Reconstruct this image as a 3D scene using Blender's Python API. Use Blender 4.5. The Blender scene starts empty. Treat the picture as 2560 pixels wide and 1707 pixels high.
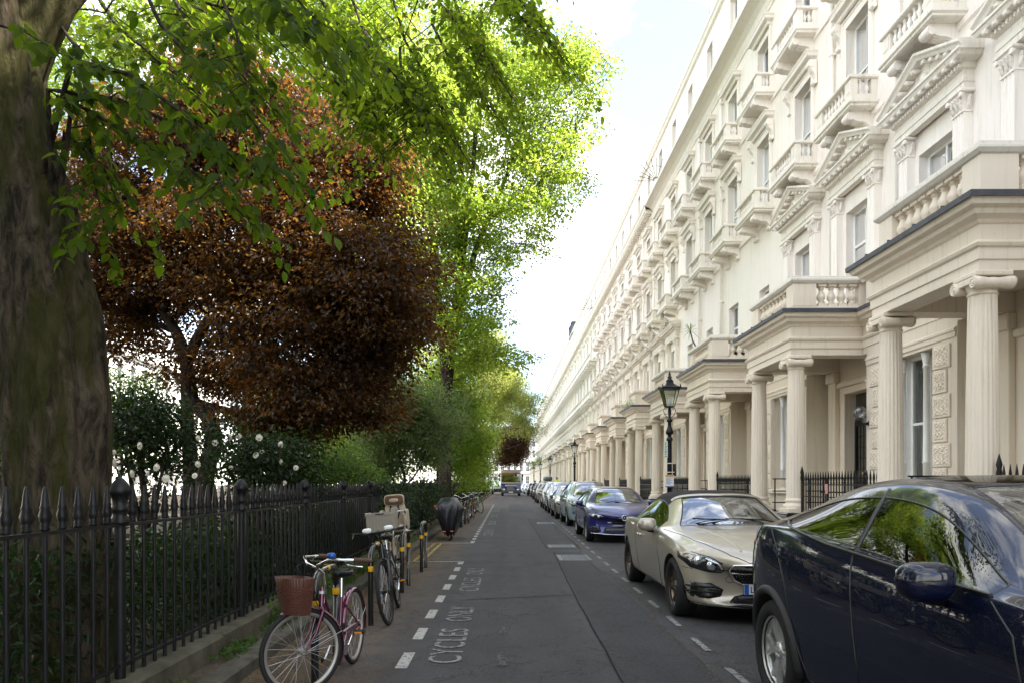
import bpy, bmesh, math, random
import numpy as np
from mathutils import Vector, Matrix
from mathutils import noise as mnoise
from mathutils.bvhtree import BVHTree
from mathutils.geometry import delaunay_2d_cdt
R = math.radians
random.seed(7)
rng = np.random.default_rng(11)
scene = bpy.context.scene
COL = scene.collection
# ------------------------------------------------------------------ camera
cam_d = bpy.data.cameras.new("camera")
cam = bpy.data.objects.new("camera", cam_d)
COL.objects.link(cam)
cam.location = (0, 0, 1.5)
cam.rotation_euler = (R(90), 0, 0)
cam_d.sensor_width = 36
cam_d.lens = 25.03
cam_d.shift_x = 0.00625
cam_d.shift_y = 0.1387
cam_d.clip_start = 0.05
cam_d.clip_end = 6000
scene.camera = cam
# ------------------------------------------------------------------ light
SUN_DIR = Vector((0.56, -0.10, 0.785)).normalized()      # towards the sun: high over the terrace
sun_d = bpy.data.lights.new("sun", 'SUN')
sun_d.energy = 3.7
sun_d.angle = R(0.6)
sun_d.color = (1.0, 0.93, 0.80)
sun = bpy.data.objects.new("sun", sun_d)
COL.objects.link(sun)
sun.rotation_euler = SUN_DIR.to_track_quat('Z', 'Y').to_euler()
world = bpy.data.worlds.new("World")
scene.world = world
world.use_nodes = True
wn = world.node_tree
wn.nodes.clear()
w_out = wn.nodes.new("ShaderNodeOutputWorld")
w_bg = wn.nodes.new("ShaderNodeBackground")
w_sky = wn.nodes.new("ShaderNodeTexSky")
w_sky.sky_type = 'NISHITA'
w_sky.sun_disc = False
w_sky.sun_elevation = math.asin(SUN_DIR.z)
w_sky.sun_rotation = math.atan2(SUN_DIR.x, SUN_DIR.y)
w_sky.air_density = 1.0
w_sky.dust_density = 0.4
w_tc = wn.nodes.new("ShaderNodeTexCoord")
w_map = wn.nodes.new("ShaderNodeMapping")
w_map.inputs['Scale'].default_value = (1.0, 1.0, 2.2)
w_map.inputs['Location'].default_value = (0.35, 0.1, 0.55)
w_no = wn.nodes.new("ShaderNodeTexNoise")
w_no.inputs['Scale'].default_value = 3.4
w_no.inputs['Detail'].default_value = 9
w_no.inputs['Roughness'].default_value = 0.55
w_ramp = wn.nodes.new("ShaderNodeValToRGB")
w_ramp.color_ramp.elements[0].position = 0.44
w_ramp.color_ramp.elements[1].position = 0.62
w_mix = wn.nodes.new("ShaderNodeMix")
w_mix.data_type = 'RGBA'
CLOUD = (9.3, 9.1, 8.7, 1)
w_ramp.color_ramp.elements[0].color = (.085, .085, .085, 1)
w_mix.inputs[7].default_value = CLOUD
wn.links.new(w_tc.outputs['Generated'], w_map.inputs['Vector'])
wn.links.new(w_map.outputs[0], w_no.inputs['Vector'])
wn.links.new(w_no.outputs['Fac'], w_ramp.inputs['Fac'])
wn.links.new(w_ramp.outputs['Color'], w_mix.inputs[0])
wn.links.new(w_sky.outputs['Color'], w_mix.inputs[6])
wn.links.new(w_mix.outputs[2], w_bg.inputs['Color'])
w_bg.inputs['Strength'].default_value = 0.088
wn.links.new(w_bg.outputs[0], w_out.inputs[0])
vs = scene.view_settings
vs.view_transform = 'Standard'
vs.look = 'None'
vs.gamma = 1
vs.use_curve_mapping = False
vs.exposure = 2.42
scene.cycles.max_bounces = 7
scene.cycles.diffuse_bounces = 4
scene.cycles.glossy_bounces = 4
scene.cycles.transmission_bounces = 6
scene.cycles.transparent_max_bounces = 16
scene.cycles.caustics_reflective = False
scene.cycles.caustics_refractive = False
scene.cycles.sample_clamp_indirect = 6
# ------------------------------------------------------------------ materials
MATS = {}
def new_mat(name):
 m = bpy.data.materials.new(name)
 m.use_nodes = True
 nt = m.node_tree
 b = nt.nodes["Principled BSDF"]
 return m, nt, b
def N(nt, t, **kw):
 n = nt.nodes.new(t)
 for k, v in kw.items():
  if k in n.inputs:
   n.inputs[k].default_value = v
  else:
   setattr(n, k, v)
 return n
def noise(nt, scale, detail=4, rough=0.55, vec=None, dist=0.0):
 n = N(nt, "ShaderNodeTexNoise", Scale=scale, Detail=detail, Roughness=rough, Distortion=dist)
 if vec is not None:
  nt.links.new(vec, n.inputs['Vector'])
 return n.outputs['Fac']
def ramp(nt, fac, stops):
 r = nt.nodes.new("ShaderNodeValToRGB")
 cr = r.color_ramp
 while len(cr.elements) < len(stops):
  cr.elements.new(0.5)
 for e, (p, c) in zip(cr.elements, stops):
  e.position = p
  e.color = c if len(c) == 4 else (*c, 1)
 nt.links.new(fac, r.inputs['Fac'])
 return r.outputs['Color']
def mix(nt, fac, a, b, blend='MIX'):
 m = nt.nodes.new("ShaderNodeMix")
 m.data_type = 'RGBA'
 m.blend_type = blend
 for sock, v in ((m.inputs[0], fac), (m.inputs[6], a), (m.inputs[7], b)):
  if isinstance(v, (int, float)):
   sock.default_value = v
  elif isinstance(v, tuple):
   sock.default_value = v if len(v) == 4 else (*v, 1)
  else:
   nt.links.new(v, sock)
 return m.outputs[2]
def coords(nt, kind='Object', scale=(1, 1, 1)):
 tc = nt.nodes.new("ShaderNodeTexCoord")
 mp = nt.nodes.new("ShaderNodeMapping")
 mp.inputs['Scale'].default_value = scale
 nt.links.new(tc.outputs[kind], mp.inputs['Vector'])
 return mp.outputs[0]
def world_pos(nt, scale=(1, 1, 1)):
 g = nt.nodes.new("ShaderNodeNewGeometry")
 mp = nt.nodes.new("ShaderNodeMapping")
 mp.inputs['Scale'].default_value = scale
 nt.links.new(g.outputs['Position'], mp.inputs['Vector'])
 return mp.outputs[0]
def bump(nt, b, height, strength=0.3, dist=0.01):
 bp = N(nt, "ShaderNodeBump", Strength=strength, Distance=dist)
 nt.links.new(height, bp.inputs['Height'])
 nt.links.new(bp.outputs[0], b.inputs['Normal'])
def simple(name, col, rough=0.5, metal=0.0, var=0.12, nscale=6.0, spec=0.5, coat=0.0, bumpv=0.0, bscale=40.0):
 """plain painted / metal surface with a little unevenness"""
 if name in MATS:
  return MATS[name]
 m, nt, b = new_mat(name)
 v = world_pos(nt)
 n = noise(nt, nscale, 5, 0.6, v)
 dark = tuple(c * (1 - var) for c in col)
 lite = tuple(min(1, c * (1 + var)) for c in col)
 nt.links.new(ramp(nt, n, [(0.3, dark), (0.7, lite)]), b.inputs['Base Color'])
 b.inputs['Roughness'].default_value = rough
 b.inputs['Metallic'].default_value = metal
 b.inputs['Specular IOR Level'].default_value = spec
 b.inputs['Coat Weight'].default_value = coat
 b.inputs['Coat Roughness'].default_value = 0.03
 if bumpv:
  bump(nt, b, noise(nt, bscale, 4, 0.6, v), bumpv, 0.01)
 MATS[name] = m
 return m
def stucco(name, col, dirt=0.35):
 """painted stucco: object colour tints it per house, faint vertical streaks and grime"""
 m, nt, b = new_mat(name)
 oi = nt.nodes.new("ShaderNodeObjectInfo")
 v = world_pos(nt)
 streak = noise(nt, 2.2, 7, 0.7, world_pos(nt, (5.0, 5.0, 0.30)))
 blot = noise(nt, 0.9, 5, 0.6, v)
 fine = noise(nt, 14, 5, 0.7, v)
 base = mix(nt, 1.0, col, oi.outputs['Color'], 'MULTIPLY')
 c1 = mix(nt, ramp(nt, streak, [(0.53, (0, 0, 0)), (0.74, (dirt, dirt, dirt))]), base, (0.42, 0.37, 0.28))
 c2 = mix(nt, ramp(nt, blot, [(0.3, (0.0, 0.0, 0.0)), (0.75, (0.16, 0.16, 0.16))]), c1, (0.70, 0.60, 0.45))
 c3 = mix(nt, ramp(nt, fine, [(0.60, (0, 0, 0)), (0.76, (0.2, 0.2, 0.2))]), c2, (0.30, 0.27, 0.21))
 nt.links.new(c3, b.inputs['Base Color'])
 b.inputs['Roughness'].default_value = 0.62
 b.inputs['Specular IOR Level'].default_value = 0.3
 bump(nt, b, noise(nt, 30, 5, 0.7, v), 0.12, 0.01)
 MATS[name] = m
 return m
def leaf_mat(name, cols, trans, tfac=0.45, rough=0.45, spec=0.3):
 """leaf: per-leaf attribute 'tint' picks the colour, light comes through"""
 m, nt, b = new_mat(name)
 at = N(nt, "ShaderNodeAttribute", attribute_name="tint")
 n = len(cols)
 c = ramp(nt, at.outputs['Fac'], [(i / (n - 1), cc) for i, cc in enumerate(cols)])
 nt.links.new(c, b.inputs['Base Color'])
 b.inputs['Roughness'].default_value = rough
 b.inputs['Specular IOR Level'].default_value = spec
 t = nt.nodes.new("ShaderNodeBsdfTranslucent")
 ct = ramp(nt, at.outputs['Fac'], [(i / (len(trans) - 1), cc) for i, cc in enumerate(trans)])
 nt.links.new(ct, t.inputs['Color'])
 ms = nt.nodes.new("ShaderNodeMixShader")
 ms.inputs[0].default_value = tfac
 nt.links.new(b.outputs[0], ms.inputs[1])
 nt.links.new(t.outputs[0], ms.inputs[2])
 nt.links.new(ms.outputs[0], nt.nodes["Material Output"].inputs['Surface'])
 MATS[name] = m
 return m
def glass(name, tint=(0.6, 0.65, 0.65), refl=0.12, rough=0.02, wavy=0.0, top=0.95):
 """thin pane: tinted see-through plus a mirror-like reflection that grows at grazing angles"""
 m, nt, b = new_mat(name)
 nt.nodes.remove(b)
 tr = nt.nodes.new("ShaderNodeBsdfTransparent")
 tr.inputs[0].default_value = (*tint, 1)
 gl = nt.nodes.new("ShaderNodeBsdfGlossy")
 gl.inputs['Roughness'].default_value = rough
 gl.inputs['Color'].default_value = (0.95, 0.97, 1, 1)
 lw = N(nt, "ShaderNodeLayerWeight", Blend=0.35)
 mr = N(nt, "ShaderNodeMapRange")
 mr.inputs['To Min'].default_value = refl
 mr.inputs['To Max'].default_value = top
 nt.links.new(lw.outputs['Fresnel'], mr.inputs['Value'])
 if wavy:
  bp = N(nt, "ShaderNodeBump", Strength=wavy, Distance=0.02)
  nt.links.new(noise(nt, 3.0, 2, 0.5, world_pos(nt)), bp.inputs['Height'])
  nt.links.new(bp.outputs[0], gl.inputs['Normal'])
 ms = nt.nodes.new("ShaderNodeMixShader")
 nt.links.new(mr.outputs[0], ms.inputs[0])
 nt.links.new(tr.outputs[0], ms.inputs[1])
 nt.links.new(gl.outputs[0], ms.inputs[2])
 nt.links.new(ms.outputs[0], nt.nodes["Material Output"].inputs['Surface'])
 MATS[name] = m
 return m
def car_paint(name, col, metal=0.0, rough=0.35, flake=0.0, dust=0.0):
 m, nt, b = new_mat(name)
 v = world_pos(nt)
 base = mix(nt, noise(nt, 220, 2, 0.5, v), tuple(c * (1 - flake) for c in col), tuple(min(1, c * (1 + flake)) for c in col))
 if dust:
  g = nt.nodes.new("ShaderNodeNewGeometry")
  sx = nt.nodes.new("ShaderNodeSeparateXYZ")
  nt.links.new(g.outputs['Normal'], sx.inputs[0])
  up = ramp(nt, sx.outputs['Z'], [(0.35, (0, 0, 0)), (0.95, (dust, dust, dust))])
  sp = ramp(nt, noise(nt, 9, 8, 0.75, v), [(0.35, (0.3, 0.3, 0.3)), (0.7, (1, 1, 1))])
  f = mix(nt, 1.0, up, sp, 'MULTIPLY')
  base = mix(nt, f, base, (0.34, 0.30, 0.23))
  rr = mix(nt, f, (rough, rough, rough), (0.8, 0.8, 0.8))
  nt.links.new(rr, b.inputs['Roughness'])
  cw = mix(nt, f, (1, 1, 1), (0.15, 0.15, 0.15))
  nt.links.new(cw, b.inputs['Coat Weight'])
 else:
  b.inputs['Roughness'].default_value = rough
  b.inputs['Coat Weight'].default_value = 1.0
 nt.links.new(base, b.inputs['Base Color'])
 b.inputs['Metallic'].default_value = metal
 b.inputs['Specular IOR Level'].default_value = 0.5 if metal > .1 else 0.08
 b.inputs['Coat Roughness'].default_value = 0.015
 MATS[name] = m
 return m
# ------------------------------------------------------------------ mesh builder
class MB:
 def __init__(self):
  self.v = []; self.f = []; self.mi = []; self.sm = []
  self.T = None
 def add(self, verts, faces, mi=0, smooth=False):
  o = len(self.v)
  if self.T is not None:
   verts = [tuple(self.T @ Vector(q)) for q in verts]
  self.v.extend(verts)
  for f in faces:
   self.f.append(tuple(o + i for i in f))
   self.mi.append(mi); self.sm.append(smooth)
  return self
 def quad(self, a, b, c, d, mi=0):
  return self.add([a, b, c, d], [(0, 1, 2, 3)], mi)
 def poly(self, pts, mi=0):
  return self.add(pts, [tuple(range(len(pts)))], mi)
 def box(self, x0, x1, y0, y1, z0, z1, mi=0, c=0.0):
  if x0 > x1: x0, x1 = x1, x0
  if y0 > y1: y0, y1 = y1, y0
  if z0 > z1: z0, z1 = z1, z0
  if c <= 0:
   v = [(x0, y0, z0), (x1, y0, z0), (x1, y1, z0), (x0, y1, z0), (x0, y0, z1), (x1, y0, z1), (x1, y1, z1), (x0, y1, z1)]
   f = [(0, 3, 2, 1), (4, 5, 6, 7), (0, 1, 5, 4), (1, 2, 6, 5), (2, 3, 7, 6), (3, 0, 4, 7)]
   return self.add(v, f, mi)
  c = min(c, (x1 - x0) * .45, (y1 - y0) * .45, (z1 - z0) * .45)
  v = []; idx = {}
  for sx in (0, 1):
   for sy in (0, 1):
    for sz in (0, 1):
     X = (x0, x1)[sx]; Y = (y0, y1)[sy]; Z = (z0, z1)[sz]
     dx = c if sx == 0 else -c; dy = c if sy == 0 else -c; dz = c if sz == 0 else -c
     for ax, q in (('x', (X, Y + dy, Z + dz)), ('y', (X + dx, Y, Z + dz)), ('z', (X + dx, Y + dy, Z))):
      idx[(sx, sy, sz, ax)] = len(v); v.append(q)
  g = lambda a, b, d, ax: idx[(a, b, d, ax)]
  f = []
  for s in (0, 1):
   q = [g(s, 0, 0, 'x'), g(s, 1, 0, 'x'), g(s, 1, 1, 'x'), g(s, 0, 1, 'x')]; f.append(q if s else q[::-1])
   q = [g(0, s, 0, 'y'), g(0, s, 1, 'y'), g(1, s, 1, 'y'), g(1, s, 0, 'y')]; f.append(q if s else q[::-1])
   q = [g(0, 0, s, 'z'), g(1, 0, s, 'z'), g(1, 1, s, 'z'), g(0, 1, s, 'z')]; f.append(q if s else q[::-1])
  for a in (0, 1):
   for b in (0, 1):
    q = [g(a, b, 0, 'x'), g(a, b, 1, 'x'), g(a, b, 1, 'y'), g(a, b, 0, 'y')]; f.append(q if a != b else q[::-1])
    q = [g(a, 0, b, 'x'), g(a, 1, b, 'x'), g(a, 1, b, 'z'), g(a, 0, b, 'z')]; f.append(q if a == b else q[::-1])
    q = [g(0, a, b, 'y'), g(1, a, b, 'y'), g(1, a, b, 'z'), g(0, a, b, 'z')]; f.append(q if a != b else q[::-1])
  for a in (0, 1):
   for b in (0, 1):
    for d in (0, 1):
     q = [g(a, b, d, 'x'), g(a, b, d, 'y'), g(a, b, d, 'z')]
     f.append(q if (a + b + d) % 2 == 1 else q[::-1])
  return self.add(v, f, mi)
 def tube(self, pts, r, n=8, mi=0, cap=True, smooth=True, closed=False):
  pts = [Vector(p) for p in pts]
  m = len(pts)
  rs = r if hasattr(r, '__len__') else [r] * m
  verts = []; faces = []
  up = None
  for i, p in enumerate(pts):
   if closed:
    t = (pts[(i + 1) % m] - pts[i - 1])
   else:
    t = pts[min(i + 1, m - 1)] - pts[max(i - 1, 0)]
   if t.length < 1e-9: t = Vector((0, 0, 1))
   t.normalize()
   if up is None:
    up = Vector((0, 0, 1)) if abs(t.z) < 0.9 else Vector((1, 0, 0))
   a = t.cross(up)
   if a.length < 1e-4:
    a = t.cross(Vector((0.3, 1, 0.2)))
   a.normalize(); b = a.cross(t).normalized(); up = b
   for k in range(n):
    an = 2 * math.pi * k / n
    verts.append(tuple(p + (a * math.cos(an) + b * math.sin(an)) * rs[i]))
  for i in range(m if closed else m - 1):
   j = (i + 1) % m
   for k in range(n):
    l = (k + 1) % n
    faces.append((i * n + k, j * n + k, j * n + l, i * n + l))
  self.add(verts, faces, mi, smooth)
  if cap and not closed:
   self.add(verts[:n], [tuple(range(n))], mi)
   self.add(verts[-n:], [tuple(range(n))[::-1]], mi)
  return self
 def lathe(self, prof, n=16, c=(0, 0, 0), axis='z', mi=0, smooth=True, cap=True, rfun=None):
  """prof: (r, h) along axis"""
  verts = []; faces = []
  for i, (r, h) in enumerate(prof):
   for k in range(n):
    an = 2 * math.pi * k / n
    rr = r * (rfun(an, i) if rfun else 1)
    a, b = rr * math.cos(an), rr * math.sin(an)
    if axis == 'z': q = (c[0] + a, c[1] + b, c[2] + h)
    elif axis == 'x': q = (c[0] + h, c[1] + a, c[2] + b)
    else: q = (c[0] + b, c[1] + h, c[2] + a)
    verts.append(q)
  for i in range(len(prof) - 1):
   for k in range(n):
    l = (k + 1) % n
    faces.append((i * n + k, i * n + l, (i + 1) * n + l, (i + 1) * n + k))
  self.add(verts, faces, mi, smooth)
  if cap:
   if prof[0][0] > 1e-5: self.add(verts[:n], [tuple(range(n))[::-1]], mi)
   if prof[-1][0] > 1e-5: self.add(verts[-n:], [tuple(range(n))], mi)
  return self
 def sweep(self, path, prof, mi=0, closed_prof=True, caps=True, side=1, closed=False, smooth=False):
  """path: plan points (x, y); prof: (outward offset, z); mitred corners"""
  m = len(path); P = [Vector((p[0], p[1])) for p in path]
  mit = []
  for i in range(m):
   segs = []
   if i > 0 or closed:
    d = (P[i] - P[i - 1]).normalized(); segs.append(Vector((d.y, -d.x)) * side)
   if i < m - 1 or closed:
    d = (P[(i + 1) % m] - P[i]).normalized(); segs.append(Vector((d.y, -d.x)) * side)
   if len(segs) == 2:
    s = segs[0] + segs[1]
    s = s / max(0.15, s.dot(segs[0]))
   else:
    s = segs[0]
   mit.append(s)
  k = len(prof); verts = []; faces = []
  for i in range(m):
   for d, z in prof:
    q = P[i] + mit[i] * d
    verts.append((q.x, q.y, z))
  kk = k if closed_prof else k - 1
  for i in range(m if closed else m - 1):
   j = (i + 1) % m
   for a in range(kk):
    b = (a + 1) % k
    faces.append((i * k + a, j * k + a, j * k + b, i * k + b))
  self.add(verts, faces, mi, smooth)
  if caps and closed_prof and not closed:
   self.add(verts[:k], [tuple(range(k))], mi)
   self.add(verts[-k:], [tuple(range(k))[::-1]], mi)
  return self
 def prism(self, pts, axis, a0, a1, mi=0, smooth=False):
  """2-D outline extruded along an axis: axis 'x': pts=(y,z); 'y': pts=(x,z); 'z': pts=(x,y)"""
  def q(p, a):
   return {'x': (a, p[0], p[1]), 'y': (p[0], a, p[1]), 'z': (p[0], p[1], a)}[axis]
  n = len(pts)
  v = [q(p, a0) for p in pts] + [q(p, a1) for p in pts]
  self.add(v, [(i, (i + 1) % n, n + (i + 1) % n, n + i) for i in range(n)], mi, smooth)
  self.add(v[:n], [tuple(range(n))[::-1]], mi)
  self.add(v[n:], [tuple(range(n))], mi)
  return self
 def sphere(self, c, r, n=12, m=8, mi=0, sc=(1, 1, 1)):
  prof = [(max(1e-6, r * math.sin(math.pi * i / m)), -r * math.cos(math.pi * i / m)) for i in range(m + 1)]
  verts = []
  o = MB(); o.lathe(prof, n, (0, 0, 0), cap=False)
  return self.add([(c[0] + x * sc[0], c[1] + y * sc[1], c[2] + z * sc[2]) for x, y, z in o.v], o.f, mi, True)
 def join(self, other, off=(0, 0, 0), mi=None):
  o = len(self.v)
  vv = [(x + off[0], y + off[1], z + off[2]) for x, y, z in other.v]
  if self.T is not None:
   vv = [tuple(self.T @ Vector(q)) for q in vv]
  self.v.extend(vv)
  for f, m_, s in zip(other.f, other.mi, other.sm):
   self.f.append(tuple(o + i for i in f)); self.mi.append(m_ if mi is None else mi); self.sm.append(s)
  return self
 def mesh(self, name, mats, fix=True):
  me = bpy.data.meshes.new(name)
  me.from_pydata(self.v, [], self.f)
  for m in (mats if isinstance(mats, (list, tuple)) else [mats]):
   me.materials.append(m)
  me.polygons.foreach_set('material_index', self.mi)
  me.polygons.foreach_set('use_smooth', self.sm)
  if fix:
   bm = bmesh.new(); bm.from_mesh(me)
   bmesh.ops.remove_doubles(bm, verts=bm.verts, dist=1e-5)
   bmesh.ops.recalc_face_normals(bm, faces=bm.faces)
   bm.to_mesh(me); bm.free()
  me.update()
  return me
def obj(name, me, parent=None, loc=(0, 0, 0), rot=None, color=None, kind=None, scale=None):
 if isinstance(me, tuple):
  me = me[0].mesh(name, me[1])
 o = bpy.data.objects.new(name, me)
 COL.objects.link(o)
 o.location = loc
 if rot is not None: o.rotation_euler = rot
 if scale is not None: o.scale = scale
 if parent is not None: o.parent = parent
 if color is not None: o.color = (*color[:3], 1)
 if kind: o['kind'] = kind
 return o
def thing(name, label, cat, loc=(0, 0, 0), rotz=0.0, group=None, scale=None):
 o = bpy.data.objects.new(name, None)
 COL.objects.link(o)
 o.empty_display_size = 0.2
 o.location = loc; o.rotation_euler = (0, 0, rotz)
 if scale: o.scale = (scale,) * 3
 o['label'] = label; o['category'] = cat
 if group: o['group'] = group
 return o
def tag(o, label, cat, group=None):
 o['label'] = label; o['category'] = cat
 if group: o['group'] = group
 return o
def struct(name, me, parent=None, **kw):
 o = obj(name, me, parent, **kw)
 if parent is None: o['kind'] = 'structure'
 return o
def dup(root, loc, rotz=None, label=None, group=None, scale=None):
 """a copy of a thing with copies of its parts and sub-parts (mesh data shared)"""
 r = root.copy(); COL.objects.link(r)
 r.location = loc
 if rotz is not None: r.rotation_euler = (0, 0, rotz)
 if scale: r.scale = (scale,) * 3
 if label: r['label'] = label
 if group: r['group'] = group
 for ch in list(root.children):
  c = ch.copy(); COL.objects.link(c); c.parent = r
  for g in ch.children:
   d = g.copy(); COL.objects.link(d); d.parent = c
 return r
def arc(c, r, a0, a1, n, plane='xz'):
 out = []
 for i in range(n + 1):
  a = R(a0 + (a1 - a0) * i / n)
  u, w = r * math.cos(a), r * math.sin(a)
  if plane == 'xz': out.append((c[0] + u, c[1], c[2] + w))
  elif plane == 'yz': out.append((c[0], c[1] + u, c[2] + w))
  else: out.append((c[0] + u, c[1] + w, c[2]))
 return out
def text_mesh(s, size, name="lettering", depth=0.0, spacing=1.0, align='LEFT', width=None):
 """flat lettering as a mesh in its own xy plane"""
 cu = bpy.data.curves.new(name, 'FONT')
 cu.body = s; cu.size = size; cu.space_character = spacing
 cu.align_x = align; cu.extrude = depth
 o = bpy.data.objects.new(name, cu)
 COL.objects.link(o)
 dg = bpy.context.evaluated_depsgraph_get()
 me = bpy.data.meshes.new_from_object(o.evaluated_get(dg))
 COL.objects.unlink(o); bpy.data.objects.remove(o); bpy.data.curves.remove(cu)
 if width:
  xs = [v.co.x for v in me.vertices]
  w0 = max(xs) - min(xs); x0 = min(xs)
  for v in me.vertices:
   v.co.x = (v.co.x - x0) * width / w0
 return me
# ------------------------------------------------------------------ shared materials
M_ST_UP = stucco("stucco_white", (0.87, 0.828, 0.785, 1), 0.42)
M_ST_LO = stucco("stucco_cream", (0.825, 0.74, 0.63, 1), 0.42)
M_ST_WEATHER = stucco("stucco_weathered", (0.78, 0.745, 0.68, 1), 0.75)
M_LEAD = simple("lead_sheet", (0.075, 0.08, 0.095), 0.55, 0.3, 0.35, 5, 0.5, bumpv=0.15)
M_WOODW = simple("white_paintwork", (0.82, 0.82, 0.80), 0.4, 0, 0.04)
M_IRON = simple("black_ironwork", (0.009, 0.009, 0.0095), 0.42, 0, 0.5, 14, 0.3, bumpv=0.12, bscale=60)
M_BLACK = simple("black_gloss_paint", (0.012, 0.011, 0.011), 0.22, 0, 0.3)
M_DARK = simple("dark_interior", (0.035, 0.032, 0.03), 0.8, 0, 0.3, 2)
M_BLIND = simple("window_blind", (0.50, 0.49, 0.46), 0.8, 0, 0.08, 12)
M_CURT = simple("net_curtain", (0.62, 0.61, 0.57), 0.9, 0, 0.1, 20)
M_PANE = glass("window_glass", (0.80, 0.84, 0.84), 0.16, 0.012, 0.02)
M_BRASS = simple("brass", (0.75, 0.55, 0.2), 0.25, 1.0, 0.1)
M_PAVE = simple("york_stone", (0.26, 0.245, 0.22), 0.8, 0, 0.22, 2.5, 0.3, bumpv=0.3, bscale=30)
M_STEEL = simple("galvanised_steel", (0.55, 0.56, 0.58), 0.35, 1.0, 0.15, 10)
M_BRICK_STONE = simple("chimney_brick", (0.42, 0.35, 0.25), 0.85, 0, 0.25, 9)
FX = 8.6            # facade plane
PITCH = 6.33
Y0 = 11.03          # first portico axis
SD = -1
def wall(mb, y0, y1, z0, z1, ops, p=0.0, depth=0.28, mi=0, hidden_back=True):
 ys = sorted({y0, y1, *[o[0] for o in ops], *[o[1] for o in ops]})
 zs = sorted({z0, z1, *[o[2] for o in ops], *[o[3] for o in ops]})
 for i in range(len(ys) - 1):
  for j in range(len(zs) - 1):
   cy, cz = (ys[i] + ys[i + 1]) / 2, (zs[j] + zs[j + 1]) / 2
   if any(o[0] < cy < o[1] and o[2] < cz < o[3] for o in ops):
    continue
   mb.quad((-p, ys[i], zs[j]), (-p, ys[i], zs[j + 1]), (-p, ys[i + 1], zs[j + 1]), (-p, ys[i + 1], zs[j]), mi)
 for a, b, c, d in ops:
  q = -p + depth
  mb.quad((-p, a, c), (q, a, c), (q, a, d), (-p, a, d), mi)
  mb.quad((-p, b, d), (q, b, d), (q, b, c), (-p, b, c), mi)
  mb.quad((-p, a, d), (q, a, d), (q, b, d), (-p, b, d), mi)
  mb.quad((-p, b, c), (q, b, c), (q, a, c), (-p, a, c), mi)
def column_mb(r=0.2, z0=0.85, z1=4.38):
 mb = MB()
 mb.box(-r * 1.42, r * 1.42, -r * 1.42, r * 1.42, z0, z0 + .1, 0, .008)
 base = [(r * 1.36, .1), (r * 1.42, .14), (r * 1.36, .19), (r * 1.14, .2), (r * 1.1, .235), (r * 1.22, .26), (r * 1.24, .285), (r * 1.1, .31), (r * 1.06, .33)]
 mb.lathe([(a, z0 + h) for a, h in base], 24, cap=False)
 nf = 20
 def flute(an, i):
  t = (an * nf / (2 * math.pi)) % 1.0
  return 1.0 if (t < .2 or t > .8) else 1.0 - 0.075 * math.sin((t - .2) / .6 * math.pi)
 H = z1 - z0
 prof = [(r * (1.04 - .17 * (t ** 1.6)), z0 + .33 + (H - .33 - .3) * t) for t in (0, .15, .35, .6, .8, 1.0)]
 mb.lathe(prof, nf * 5, cap=False, rfun=flute, smooth=True)
 rt = r * .87
 mb.lathe([(rt, z1 - .3), (rt * 1.08, z1 - .29), (rt * 1.08, z1 - .27), (rt, z1 - .26), (rt * 1.0, z1 - .24), (rt * 1.22, z1 - .17), (rt * 1.25, z1 - .12), (rt * 1.1, z1 - .09)], 24)
 return mb
def capital_mb(r=0.2, z1=4.38):
 """Ionic capital: scroll faces to the street, rolls along the sides"""
 mb = MB()
 h = r * 1.28
 mb.box(-h, h, -h, h, z1 - .07, z1 - .002, 0, .012)
 vr = .092
 zc = z1 - .16
 for s in (-1, 1):
  cy = s * (h - .05)
  pr = [(vr * .82, -h - .012), (vr, -h), (vr * .97, -h + .05), (vr * .72, -.06), (vr * .80, -.03), (vr * .80, .03), (vr * .72, .06), (vr * .97, h - .05), (vr, h), (vr * .82, h + .012)]
  mb.lathe(pr, 18, (0, cy, zc), 'x')
  for e in (-1, 1):
   sp = []
   for k in range(29):
    t = k / 28; a = math.pi / 2 + t * 4.5 * math.pi; rr = vr * (.93 - .75 * t)
    sp.append((e * (h + .012), cy + s * rr * math.cos(a - math.pi), zc + rr * math.sin(a)))
   mb.tube(sp, .010, 5)
   mb.lathe([(.02, 0), (.018, .01), (.004, .018)] if e > 0 else [(.004, -.018), (.018, -.01), (.02, 0)], 8, (e * (h + .01), cy, zc), 'x')
 for e in (-1, 1):
  mb.box(*sorted((e * (h - .05), e * (h + .004))), -h + .05, h - .05, z1 - .165, z1 - .075, 0, .012)
 return mb
def baluster_mb(h=.5, r=.085, n=12):
 mb = MB()
 mb.box(-r * .95, r * .95, -r * .95, r * .95, 0, .06 * h / .5)
 mb.box(-r * .95, r * .95, -r * .95, r * .95, h - .055 * h / .5, h)
 k = h / .5
 mb.lathe([(r * .55, .06 * k), (r * .8, .085 * k), (r * .52, .11 * k), (r * .6, .13 * k), (r, .2 * k), (r * .93, .25 * k), (r * .62, .31 * k), (r * .46, .36 * k), (r * .5, .385 * k), (r * .75, .4 * k), (r * .52, .42 * k), (r * .8, .445 * k)], n, cap=False)
 return mb
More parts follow.
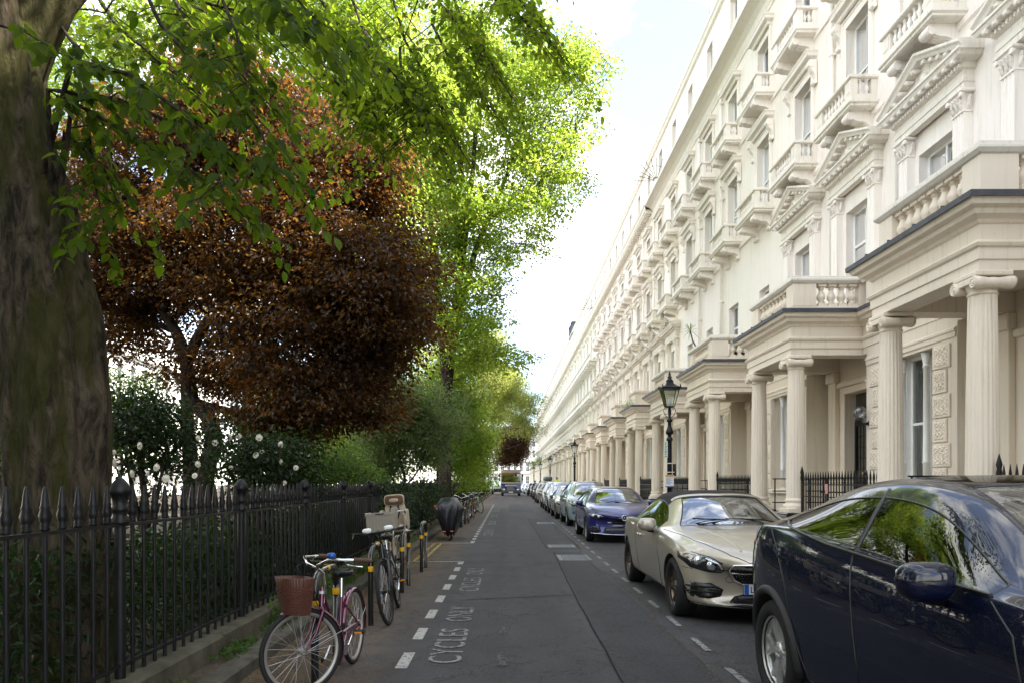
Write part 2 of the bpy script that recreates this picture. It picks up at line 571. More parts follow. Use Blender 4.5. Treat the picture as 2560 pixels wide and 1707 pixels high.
def console_mb(L=.6, H=.42, w=.24):
 """S-scroll bracket; x = -projection, hangs from z=0"""
 mb = MB()
 top = [(0, 0)]
 pts = []
 for k in range(13):
  t = k / 12
  p = L * (1 - t)
  z = -H * (0.28 + 0.72 * (t ** 1.5)) - .05 * math.sin(t * math.pi * 2)
  pts.append((-p, z))
 out = [(0, 0), (-L, 0)] + pts
 mb.prism(out, 'y', -w / 2, w / 2, 0)
 mb.lathe([(.085, -w / 2 - .015), (.095, -w / 2), (.095, w / 2), (.085, w / 2 + .015)], 14, (-L + .045, 0, -.115), 'y')
 mb.lathe([(.06, -w / 2 - .012), (.065, -w / 2), (.065, w / 2), (.06, w / 2 + .012)], 12, (-.055, 0, -H + .02), 'y')
 for yy in (-w / 4, 0, w / 4):
  mb.tube([(x - .008, yy, z + .004) for x, z in pts], .012, 5)
 return mb
def pilaster_mb(z0, z1, w=.32, p0=0.0, p1=.17, flutes=4):
 mb = MB()
 mb.box(-p1 - .04, -p0 + .0, -w / 2 - .04, w / 2 + .04, z0, z0 + .22, 0, .01)
 mb.box(-p1 - .02, -p0, -w / 2 - .02, w / 2 + .02, z0 + .22, z0 + .3, 0, .01)
 # fluted front
 xs = []
 n = flutes * 6
 pr = []
 for i in range(n + 1):
  t = i / n; f = (t * flutes) % 1.0
  d = 0.025 * math.sin((f - .2) / .6 * math.pi) if .2 < f < .8 else 0
  pr.append((-(p1 - d), -w / 2 + w * t))
 pr = [(0.0 - p0, -w / 2)] + pr + [(0.0 - p0, w / 2)]
 mb.prism(pr, 'z', z0 + .3, z1, 0)
 return mb
def corinthian_mb(z0, z1, w=.32, p1=.17):
 mb = MB()
 h = z1 - z0
 mb.box(-p1 - .02, 0, -w / 2 - .02, w / 2 + .02, z0 - .02, z0 + .025, 0, .008)
 mb.prism([(-p1, z0), (0, z0), (0, z1 - .06), (-p1 - .06, z1 - .06), (-p1 - .01, z0 + h * .5)], 'y', -w / 2, w / 2)
 mb.box(-p1 - .1, 0, -w / 2 - .09, w / 2 + .09, z1 - .06, z1 - .003, 0, .012)
 for row, (zz, n, pr, hh) in enumerate(((z0 + .03, 3, .035, h * .38), (z0 + h * .3, 4, .05, h * .38))):
  for i in range(n):
   yy = -w / 2 + w * (i + .5) / n
   q = [(-p1 - .005, yy, zz), (-p1 - pr * .6, yy, zz + hh * .55), (-p1 - pr - .02, yy, zz + hh * .9), (-p1 - pr - .05, yy, zz + hh * .85)]
   mb.tube(q, [.022, .034, .026, .012], 6)
  for s in (-1, 1):
   q = [(-p1 * .5, s * (w / 2 + .003), zz), (-p1 * .5, s * (w / 2 + pr * .6), zz + hh * .55), (-p1 * .5, s * (w / 2 + pr + .02), zz + hh * .9), (-p1 * .5, s * (w / 2 + pr + .045), zz + hh * .85)]
   mb.tube(q, [.022, .034, .026, .012], 6)
 for s in (-1, 1):
  mb.lathe([(.045, -.03), (.05, 0), (.045, .03)], 10, (-p1 - .06, s * (w / 2 + .03), z1 - .11), 'x')
 return mb
def vermic_block_mb(w, h, seed):
 """a quoin: bevelled block whose face is carved with worm-track hollows"""
 mb = MB(); rnd = random.Random(seed)
 mb.box(-.035, 0.0, 0, w, 0, h, 0, .012)
 nu, nv = 22, 16
 pw0, pw1 = .05, w - .05
 hs = [[0.0] * (nv + 1) for _ in range(nu + 1)]
 for i in range(nu + 1):
  for j in range(nv + 1):
   u, v = i / nu, j / nv
   s = math.sin(u * 21 + 2.6 * math.sin(v * 17 + seed)) + math.sin(v * 24 + 2.4 * math.sin(u * 19 - seed))
   hs[i][j] = .016 if s > .1 else 0.0
   if i in (0, nu) or j in (0, nv): hs[i][j] = 0.0
 vs_ = [(-.0355 - hs[i][j], pw0 + (pw1 - pw0) * i / nu, .04 + (h - .08) * j / nv) for i in range(nu + 1) for j in range(nv + 1)]
 fs = [(i * (nv + 1) + j, (i + 1) * (nv + 1) + j, (i + 1) * (nv + 1) + j + 1, i * (nv + 1) + j + 1) for i in range(nu) for j in range(nv)]
 mb.add(vs_, fs, 0, False)
 return mb
def sash_mb(w, h, bars=False, fr=.07, mid=True, casement=False):
 """timber frame of a window, origin bottom centre, x is outward-negative; mat 0 timber, 1 dark room behind"""
 mb = MB()
 mb.box(-.03, .05, -w / 2, -w / 2 + fr, 0, h); mb.box(-.03, .05, w / 2 - fr, w / 2, 0, h)
 mb.box(-.03, .05, -w / 2 + fr, w / 2 - fr, h - fr, h); mb.box(-.03, .05, -w / 2 + fr, w / 2 - fr, 0, fr * 1.4)
 if casement:
  zt = h * .68
  mb.box(-.028, .05, -w / 2 + fr, w / 2 - fr, zt, zt + .07)
  mb.box(-.026, .045, -.035, .035, fr * 1.4, zt); mb.box(-.026, .045, -.03, .03, zt + .07, h - fr)
 elif mid:
  mb.box(-.02, .05, -w / 2 + fr, w / 2 - fr, h * .5 - .025, h * .5 + .025)
  if bars:
   mb.box(-.012, .02, -.012, .012, fr * 1.4, h * .5 - .025); mb.box(-.012, .02, -.012, .012, h * .5 + .025, h - fr)
 d = .55
 y0, y1 = -w / 2 + .004, w / 2 - .004
 mb.quad((d, y0, 0), (d, y0, h), (d, y1, h), (d, y1, 0), 1)
 mb.quad((.05, y0, 0), (d, y0, 0), (d, y0, h), (.05, y0, h), 1)
 mb.quad((.05, y1, 0), (d, y1, 0), (d, y1, h), (.05, y1, h), 1)
 mb.quad((.05, y0, h), (d, y0, h), (d, y1, h), (.05, y1, h), 1)
 return mb
CACHE = {}
def cm(key, fn, mats):
 """cached mesh"""
 if key not in CACHE:
  CACHE[key] = fn().mesh(key, mats)
 return CACHE[key]
def pane_mesh(w, h, fr=.07):
 key = "pane %.2f %.2f" % (w, h)
 def f():
  mb = MB(); a = w / 2 - fr + .003
  mb.quad((.012, -a, fr), (.012, -a, h - fr), (.012, a, h - fr), (.012, a, fr)); return mb
 return cm(key, f, [M_PANE])
def curtain_mesh(w, h, style):
 key = "curtain %.2f %.2f %d" % (w, h, style)
 def f():
  mb = MB(); a = w / 2 - .05
  if style == 0:          # roller blind half way
   mb.box(.16, .165, -a, a, h * .45, h - .02)
  else:                   # gathered drapes at both sides
   for s in (-1, 1):
    n = 14; ww = a * (.42 if style == 1 else .95)
    pr = [(.2 + .025 * math.sin(i * 2.3), s * (a - ww * i / n)) for i in range(n + 1)]
    vs_ = [(x, y, z) for x, y in pr for z in (.03, h - .02)]
    mb.add(vs_, [(2 * i, 2 * i + 1, 2 * i + 3, 2 * i + 2) for i in range(n)], 0, True)
  return mb
 return cm(key, f, [M_CURT if style else M_BLIND])
def add_window(parent, y, z, w, h, p=0.0, depth=.2, casement=False, bars=False, mid=True, curtain=None, col=(1, 1, 1), rich=True):
 key = "window %.2f %.2f %d%d%d" % (w, h, casement, bars, mid)
 wi = obj("window", cm(key, lambda: sash_mb(w, h, bars, .07, mid, casement), [M_WOODW, M_DARK]), parent, (-p + depth, y, z))
 obj("pane", pane_mesh(w, h), wi)
 if rich and curtain is not None:
  obj("curtain", curtain_mesh(w, h, curtain), wi)
 return wi
# ---- bodies of the house, all in house-local coordinates (x = -projection)
YA, YB = -1.58, 4.75
BAYS = (0.0, 3.165)
def wall_upper_mb(plain):
 mb = MB(); ops = []
 for k, y in enumerate(BAYS):
  if plain == 0:
   ops.append((y - .62, y + .62, 5.45, 8.3))
  elif plain == 1:
   ops.append((y - .45, y + .45, 6.4, 8.0) if k == 0 else (y - .55, y + .55, 5.6, 8.2))
  else:
   ops.append((y - .45, y + .45, 6.4, 8.0))
  ops.append((y - .55, y + .55, 10.42, 12.9)); ops.append((y - .5, y + .5, 14.12, 16.1)); ops.append((y - .42, y + .42, 18.35, 19.95))
 wall(mb, YA, YB, 5.3, 20.75, ops, 0, .3)
 # string courses
 mb.sweep([(0, YA), (0, YB)], [(0, 10.05), (.06, 10.08), (.06, 10.2), (.02, 10.24), (0, 10.26)], 0, False, False, SD)
 mb.sweep([(0, YA), (0, YB)], [(0, 13.78), (.05, 13.8), (.05, 13.9), (0, 13.94)], 0, False, False, SD)
 return mb
def cornice_mb(modillions):
 mb = MB()
 if modillions:
  prof = [(0, 16.95), (.05, 16.97), (.05, 17.05), (.1, 17.08), (.12, 17.1), (.12, 17.3), (.52, 17.3), (.55, 17.42), (.62, 17.5), (.64, 17.56), (.0, 17.66)]
 else:
  prof = [(0, 16.9), (.05, 16.92), (.06, 17.0)] + [(.08 + .5 * (1 - math.cos(R(a))), 17.02 + .42 * math.sin(R(a))) for a in (0, 25, 50, 70, 90)] + [(.6, 17.45), (.6, 17.55), (0, 17.64)]
 mb.sweep([(0, YA), (0, YB)], prof, 0, False, False, SD)
 if modillions:
  n = 18
  for i in range(n):
   y = YA + (YB - YA) * (i + .5) / n
   mb.box(-.5, -.11, y - .075, y + .075, 17.13, 17.299, 0, .02)
 # attic coping
 mb.sweep([(0, YA), (0, YB)], [(0, 20.45), (.1, 20.5), (.14, 20.6), (.2, 20.66), (.2, 20.78), (.06, 20.9), (-.35, 20.95), (-.35, 20.5)], 0, True, False, SD)
 return mb
def surround_mb(w, z0, z1, zh, style, mod=True):
 """architrave round an opening with a hood on consoles"""
 mb = MB()
 a = w / 2
 for s in (-1, 1):
  y0, y1 = sorted((s * (a + .003), s * (a + .2)))
  mb.box(-.05, -.001, y0, y1, z0, z1 + .2, 0, .01)
  y0, y1 = sorted((s * (a + .13), s * (a + .2)))
  mb.box(-.075, -.05, y0, y1, z0, z1 + .2, 0)
 mb.box(-.05, -.001, -a - .003, a + .003, z1 + .003, z1 + .2, 0)
 mb.box(-.07, -.002, -a - .2, a + .2, z1 + .2, zh - .18, 0)
 b = a + .36
 mb.sweep([(0, -b), (0, b)] if not mod else [(0.0, -b + .2), (-.1, -b + .2), (-.1, b - .2), (0.0, b - .2)],
             [(0, zh - .2), (.05, zh - .18), (.07, zh - .1), (.18, zh - .06), (.2, zh + .02), (.23, zh + .06), (.23, zh + .09), (0, zh + .16)], 0, True, True, SD)
 return mb
def pediment_mb(mod=True):
 """entablature and pediment over a first-floor window; centred on y=0"""
 mb = MB()
 e = 1.14
 path = [(0, -e), (-.2, -e), (-.2, e), (0, e)]
 mb.sweep(path, [(0, 8.75), (0, 8.86), (.02, 8.87), (.02, 8.96), (0, 8.98), (0, 9.09), (.03, 9.1), (.06, 9.12), (.06, 9.2), (.22, 9.24), (.25, 9.3), (.28, 9.32), (.28, 9.36), (-.15, 9.4), (-.15, 8.75)], 0, True, True, SD)
 h = 9.37; ap = 9.92
 L = e + .28
 for s in (-1, 1):
  # raking cornice
  pr = [(.0, 0), (.40, .0), (.43, .05), (.48, .09), (.48, .14), (.0, .18)]
  v = []
  for (yy, zz) in ((s * L, h - .02), (0, ap)):
   for d, z in pr:
    v.append((-d, yy, zz + z))
  k = len(pr)
  mb.add(v, [(a, (a + 1) % k, k + (a + 1) % k, k + a) for a in range(k)])
  mb.add(v[:k], [tuple(range(k))])
 mb.add([(-.22, -L + .1, h), (-.22, L - .1, h), (-.22, 0, ap)], [(0, 1, 2)])
 mb.quad((0, -L, h + .16), (0, 0, ap + .18), (-.001, 0, ap), (-.001, -L, h))
 # carved scroll in the tympanum
 for s in (-1, 1):
  mb.tube([(-.235, s * y, h + .06 + .12 * (1 - y / .9) + .04 * math.sin(y * 12)) for y in (.02, .12, .24, .36, .5, .64)], .03, 5)
 mb.sphere((-.23, 0, h + .2), .1, 10, 6)
 return mb
def dentil_mb():
 mb = MB(); n = 26
 for i in range(n):
  y = -1.17 + 2.34 * (i + .5) / n
  mb.box(-.305, -.258, y - .026, y + .026, 9.12, 9.19)
 return mb
def modillion_mb():
 mb = MB()
 mb.box(-.44, -.26, -.05, .05, 9.205, 9.245, 0, .012)
 mb.lathe([(.03, -.045), (.03, .045)], 8, (-.41, 0, 9.2), 'y')
 return mb
def balcony_slab_mb(z, y=.92, P=.68, hh=.42, cont=None):
 """cantilevered balcony without its balusters"""
 mb = MB()
 path = [(0, -y), (-P, -y), (-P, y), (0, y)] if cont is None else [(-P, YA), (-P, YB)]
 back = -P + .05
 mb.sweep(path, [(-.0, z), (.03, z + .02), (.03, z + .06), (.07, z + .09), (.07, z + .14), (.0, z + .17), (0, z + .3), (-.16, z + .3), (-.16, z)], 0, True, True, SD)
 y2 = y if cont is None else None
 a, b = (-y + .1, y - .1) if cont is None else (YA, YB)
 mb.box(-P + .1, 0, a, b, z + .001, z + .12)
 # rail
 t = z + .3 + hh
 mb.sweep(path, [(.03, t), (.05, t + .02), (.05, t + .07), (0, t + .1), (-.15, t + .1), (-.19, t + .06), (-.19, t + .02), (-.17, t)], 0, True, True, SD)
 # piers
 if cont is None:
  for s in (-1, 1):
   mb.box(-P, -P + .16, *sorted((s * y, s * (y - .3))), z + .299, t + .002)
   mb.box(-P - .008, -P, *sorted((s * (y - .05), s * (y - .25))), z + .36, t - .06)
   mb.box(-.14, 0, *sorted((s * (y - .16), s * y)), z + .299, t + .002)
 else:
  for yy in (YA + .16, 1.58, YB - .16):
   mb.box(-P - .005, -P + .17, yy - .15, yy + .15, z + .299, t + .002)
 return mb
def balcony_baluster_spots(z, y=.92, P=.68, hh=.42, cont=None):
 sp = []
 if cont is None:
  n = 7; a, b = -y + .3, y - .3
  for i in range(n): sp.append((-P + .08, a + (b - a) * (i + .5) / n, z + .3))
  for s in (-1, 1):
   for i in range(2): sp.append((-.14 - (P - .3) * (i + .5) / 2, s * (y - .08), z + .3))
 else:
  n = 32
  for i in range(n): sp.append((-P + .08, YA + (YB - YA) * (i + .5) / n, z + .3))
 return sp
ENT = [(0, 4.38), (0, 4.52), (.025, 4.53), (.025, 4.68), (.06, 4.7), (.08, 4.74), (.03, 4.78), (0, 4.8), (0, 5.0), (.03, 5.02), (.05, 5.06), (.15, 5.1), (.17, 5.16), (.25, 5.19), (.27, 5.25), (.29, 5.28)]
def portico_beam_mb(dent):
 mb = MB()
 P, e = 2.2, 1.4
 path = [(-.003, -e), (-P, -e), (-P, e), (-.003, e)]
 mb.sweep(path, ENT + [(-.42, 5.28), (-.42, 4.38)], 0, True, True, SD)
 mb.box(-P + .4, 0, -e + .4, e - .4, 4.72, 5.2)
 # inner cornice
 if dent:
  for y in [(-1.5 + 3.0 * (i + .5) / 22) for i in range(22)]:
   mb.box(-P - .13, -P - .02, y - .035, y + .035, 5.03, 5.105)
  for s in (-1, 1):
   for i in range(14):
    x = -.1 - 2.1 * (i + .5) / 14
    mb.box(x - .035, x + .035, *sorted((s * (e + .02), s * (e + .13))), 5.03, 5.105)
 return mb
def portico_lead_mb():
 mb = MB()
 P, e = 2.2, 1.4
 mb.sweep([(-.0, -e), (-P, -e), (-P, e), (-.0, e)], [(.30, 5.262), (.318, 5.262), (.322, 5.34), (.29, 5.36), (-.1, 5.39), (-.1, 5.283), (.30, 5.283)], 0, True, True, SD)
 for i in range(4):
  y = -1.05 + i * .7
  mb.sweep([(-P - .3, y), (-P + .1, y)], [(-.012, 5.30), (.012, 5.30), (.012, 5.385), (-.012, 5.385)], 0)
 return mb
def portico_balustrade_mb(solid):
 mb = MB()
 P, e = 2.12, 1.32
 path = [(-.003, -e), (-P, -e), (-P, e), (-.003, e)]
 if solid:
  # plain raised block in the middle of the roof edge
  mb.box(-P, -P + .9, -.75, .75, 5.37, 6.05, 0, .01)
  mb.sweep([(-P + .9, -.75), (-P, -.75), (-P, .75), (-P + .9, .75)], [(0, 6.0), (.05, 6.03), (.08, 6.1), (.08, 6.16), (-.5, 6.18), (-.5, 6.0)], 0, True, True, SD)
  return mb
 mb.sweep(path, [(0, 5.37), (0, 5.48), (-.03, 5.5), (-.22, 5.5), (-.24, 5.48), (-.24, 5.37)], 0, True, True, SD)
 for s in (-1, 1):
  mb.box(-P + .0, -P + .52, *sorted((s * e, s * (e - .26))), 5.495, 6.0)
  mb.box(-P + .001, -P + .26, *sorted((s * (e - .26), s * (e - .4))), 5.495, 6.0)
  mb.box(-.62, -.3, *sorted((s * (e), s * (e - .24))), 5.495, 6.0)
 return mb
def portico_rail_mb():
 mb = MB()
 P, e = 2.12, 1.32
 mb.sweep([(-.003, -e), (-P, -e), (-P, e), (-.003, e)], [(.0, 5.995), (.03, 6.01), (.07, 6.06), (.07, 6.1), (.05, 6.115), (.05, 6.15), (-.0, 6.17), (-.25, 6.17), (-.3, 6.12), (-.3, 6.04), (-.25, 5.995)], 0, True, True, SD)
 return mb
def portico_baluster_spots():
 P, e = 2.12, 1.32
 sp = [(-P + .12, -.9 + 1.8 * (i + .5) / 8, 5.497) for i in range(8)]
 for s in (-1, 1):
  sp += [(-.64 - .92 * (i + .5) / 4, s * (e - .12), 5.497) for i in range(4)]
 return sp
def porch_floor_mb():
 mb = MB()
 mb.box(-2.5, -.002, -1.46, 1.46, .12, .80, 0, .01)
 for i in range(4):
  mb.box(-2.5 - .3 * (4 - i), -2.502, -1.0, 1.0, .122, .12 + .136 * (i + 1) - .001 * i, 0, .008)
 return mb
def plinth_black_mb():
 mb = MB()
 for s in (-1, 1):
  mb.box(-2.0 - .33, -2.0 + .33, s * 1.175 - .33, s * 1.175 + .33, .118, .848, 0, .015)
 return mb
def ground_wall_mb():
 mb = MB()
 # recessed porch back wall with a door opening
 wall(mb, YA, 1.58, .1, 5.3, [(-.6, .6, .8, 3.75)], 0.0, .35)
 # projecting flank with the tripartite window
 wall(mb, 1.58, YB, .1, 5.28, [(2.28, 4.05, 1.35, 4.05)], .6, .3)
 mb.quad((0, 1.58, .1), (-.6, 1.58, .1), (-.6, 1.58, 5.28), (0, 1.58, 5.28))
 mb.quad((0, YB, .1), (-.6, YB, .1), (-.6, YB, 5.28), (0, YB, 5.28))
 mb.sweep([(-.6, 1.42), (-.6, YB + .16)], ENT + [(-.1, 5.3), (-.1, 4.38)], 0, True, True, SD)
 mb.sweep([(-.6, 1.6), (-.6, YB - .02)], [(0, 4.1), (.03, 4.12), (.03, 4.2), (.05, 4.22), (.05, 4.26), (0, 4.3)], 0, True, True, SD)
 # sill
 mb.box(-.72, -.6, 2.2, 4.13, 1.22, 1.345, 0, .02)
 # pilasters behind the columns
 for s in (-1, 1):
  mb.box(-.12, -.002, s * 1.175 - .2, s * 1.175 + .2, .8, 4.1, 0, .01)
  mb.box(-.17, -.003, s * 1.175 - .25, s * 1.175 + .25, 4.1, 4.376, 0, .02)
 # door case
 for s in (-1, 1):
  mb.box(-.06, -.001, *sorted((s * .6, s * .78)), .8, 3.93, 0, .012)
 mb.box(-.06, -.001, -.6, .6, 3.755, 3.93, 0, .012)
 mb.box(-.14, -.001, -.86, .86, 3.935, 4.06, 0, .02)
 return mb
def flank_lead_mb():
 mb = MB()
 mb.sweep([(-.6, 1.72), (-.6, YB - .16)], [(.29, 5.262), (.31, 5.262), (.312, 5.335), (-.58, 5.36), (-.58, 5.285), (.29, 5.285)], 0, True, True, SD)
 return mb
def flank_rail_mb():
 mb = MB()
 path = [(-.62, 1.5), (-.62, YB + .1)]
 mb.sweep(path, [(0, 5.345), (0, 5.46), (-.2, 5.46), (-.2, 5.345)], 0, True, True, SD)
 mb.sweep(path, [(.03, 5.97), (.06, 6.04), (.05, 6.12), (0, 6.15), (-.2, 6.15), (-.26, 6.1), (-.24, 5.97)], 0, True, True, SD)
 for y in (1.75, 3.165, YB - .18):
  mb.box(-.62, -.42, y - .16, y + .16, 5.459, 5.975)
 return mb
def flank_baluster_spots():
 out = []
 for a, b in ((1.93, 2.98), (3.35, 4.38)):
  out += [(-.52, a + (b - a) * (i + .5) / 5, 5.459) for i in range(5)]
 return out
def mullion_mb():
 """mullion columns of the ground-floor window"""
 mb = MB()
 for y in (2.76, 3.57):
  mb.box(-.41, -.3, y - .07, y + .07, 1.35, 4.05)
  mb.lathe([(.062, 1.4), (.062, 1.9), (.075, 1.92), (.062, 1.94), (.052, 3.75), (.075, 3.77), (.055, 3.8), (.06, 3.85), (.1, 4.04)], 12, (-.45, y, 0))
 return mb
def door_mb():
 mb = MB()
 mb.box(.24, .3, -.6, .6, .8, 3.75, 0)
 mb.box(.2, .24, -.57, .57, 3.05, 3.12, 0)
 for yy in (-.56, 0, .56):
  mb.box(.2, .241, yy - .035, yy + .035, .82, 3.05, 0)
 for zz in (.84, 1.5, 2.95):
  mb.box(.2, .241, -.56, .56, zz, zz + .1, 0)
 return mb
def door_glass_mb():
 mb = MB()
 for s in (-1, 1):
  mb.box(.232, .238, *sorted((s * .035, s * .525)), 1.6, 2.95, 0)
 mb.box(.232, .238, -.55, .55, 3.12, 3.72, 0)
 return mb
def door_bars_mb():
 mb = MB()
 for s in (-1, 1):
  for k in range(1, 3):
   mb.box(.224, .232, s * (.035 + .49 * k / 3) - .01, s * (.035 + .49 * k / 3) + .01, 1.6, 2.95)
  for k in range(1, 5):
   mb.box(.226, .232, *sorted((s * .035, s * .525)), 1.6 + 1.35 * k / 5 - .01, 1.6 + 1.35 * k / 5 + .01)
 return mb
def drainpipe_mb():
 mb = MB()
 mb.tube([(-.1, 0, 5.4), (-.1, 0, 17.0)], .055, 10)
 for z in (6.5, 8.6, 10.5, 12.6, 14.6, 16.4):
  mb.lathe([(.055, 0), (.072, .01), (.072, .09), (.055, .1)], 10, (-.1, 0, z))
  mb.box(-.06, 0, -.09, .09, z + .02, z + .07)
 mb.box(-.2, -.02, -.12, .12, 16.75, 16.98, 0, .03)
 return mb
def attic_roof_mb():
 mb = MB()
 mb.box(0.1, 9.0, YA, YB, 20.45, 20.5)
 mb.prism([(.35, 20.5), (3.5, 21.3), (9, 21.3), (9, 20.5)], 'y', YA, YB)
 return mb
def pieces(name, mesh_key, mb_fn, mats, spots, parent, separate, color):
 """alike pieces: single objects that share a mesh, or one joined mesh"""
 if separate:
  me = cm(mesh_key, mb_fn, mats)
  for s in spots:
   obj(name, me, parent, s[:3], (0, 0, s[3]) if len(s) > 3 else None, color)
 else:
  key = mesh_key + " joined %d %.3f" % (len(spots), sum(s[1] * 1.7 + s[2] for s in spots))
  def f():
   one = mb_fn(); mb = MB()
   for s in spots: mb.join(one, s[:3])
   return mb
  o = obj(name + "_row", cm(key, f, mats), parent, color=color)
  o['kind'] = 'stuff'
def build_house(k, label, group, near, kind='a', plain=0, dent=False, tint=(1, 1, 1), lod=0):
 """near: pieces stay single objects; kind 'a' separate balconies, 'b' continuous ones"""
 h = thing("terraced_house", label, "house", (FX, Y0 + PITCH * k, 0), 0, group)
 U, L = [M_ST_UP], [M_ST_LO]
 c = tint
 hs = near
 obj("upper_wall", cm("upper_wall%d" % plain, lambda: wall_upper_mb(plain), U), h, color=c)
 obj("ground_floor_wall", cm("ground_wall", ground_wall_mb, L), h, color=c)
 obj("roof", cm("roof", attic_roof_mb, [M_LEAD]), h)
 obj("cornice", cm("cornice%d" % (k >= 5), lambda: cornice_mb(k >= 5), U), h, color=c)
 rich = lod < 2
 rnd = random.Random(k * 13 + 5)
 for bi, y in enumerate(BAYS):
  # first floor
  if plain == 0:
   add_window(h, y, 5.45, 1.24, 2.85, 0, .22, True, curtain=rnd.choice((0, 1, 1)), rich=rich)
   for s in (-1, 1):
    pi = obj("pilaster", cm("pilaster", lambda: pilaster_mb(5.36, 8.36), U), h, (0, y + s * .92, 0), color=c)
    obj("capital", cm("corinthian", lambda: corinthian_mb(8.36, 8.75), U), pi, color=c)
   pd = obj("pediment", cm("pediment", pediment_mb, [M_ST_WEATHER if near else M_ST_UP]), h, (0, y, 0), color=c)
   if lod < 2:
    d = obj("dentil_row", cm("dentils", dentil_mb, U), pd, color=c); d['kind'] = 'stuff'
    spots = [(0, -1.27 + 2.54 * (i + .5) / 10, 0) for i in range(10)]
    # modillions under the raking cornice follow its slope
    spots += [(.03, s * (.18 + .24 * i), .18 + .55 * (1 - (.18 + .24 * i) / 1.42) - .08) for s in (-1, 1) for i in range(5)]
    pieces("modillion", "modillion", modillion_mb, U, spots, pd, near, c)
  elif plain == 1 and bi == 1:
   add_window(h, y, 5.6, 1.1, 2.6, 0, .2, True, curtain=1, rich=rich)
  else:
   add_window(h, y, 6.4, .9, 1.6, 0, .2, curtain=1, rich=rich)
  # second floor
  add_window(h, y, 10.42, 1.1, 2.48, 0, .22, bars=True, curtain=rnd.choice((0, 1, 2)), rich=rich)
  obj("window_surround", cm("surround2", lambda: surround_mb(1.1, 10.3, 12.9, 13.36, 0), U), h, (0, y, 0), color=c)
  for s in (-1, 1):
   obj("hood_bracket", cm("hood_bracket", lambda: console_mb(.2, .62, .16), U), h, (-.02, y + s * .83, 13.17), color=c)
  # third floor
  add_window(h, y, 14.12, 1.0, 1.98, 0, .2, curtain=rnd.choice((0, 1, 2)), rich=rich)
  obj("window_surround", cm("surround3", lambda: surround_mb(1.0, 14.0, 16.1, 16.5, 0), U), h, (0, y, 0), color=c)
  add_window(h, y, 18.35, .84, 1.6, 0, .2, curtain=rnd.choice((0, 1)), rich=False)
  if kind == 'a':
   for zz, P in ((10.2, .62), (13.9, .56)):
    b = obj("balcony", cm("balcony%.1f" % zz, lambda: balcony_slab_mb(zz, .9, P, .36), [M_ST_WEATHER if near and zz < 12 else M_ST_UP]), h, (0, y, 0), color=c)
    pieces("baluster", "balc_baluster", lambda: baluster_mb(.42, .055, 10 if near else 8), U, [(a, q, w_ - .03) for a, q, w_ in balcony_baluster_spots(zz, .9, P, .36)], b, near and zz < 12, c)
    for s in (-1, 1):
     obj("console", cm("console%.1f" % P, lambda: console_mb(P - .04, .44, .26), U), b, (0, s * .58, zz + .002), color=c)
 if kind == 'b':
  for zz, P in ((9.45, .75), (13.0, .7)):
   b = obj("balcony", cm("balcony long%.1f" % zz, lambda: balcony_slab_mb(zz, 0, P, .36, cont=1), U), h, color=c)
   pieces("baluster", "balc_baluster_far", lambda: baluster_mb(.42, .055, 6), U, [(a, q, w_ - .03) for a, q, w_ in balcony_baluster_spots(zz, 0, P, .36, 1)], b, False, c)
   for i in range(6):
    obj("console", cm("console%.2f" % P, lambda: console_mb(P - .06, .6, .3), U), b, (0, YA + (YB - YA) * (i + .5) / 6, zz + .002), color=c)
 # portico
 solid = dent
 obj("portico_beam", cm("portico_beam%d" % dent, lambda: portico_beam_mb(dent), L), h, color=c)
 obj("lead_flashing", cm("lead", portico_lead_mb, [M_LEAD]), h)
 ba = obj("portico_balustrade", cm("portico_balustrade%d" % solid, lambda: portico_balustrade_mb(solid), L), h, color=c)
 if not solid:
  obj("handrail", cm("portico_rail", portico_rail_mb, [M_ST_WEATHER]), ba, color=c)
  pieces("baluster", "port_baluster", lambda: baluster_mb(.5, .098, 14), L, portico_baluster_spots(), ba, near, c)
 for s in (-1, 1):
  co = obj("column", cm("column", column_mb, L), h, (-2.0, s * 1.175, 0), color=c)
  obj("capital", cm("ionic", capital_mb, L), co, color=c)
 obj("porch_floor", cm("porch_floor", porch_floor_mb, [M_PAVE]), h)
 obj("column_plinth", cm("column_plinth", plinth_black_mb, [M_BLACK]), h)
 d = obj("door", cm("door", door_mb, [M_BLACK]), h)
 obj("door_glazing", cm("door_glazing", door_glass_mb, [M_PANE]), d)
 obj("glazing_bar", cm("glazing_bar", door_bars_mb, [M_BLACK]), d)
 obj("door_knob", cm("door_knob", lambda: MB().sphere((.17, .07, 1.75), .045, 10, 8), [M_BRASS]), d)
 # flank
 obj("flank_lead", cm("flank_lead", flank_lead_mb, [M_LEAD]), h)
 fr = obj("flank_balustrade", cm("flank_rail", flank_rail_mb, L), h, color=c)
 pieces("baluster", "port_baluster", lambda: baluster_mb(.5, .098, 14), L, flank_baluster_spots(), fr, near, c)
 obj("window_mullion", cm("mullion", mullion_mb, [M_WOODW]), h)
 for y, w in ((2.49, .4), (3.165, .67), (3.84, .4)):
  add_window(h, y, 1.35, w, 2.7, .6, .3, curtain=2 if w < .5 else 1, rich=rich)
 if lod < 2:
  H = .45
  spots = [((2.27 - w_, w_, z), v) for z, w_, v in [(1.35 + H * i, (.42, .52)[i % 2], i % 2) for i in range(6)]]
  for v, w_ in ((0, .42), (1, .52)):
   sp = [(-.6, 2.27 - w_, 1.36 + H * i) for i in range(6) if i % 2 == v] + [(-.6, 4.06, 1.36 + H * i) for i in range(6) if i % 2 == v]
   pieces("quoin_block", "quoin%d" % v, lambda w_=w_, v=v: vermic_block_mb(w_, H - .025, 3 + v * 2.1), L, sp, h, near, c)
 obj("drainpipe", cm("drainpipe", drainpipe_mb, U), h, (0, 1.2 if k % 2 else 4.4, 0), color=c)
 return h
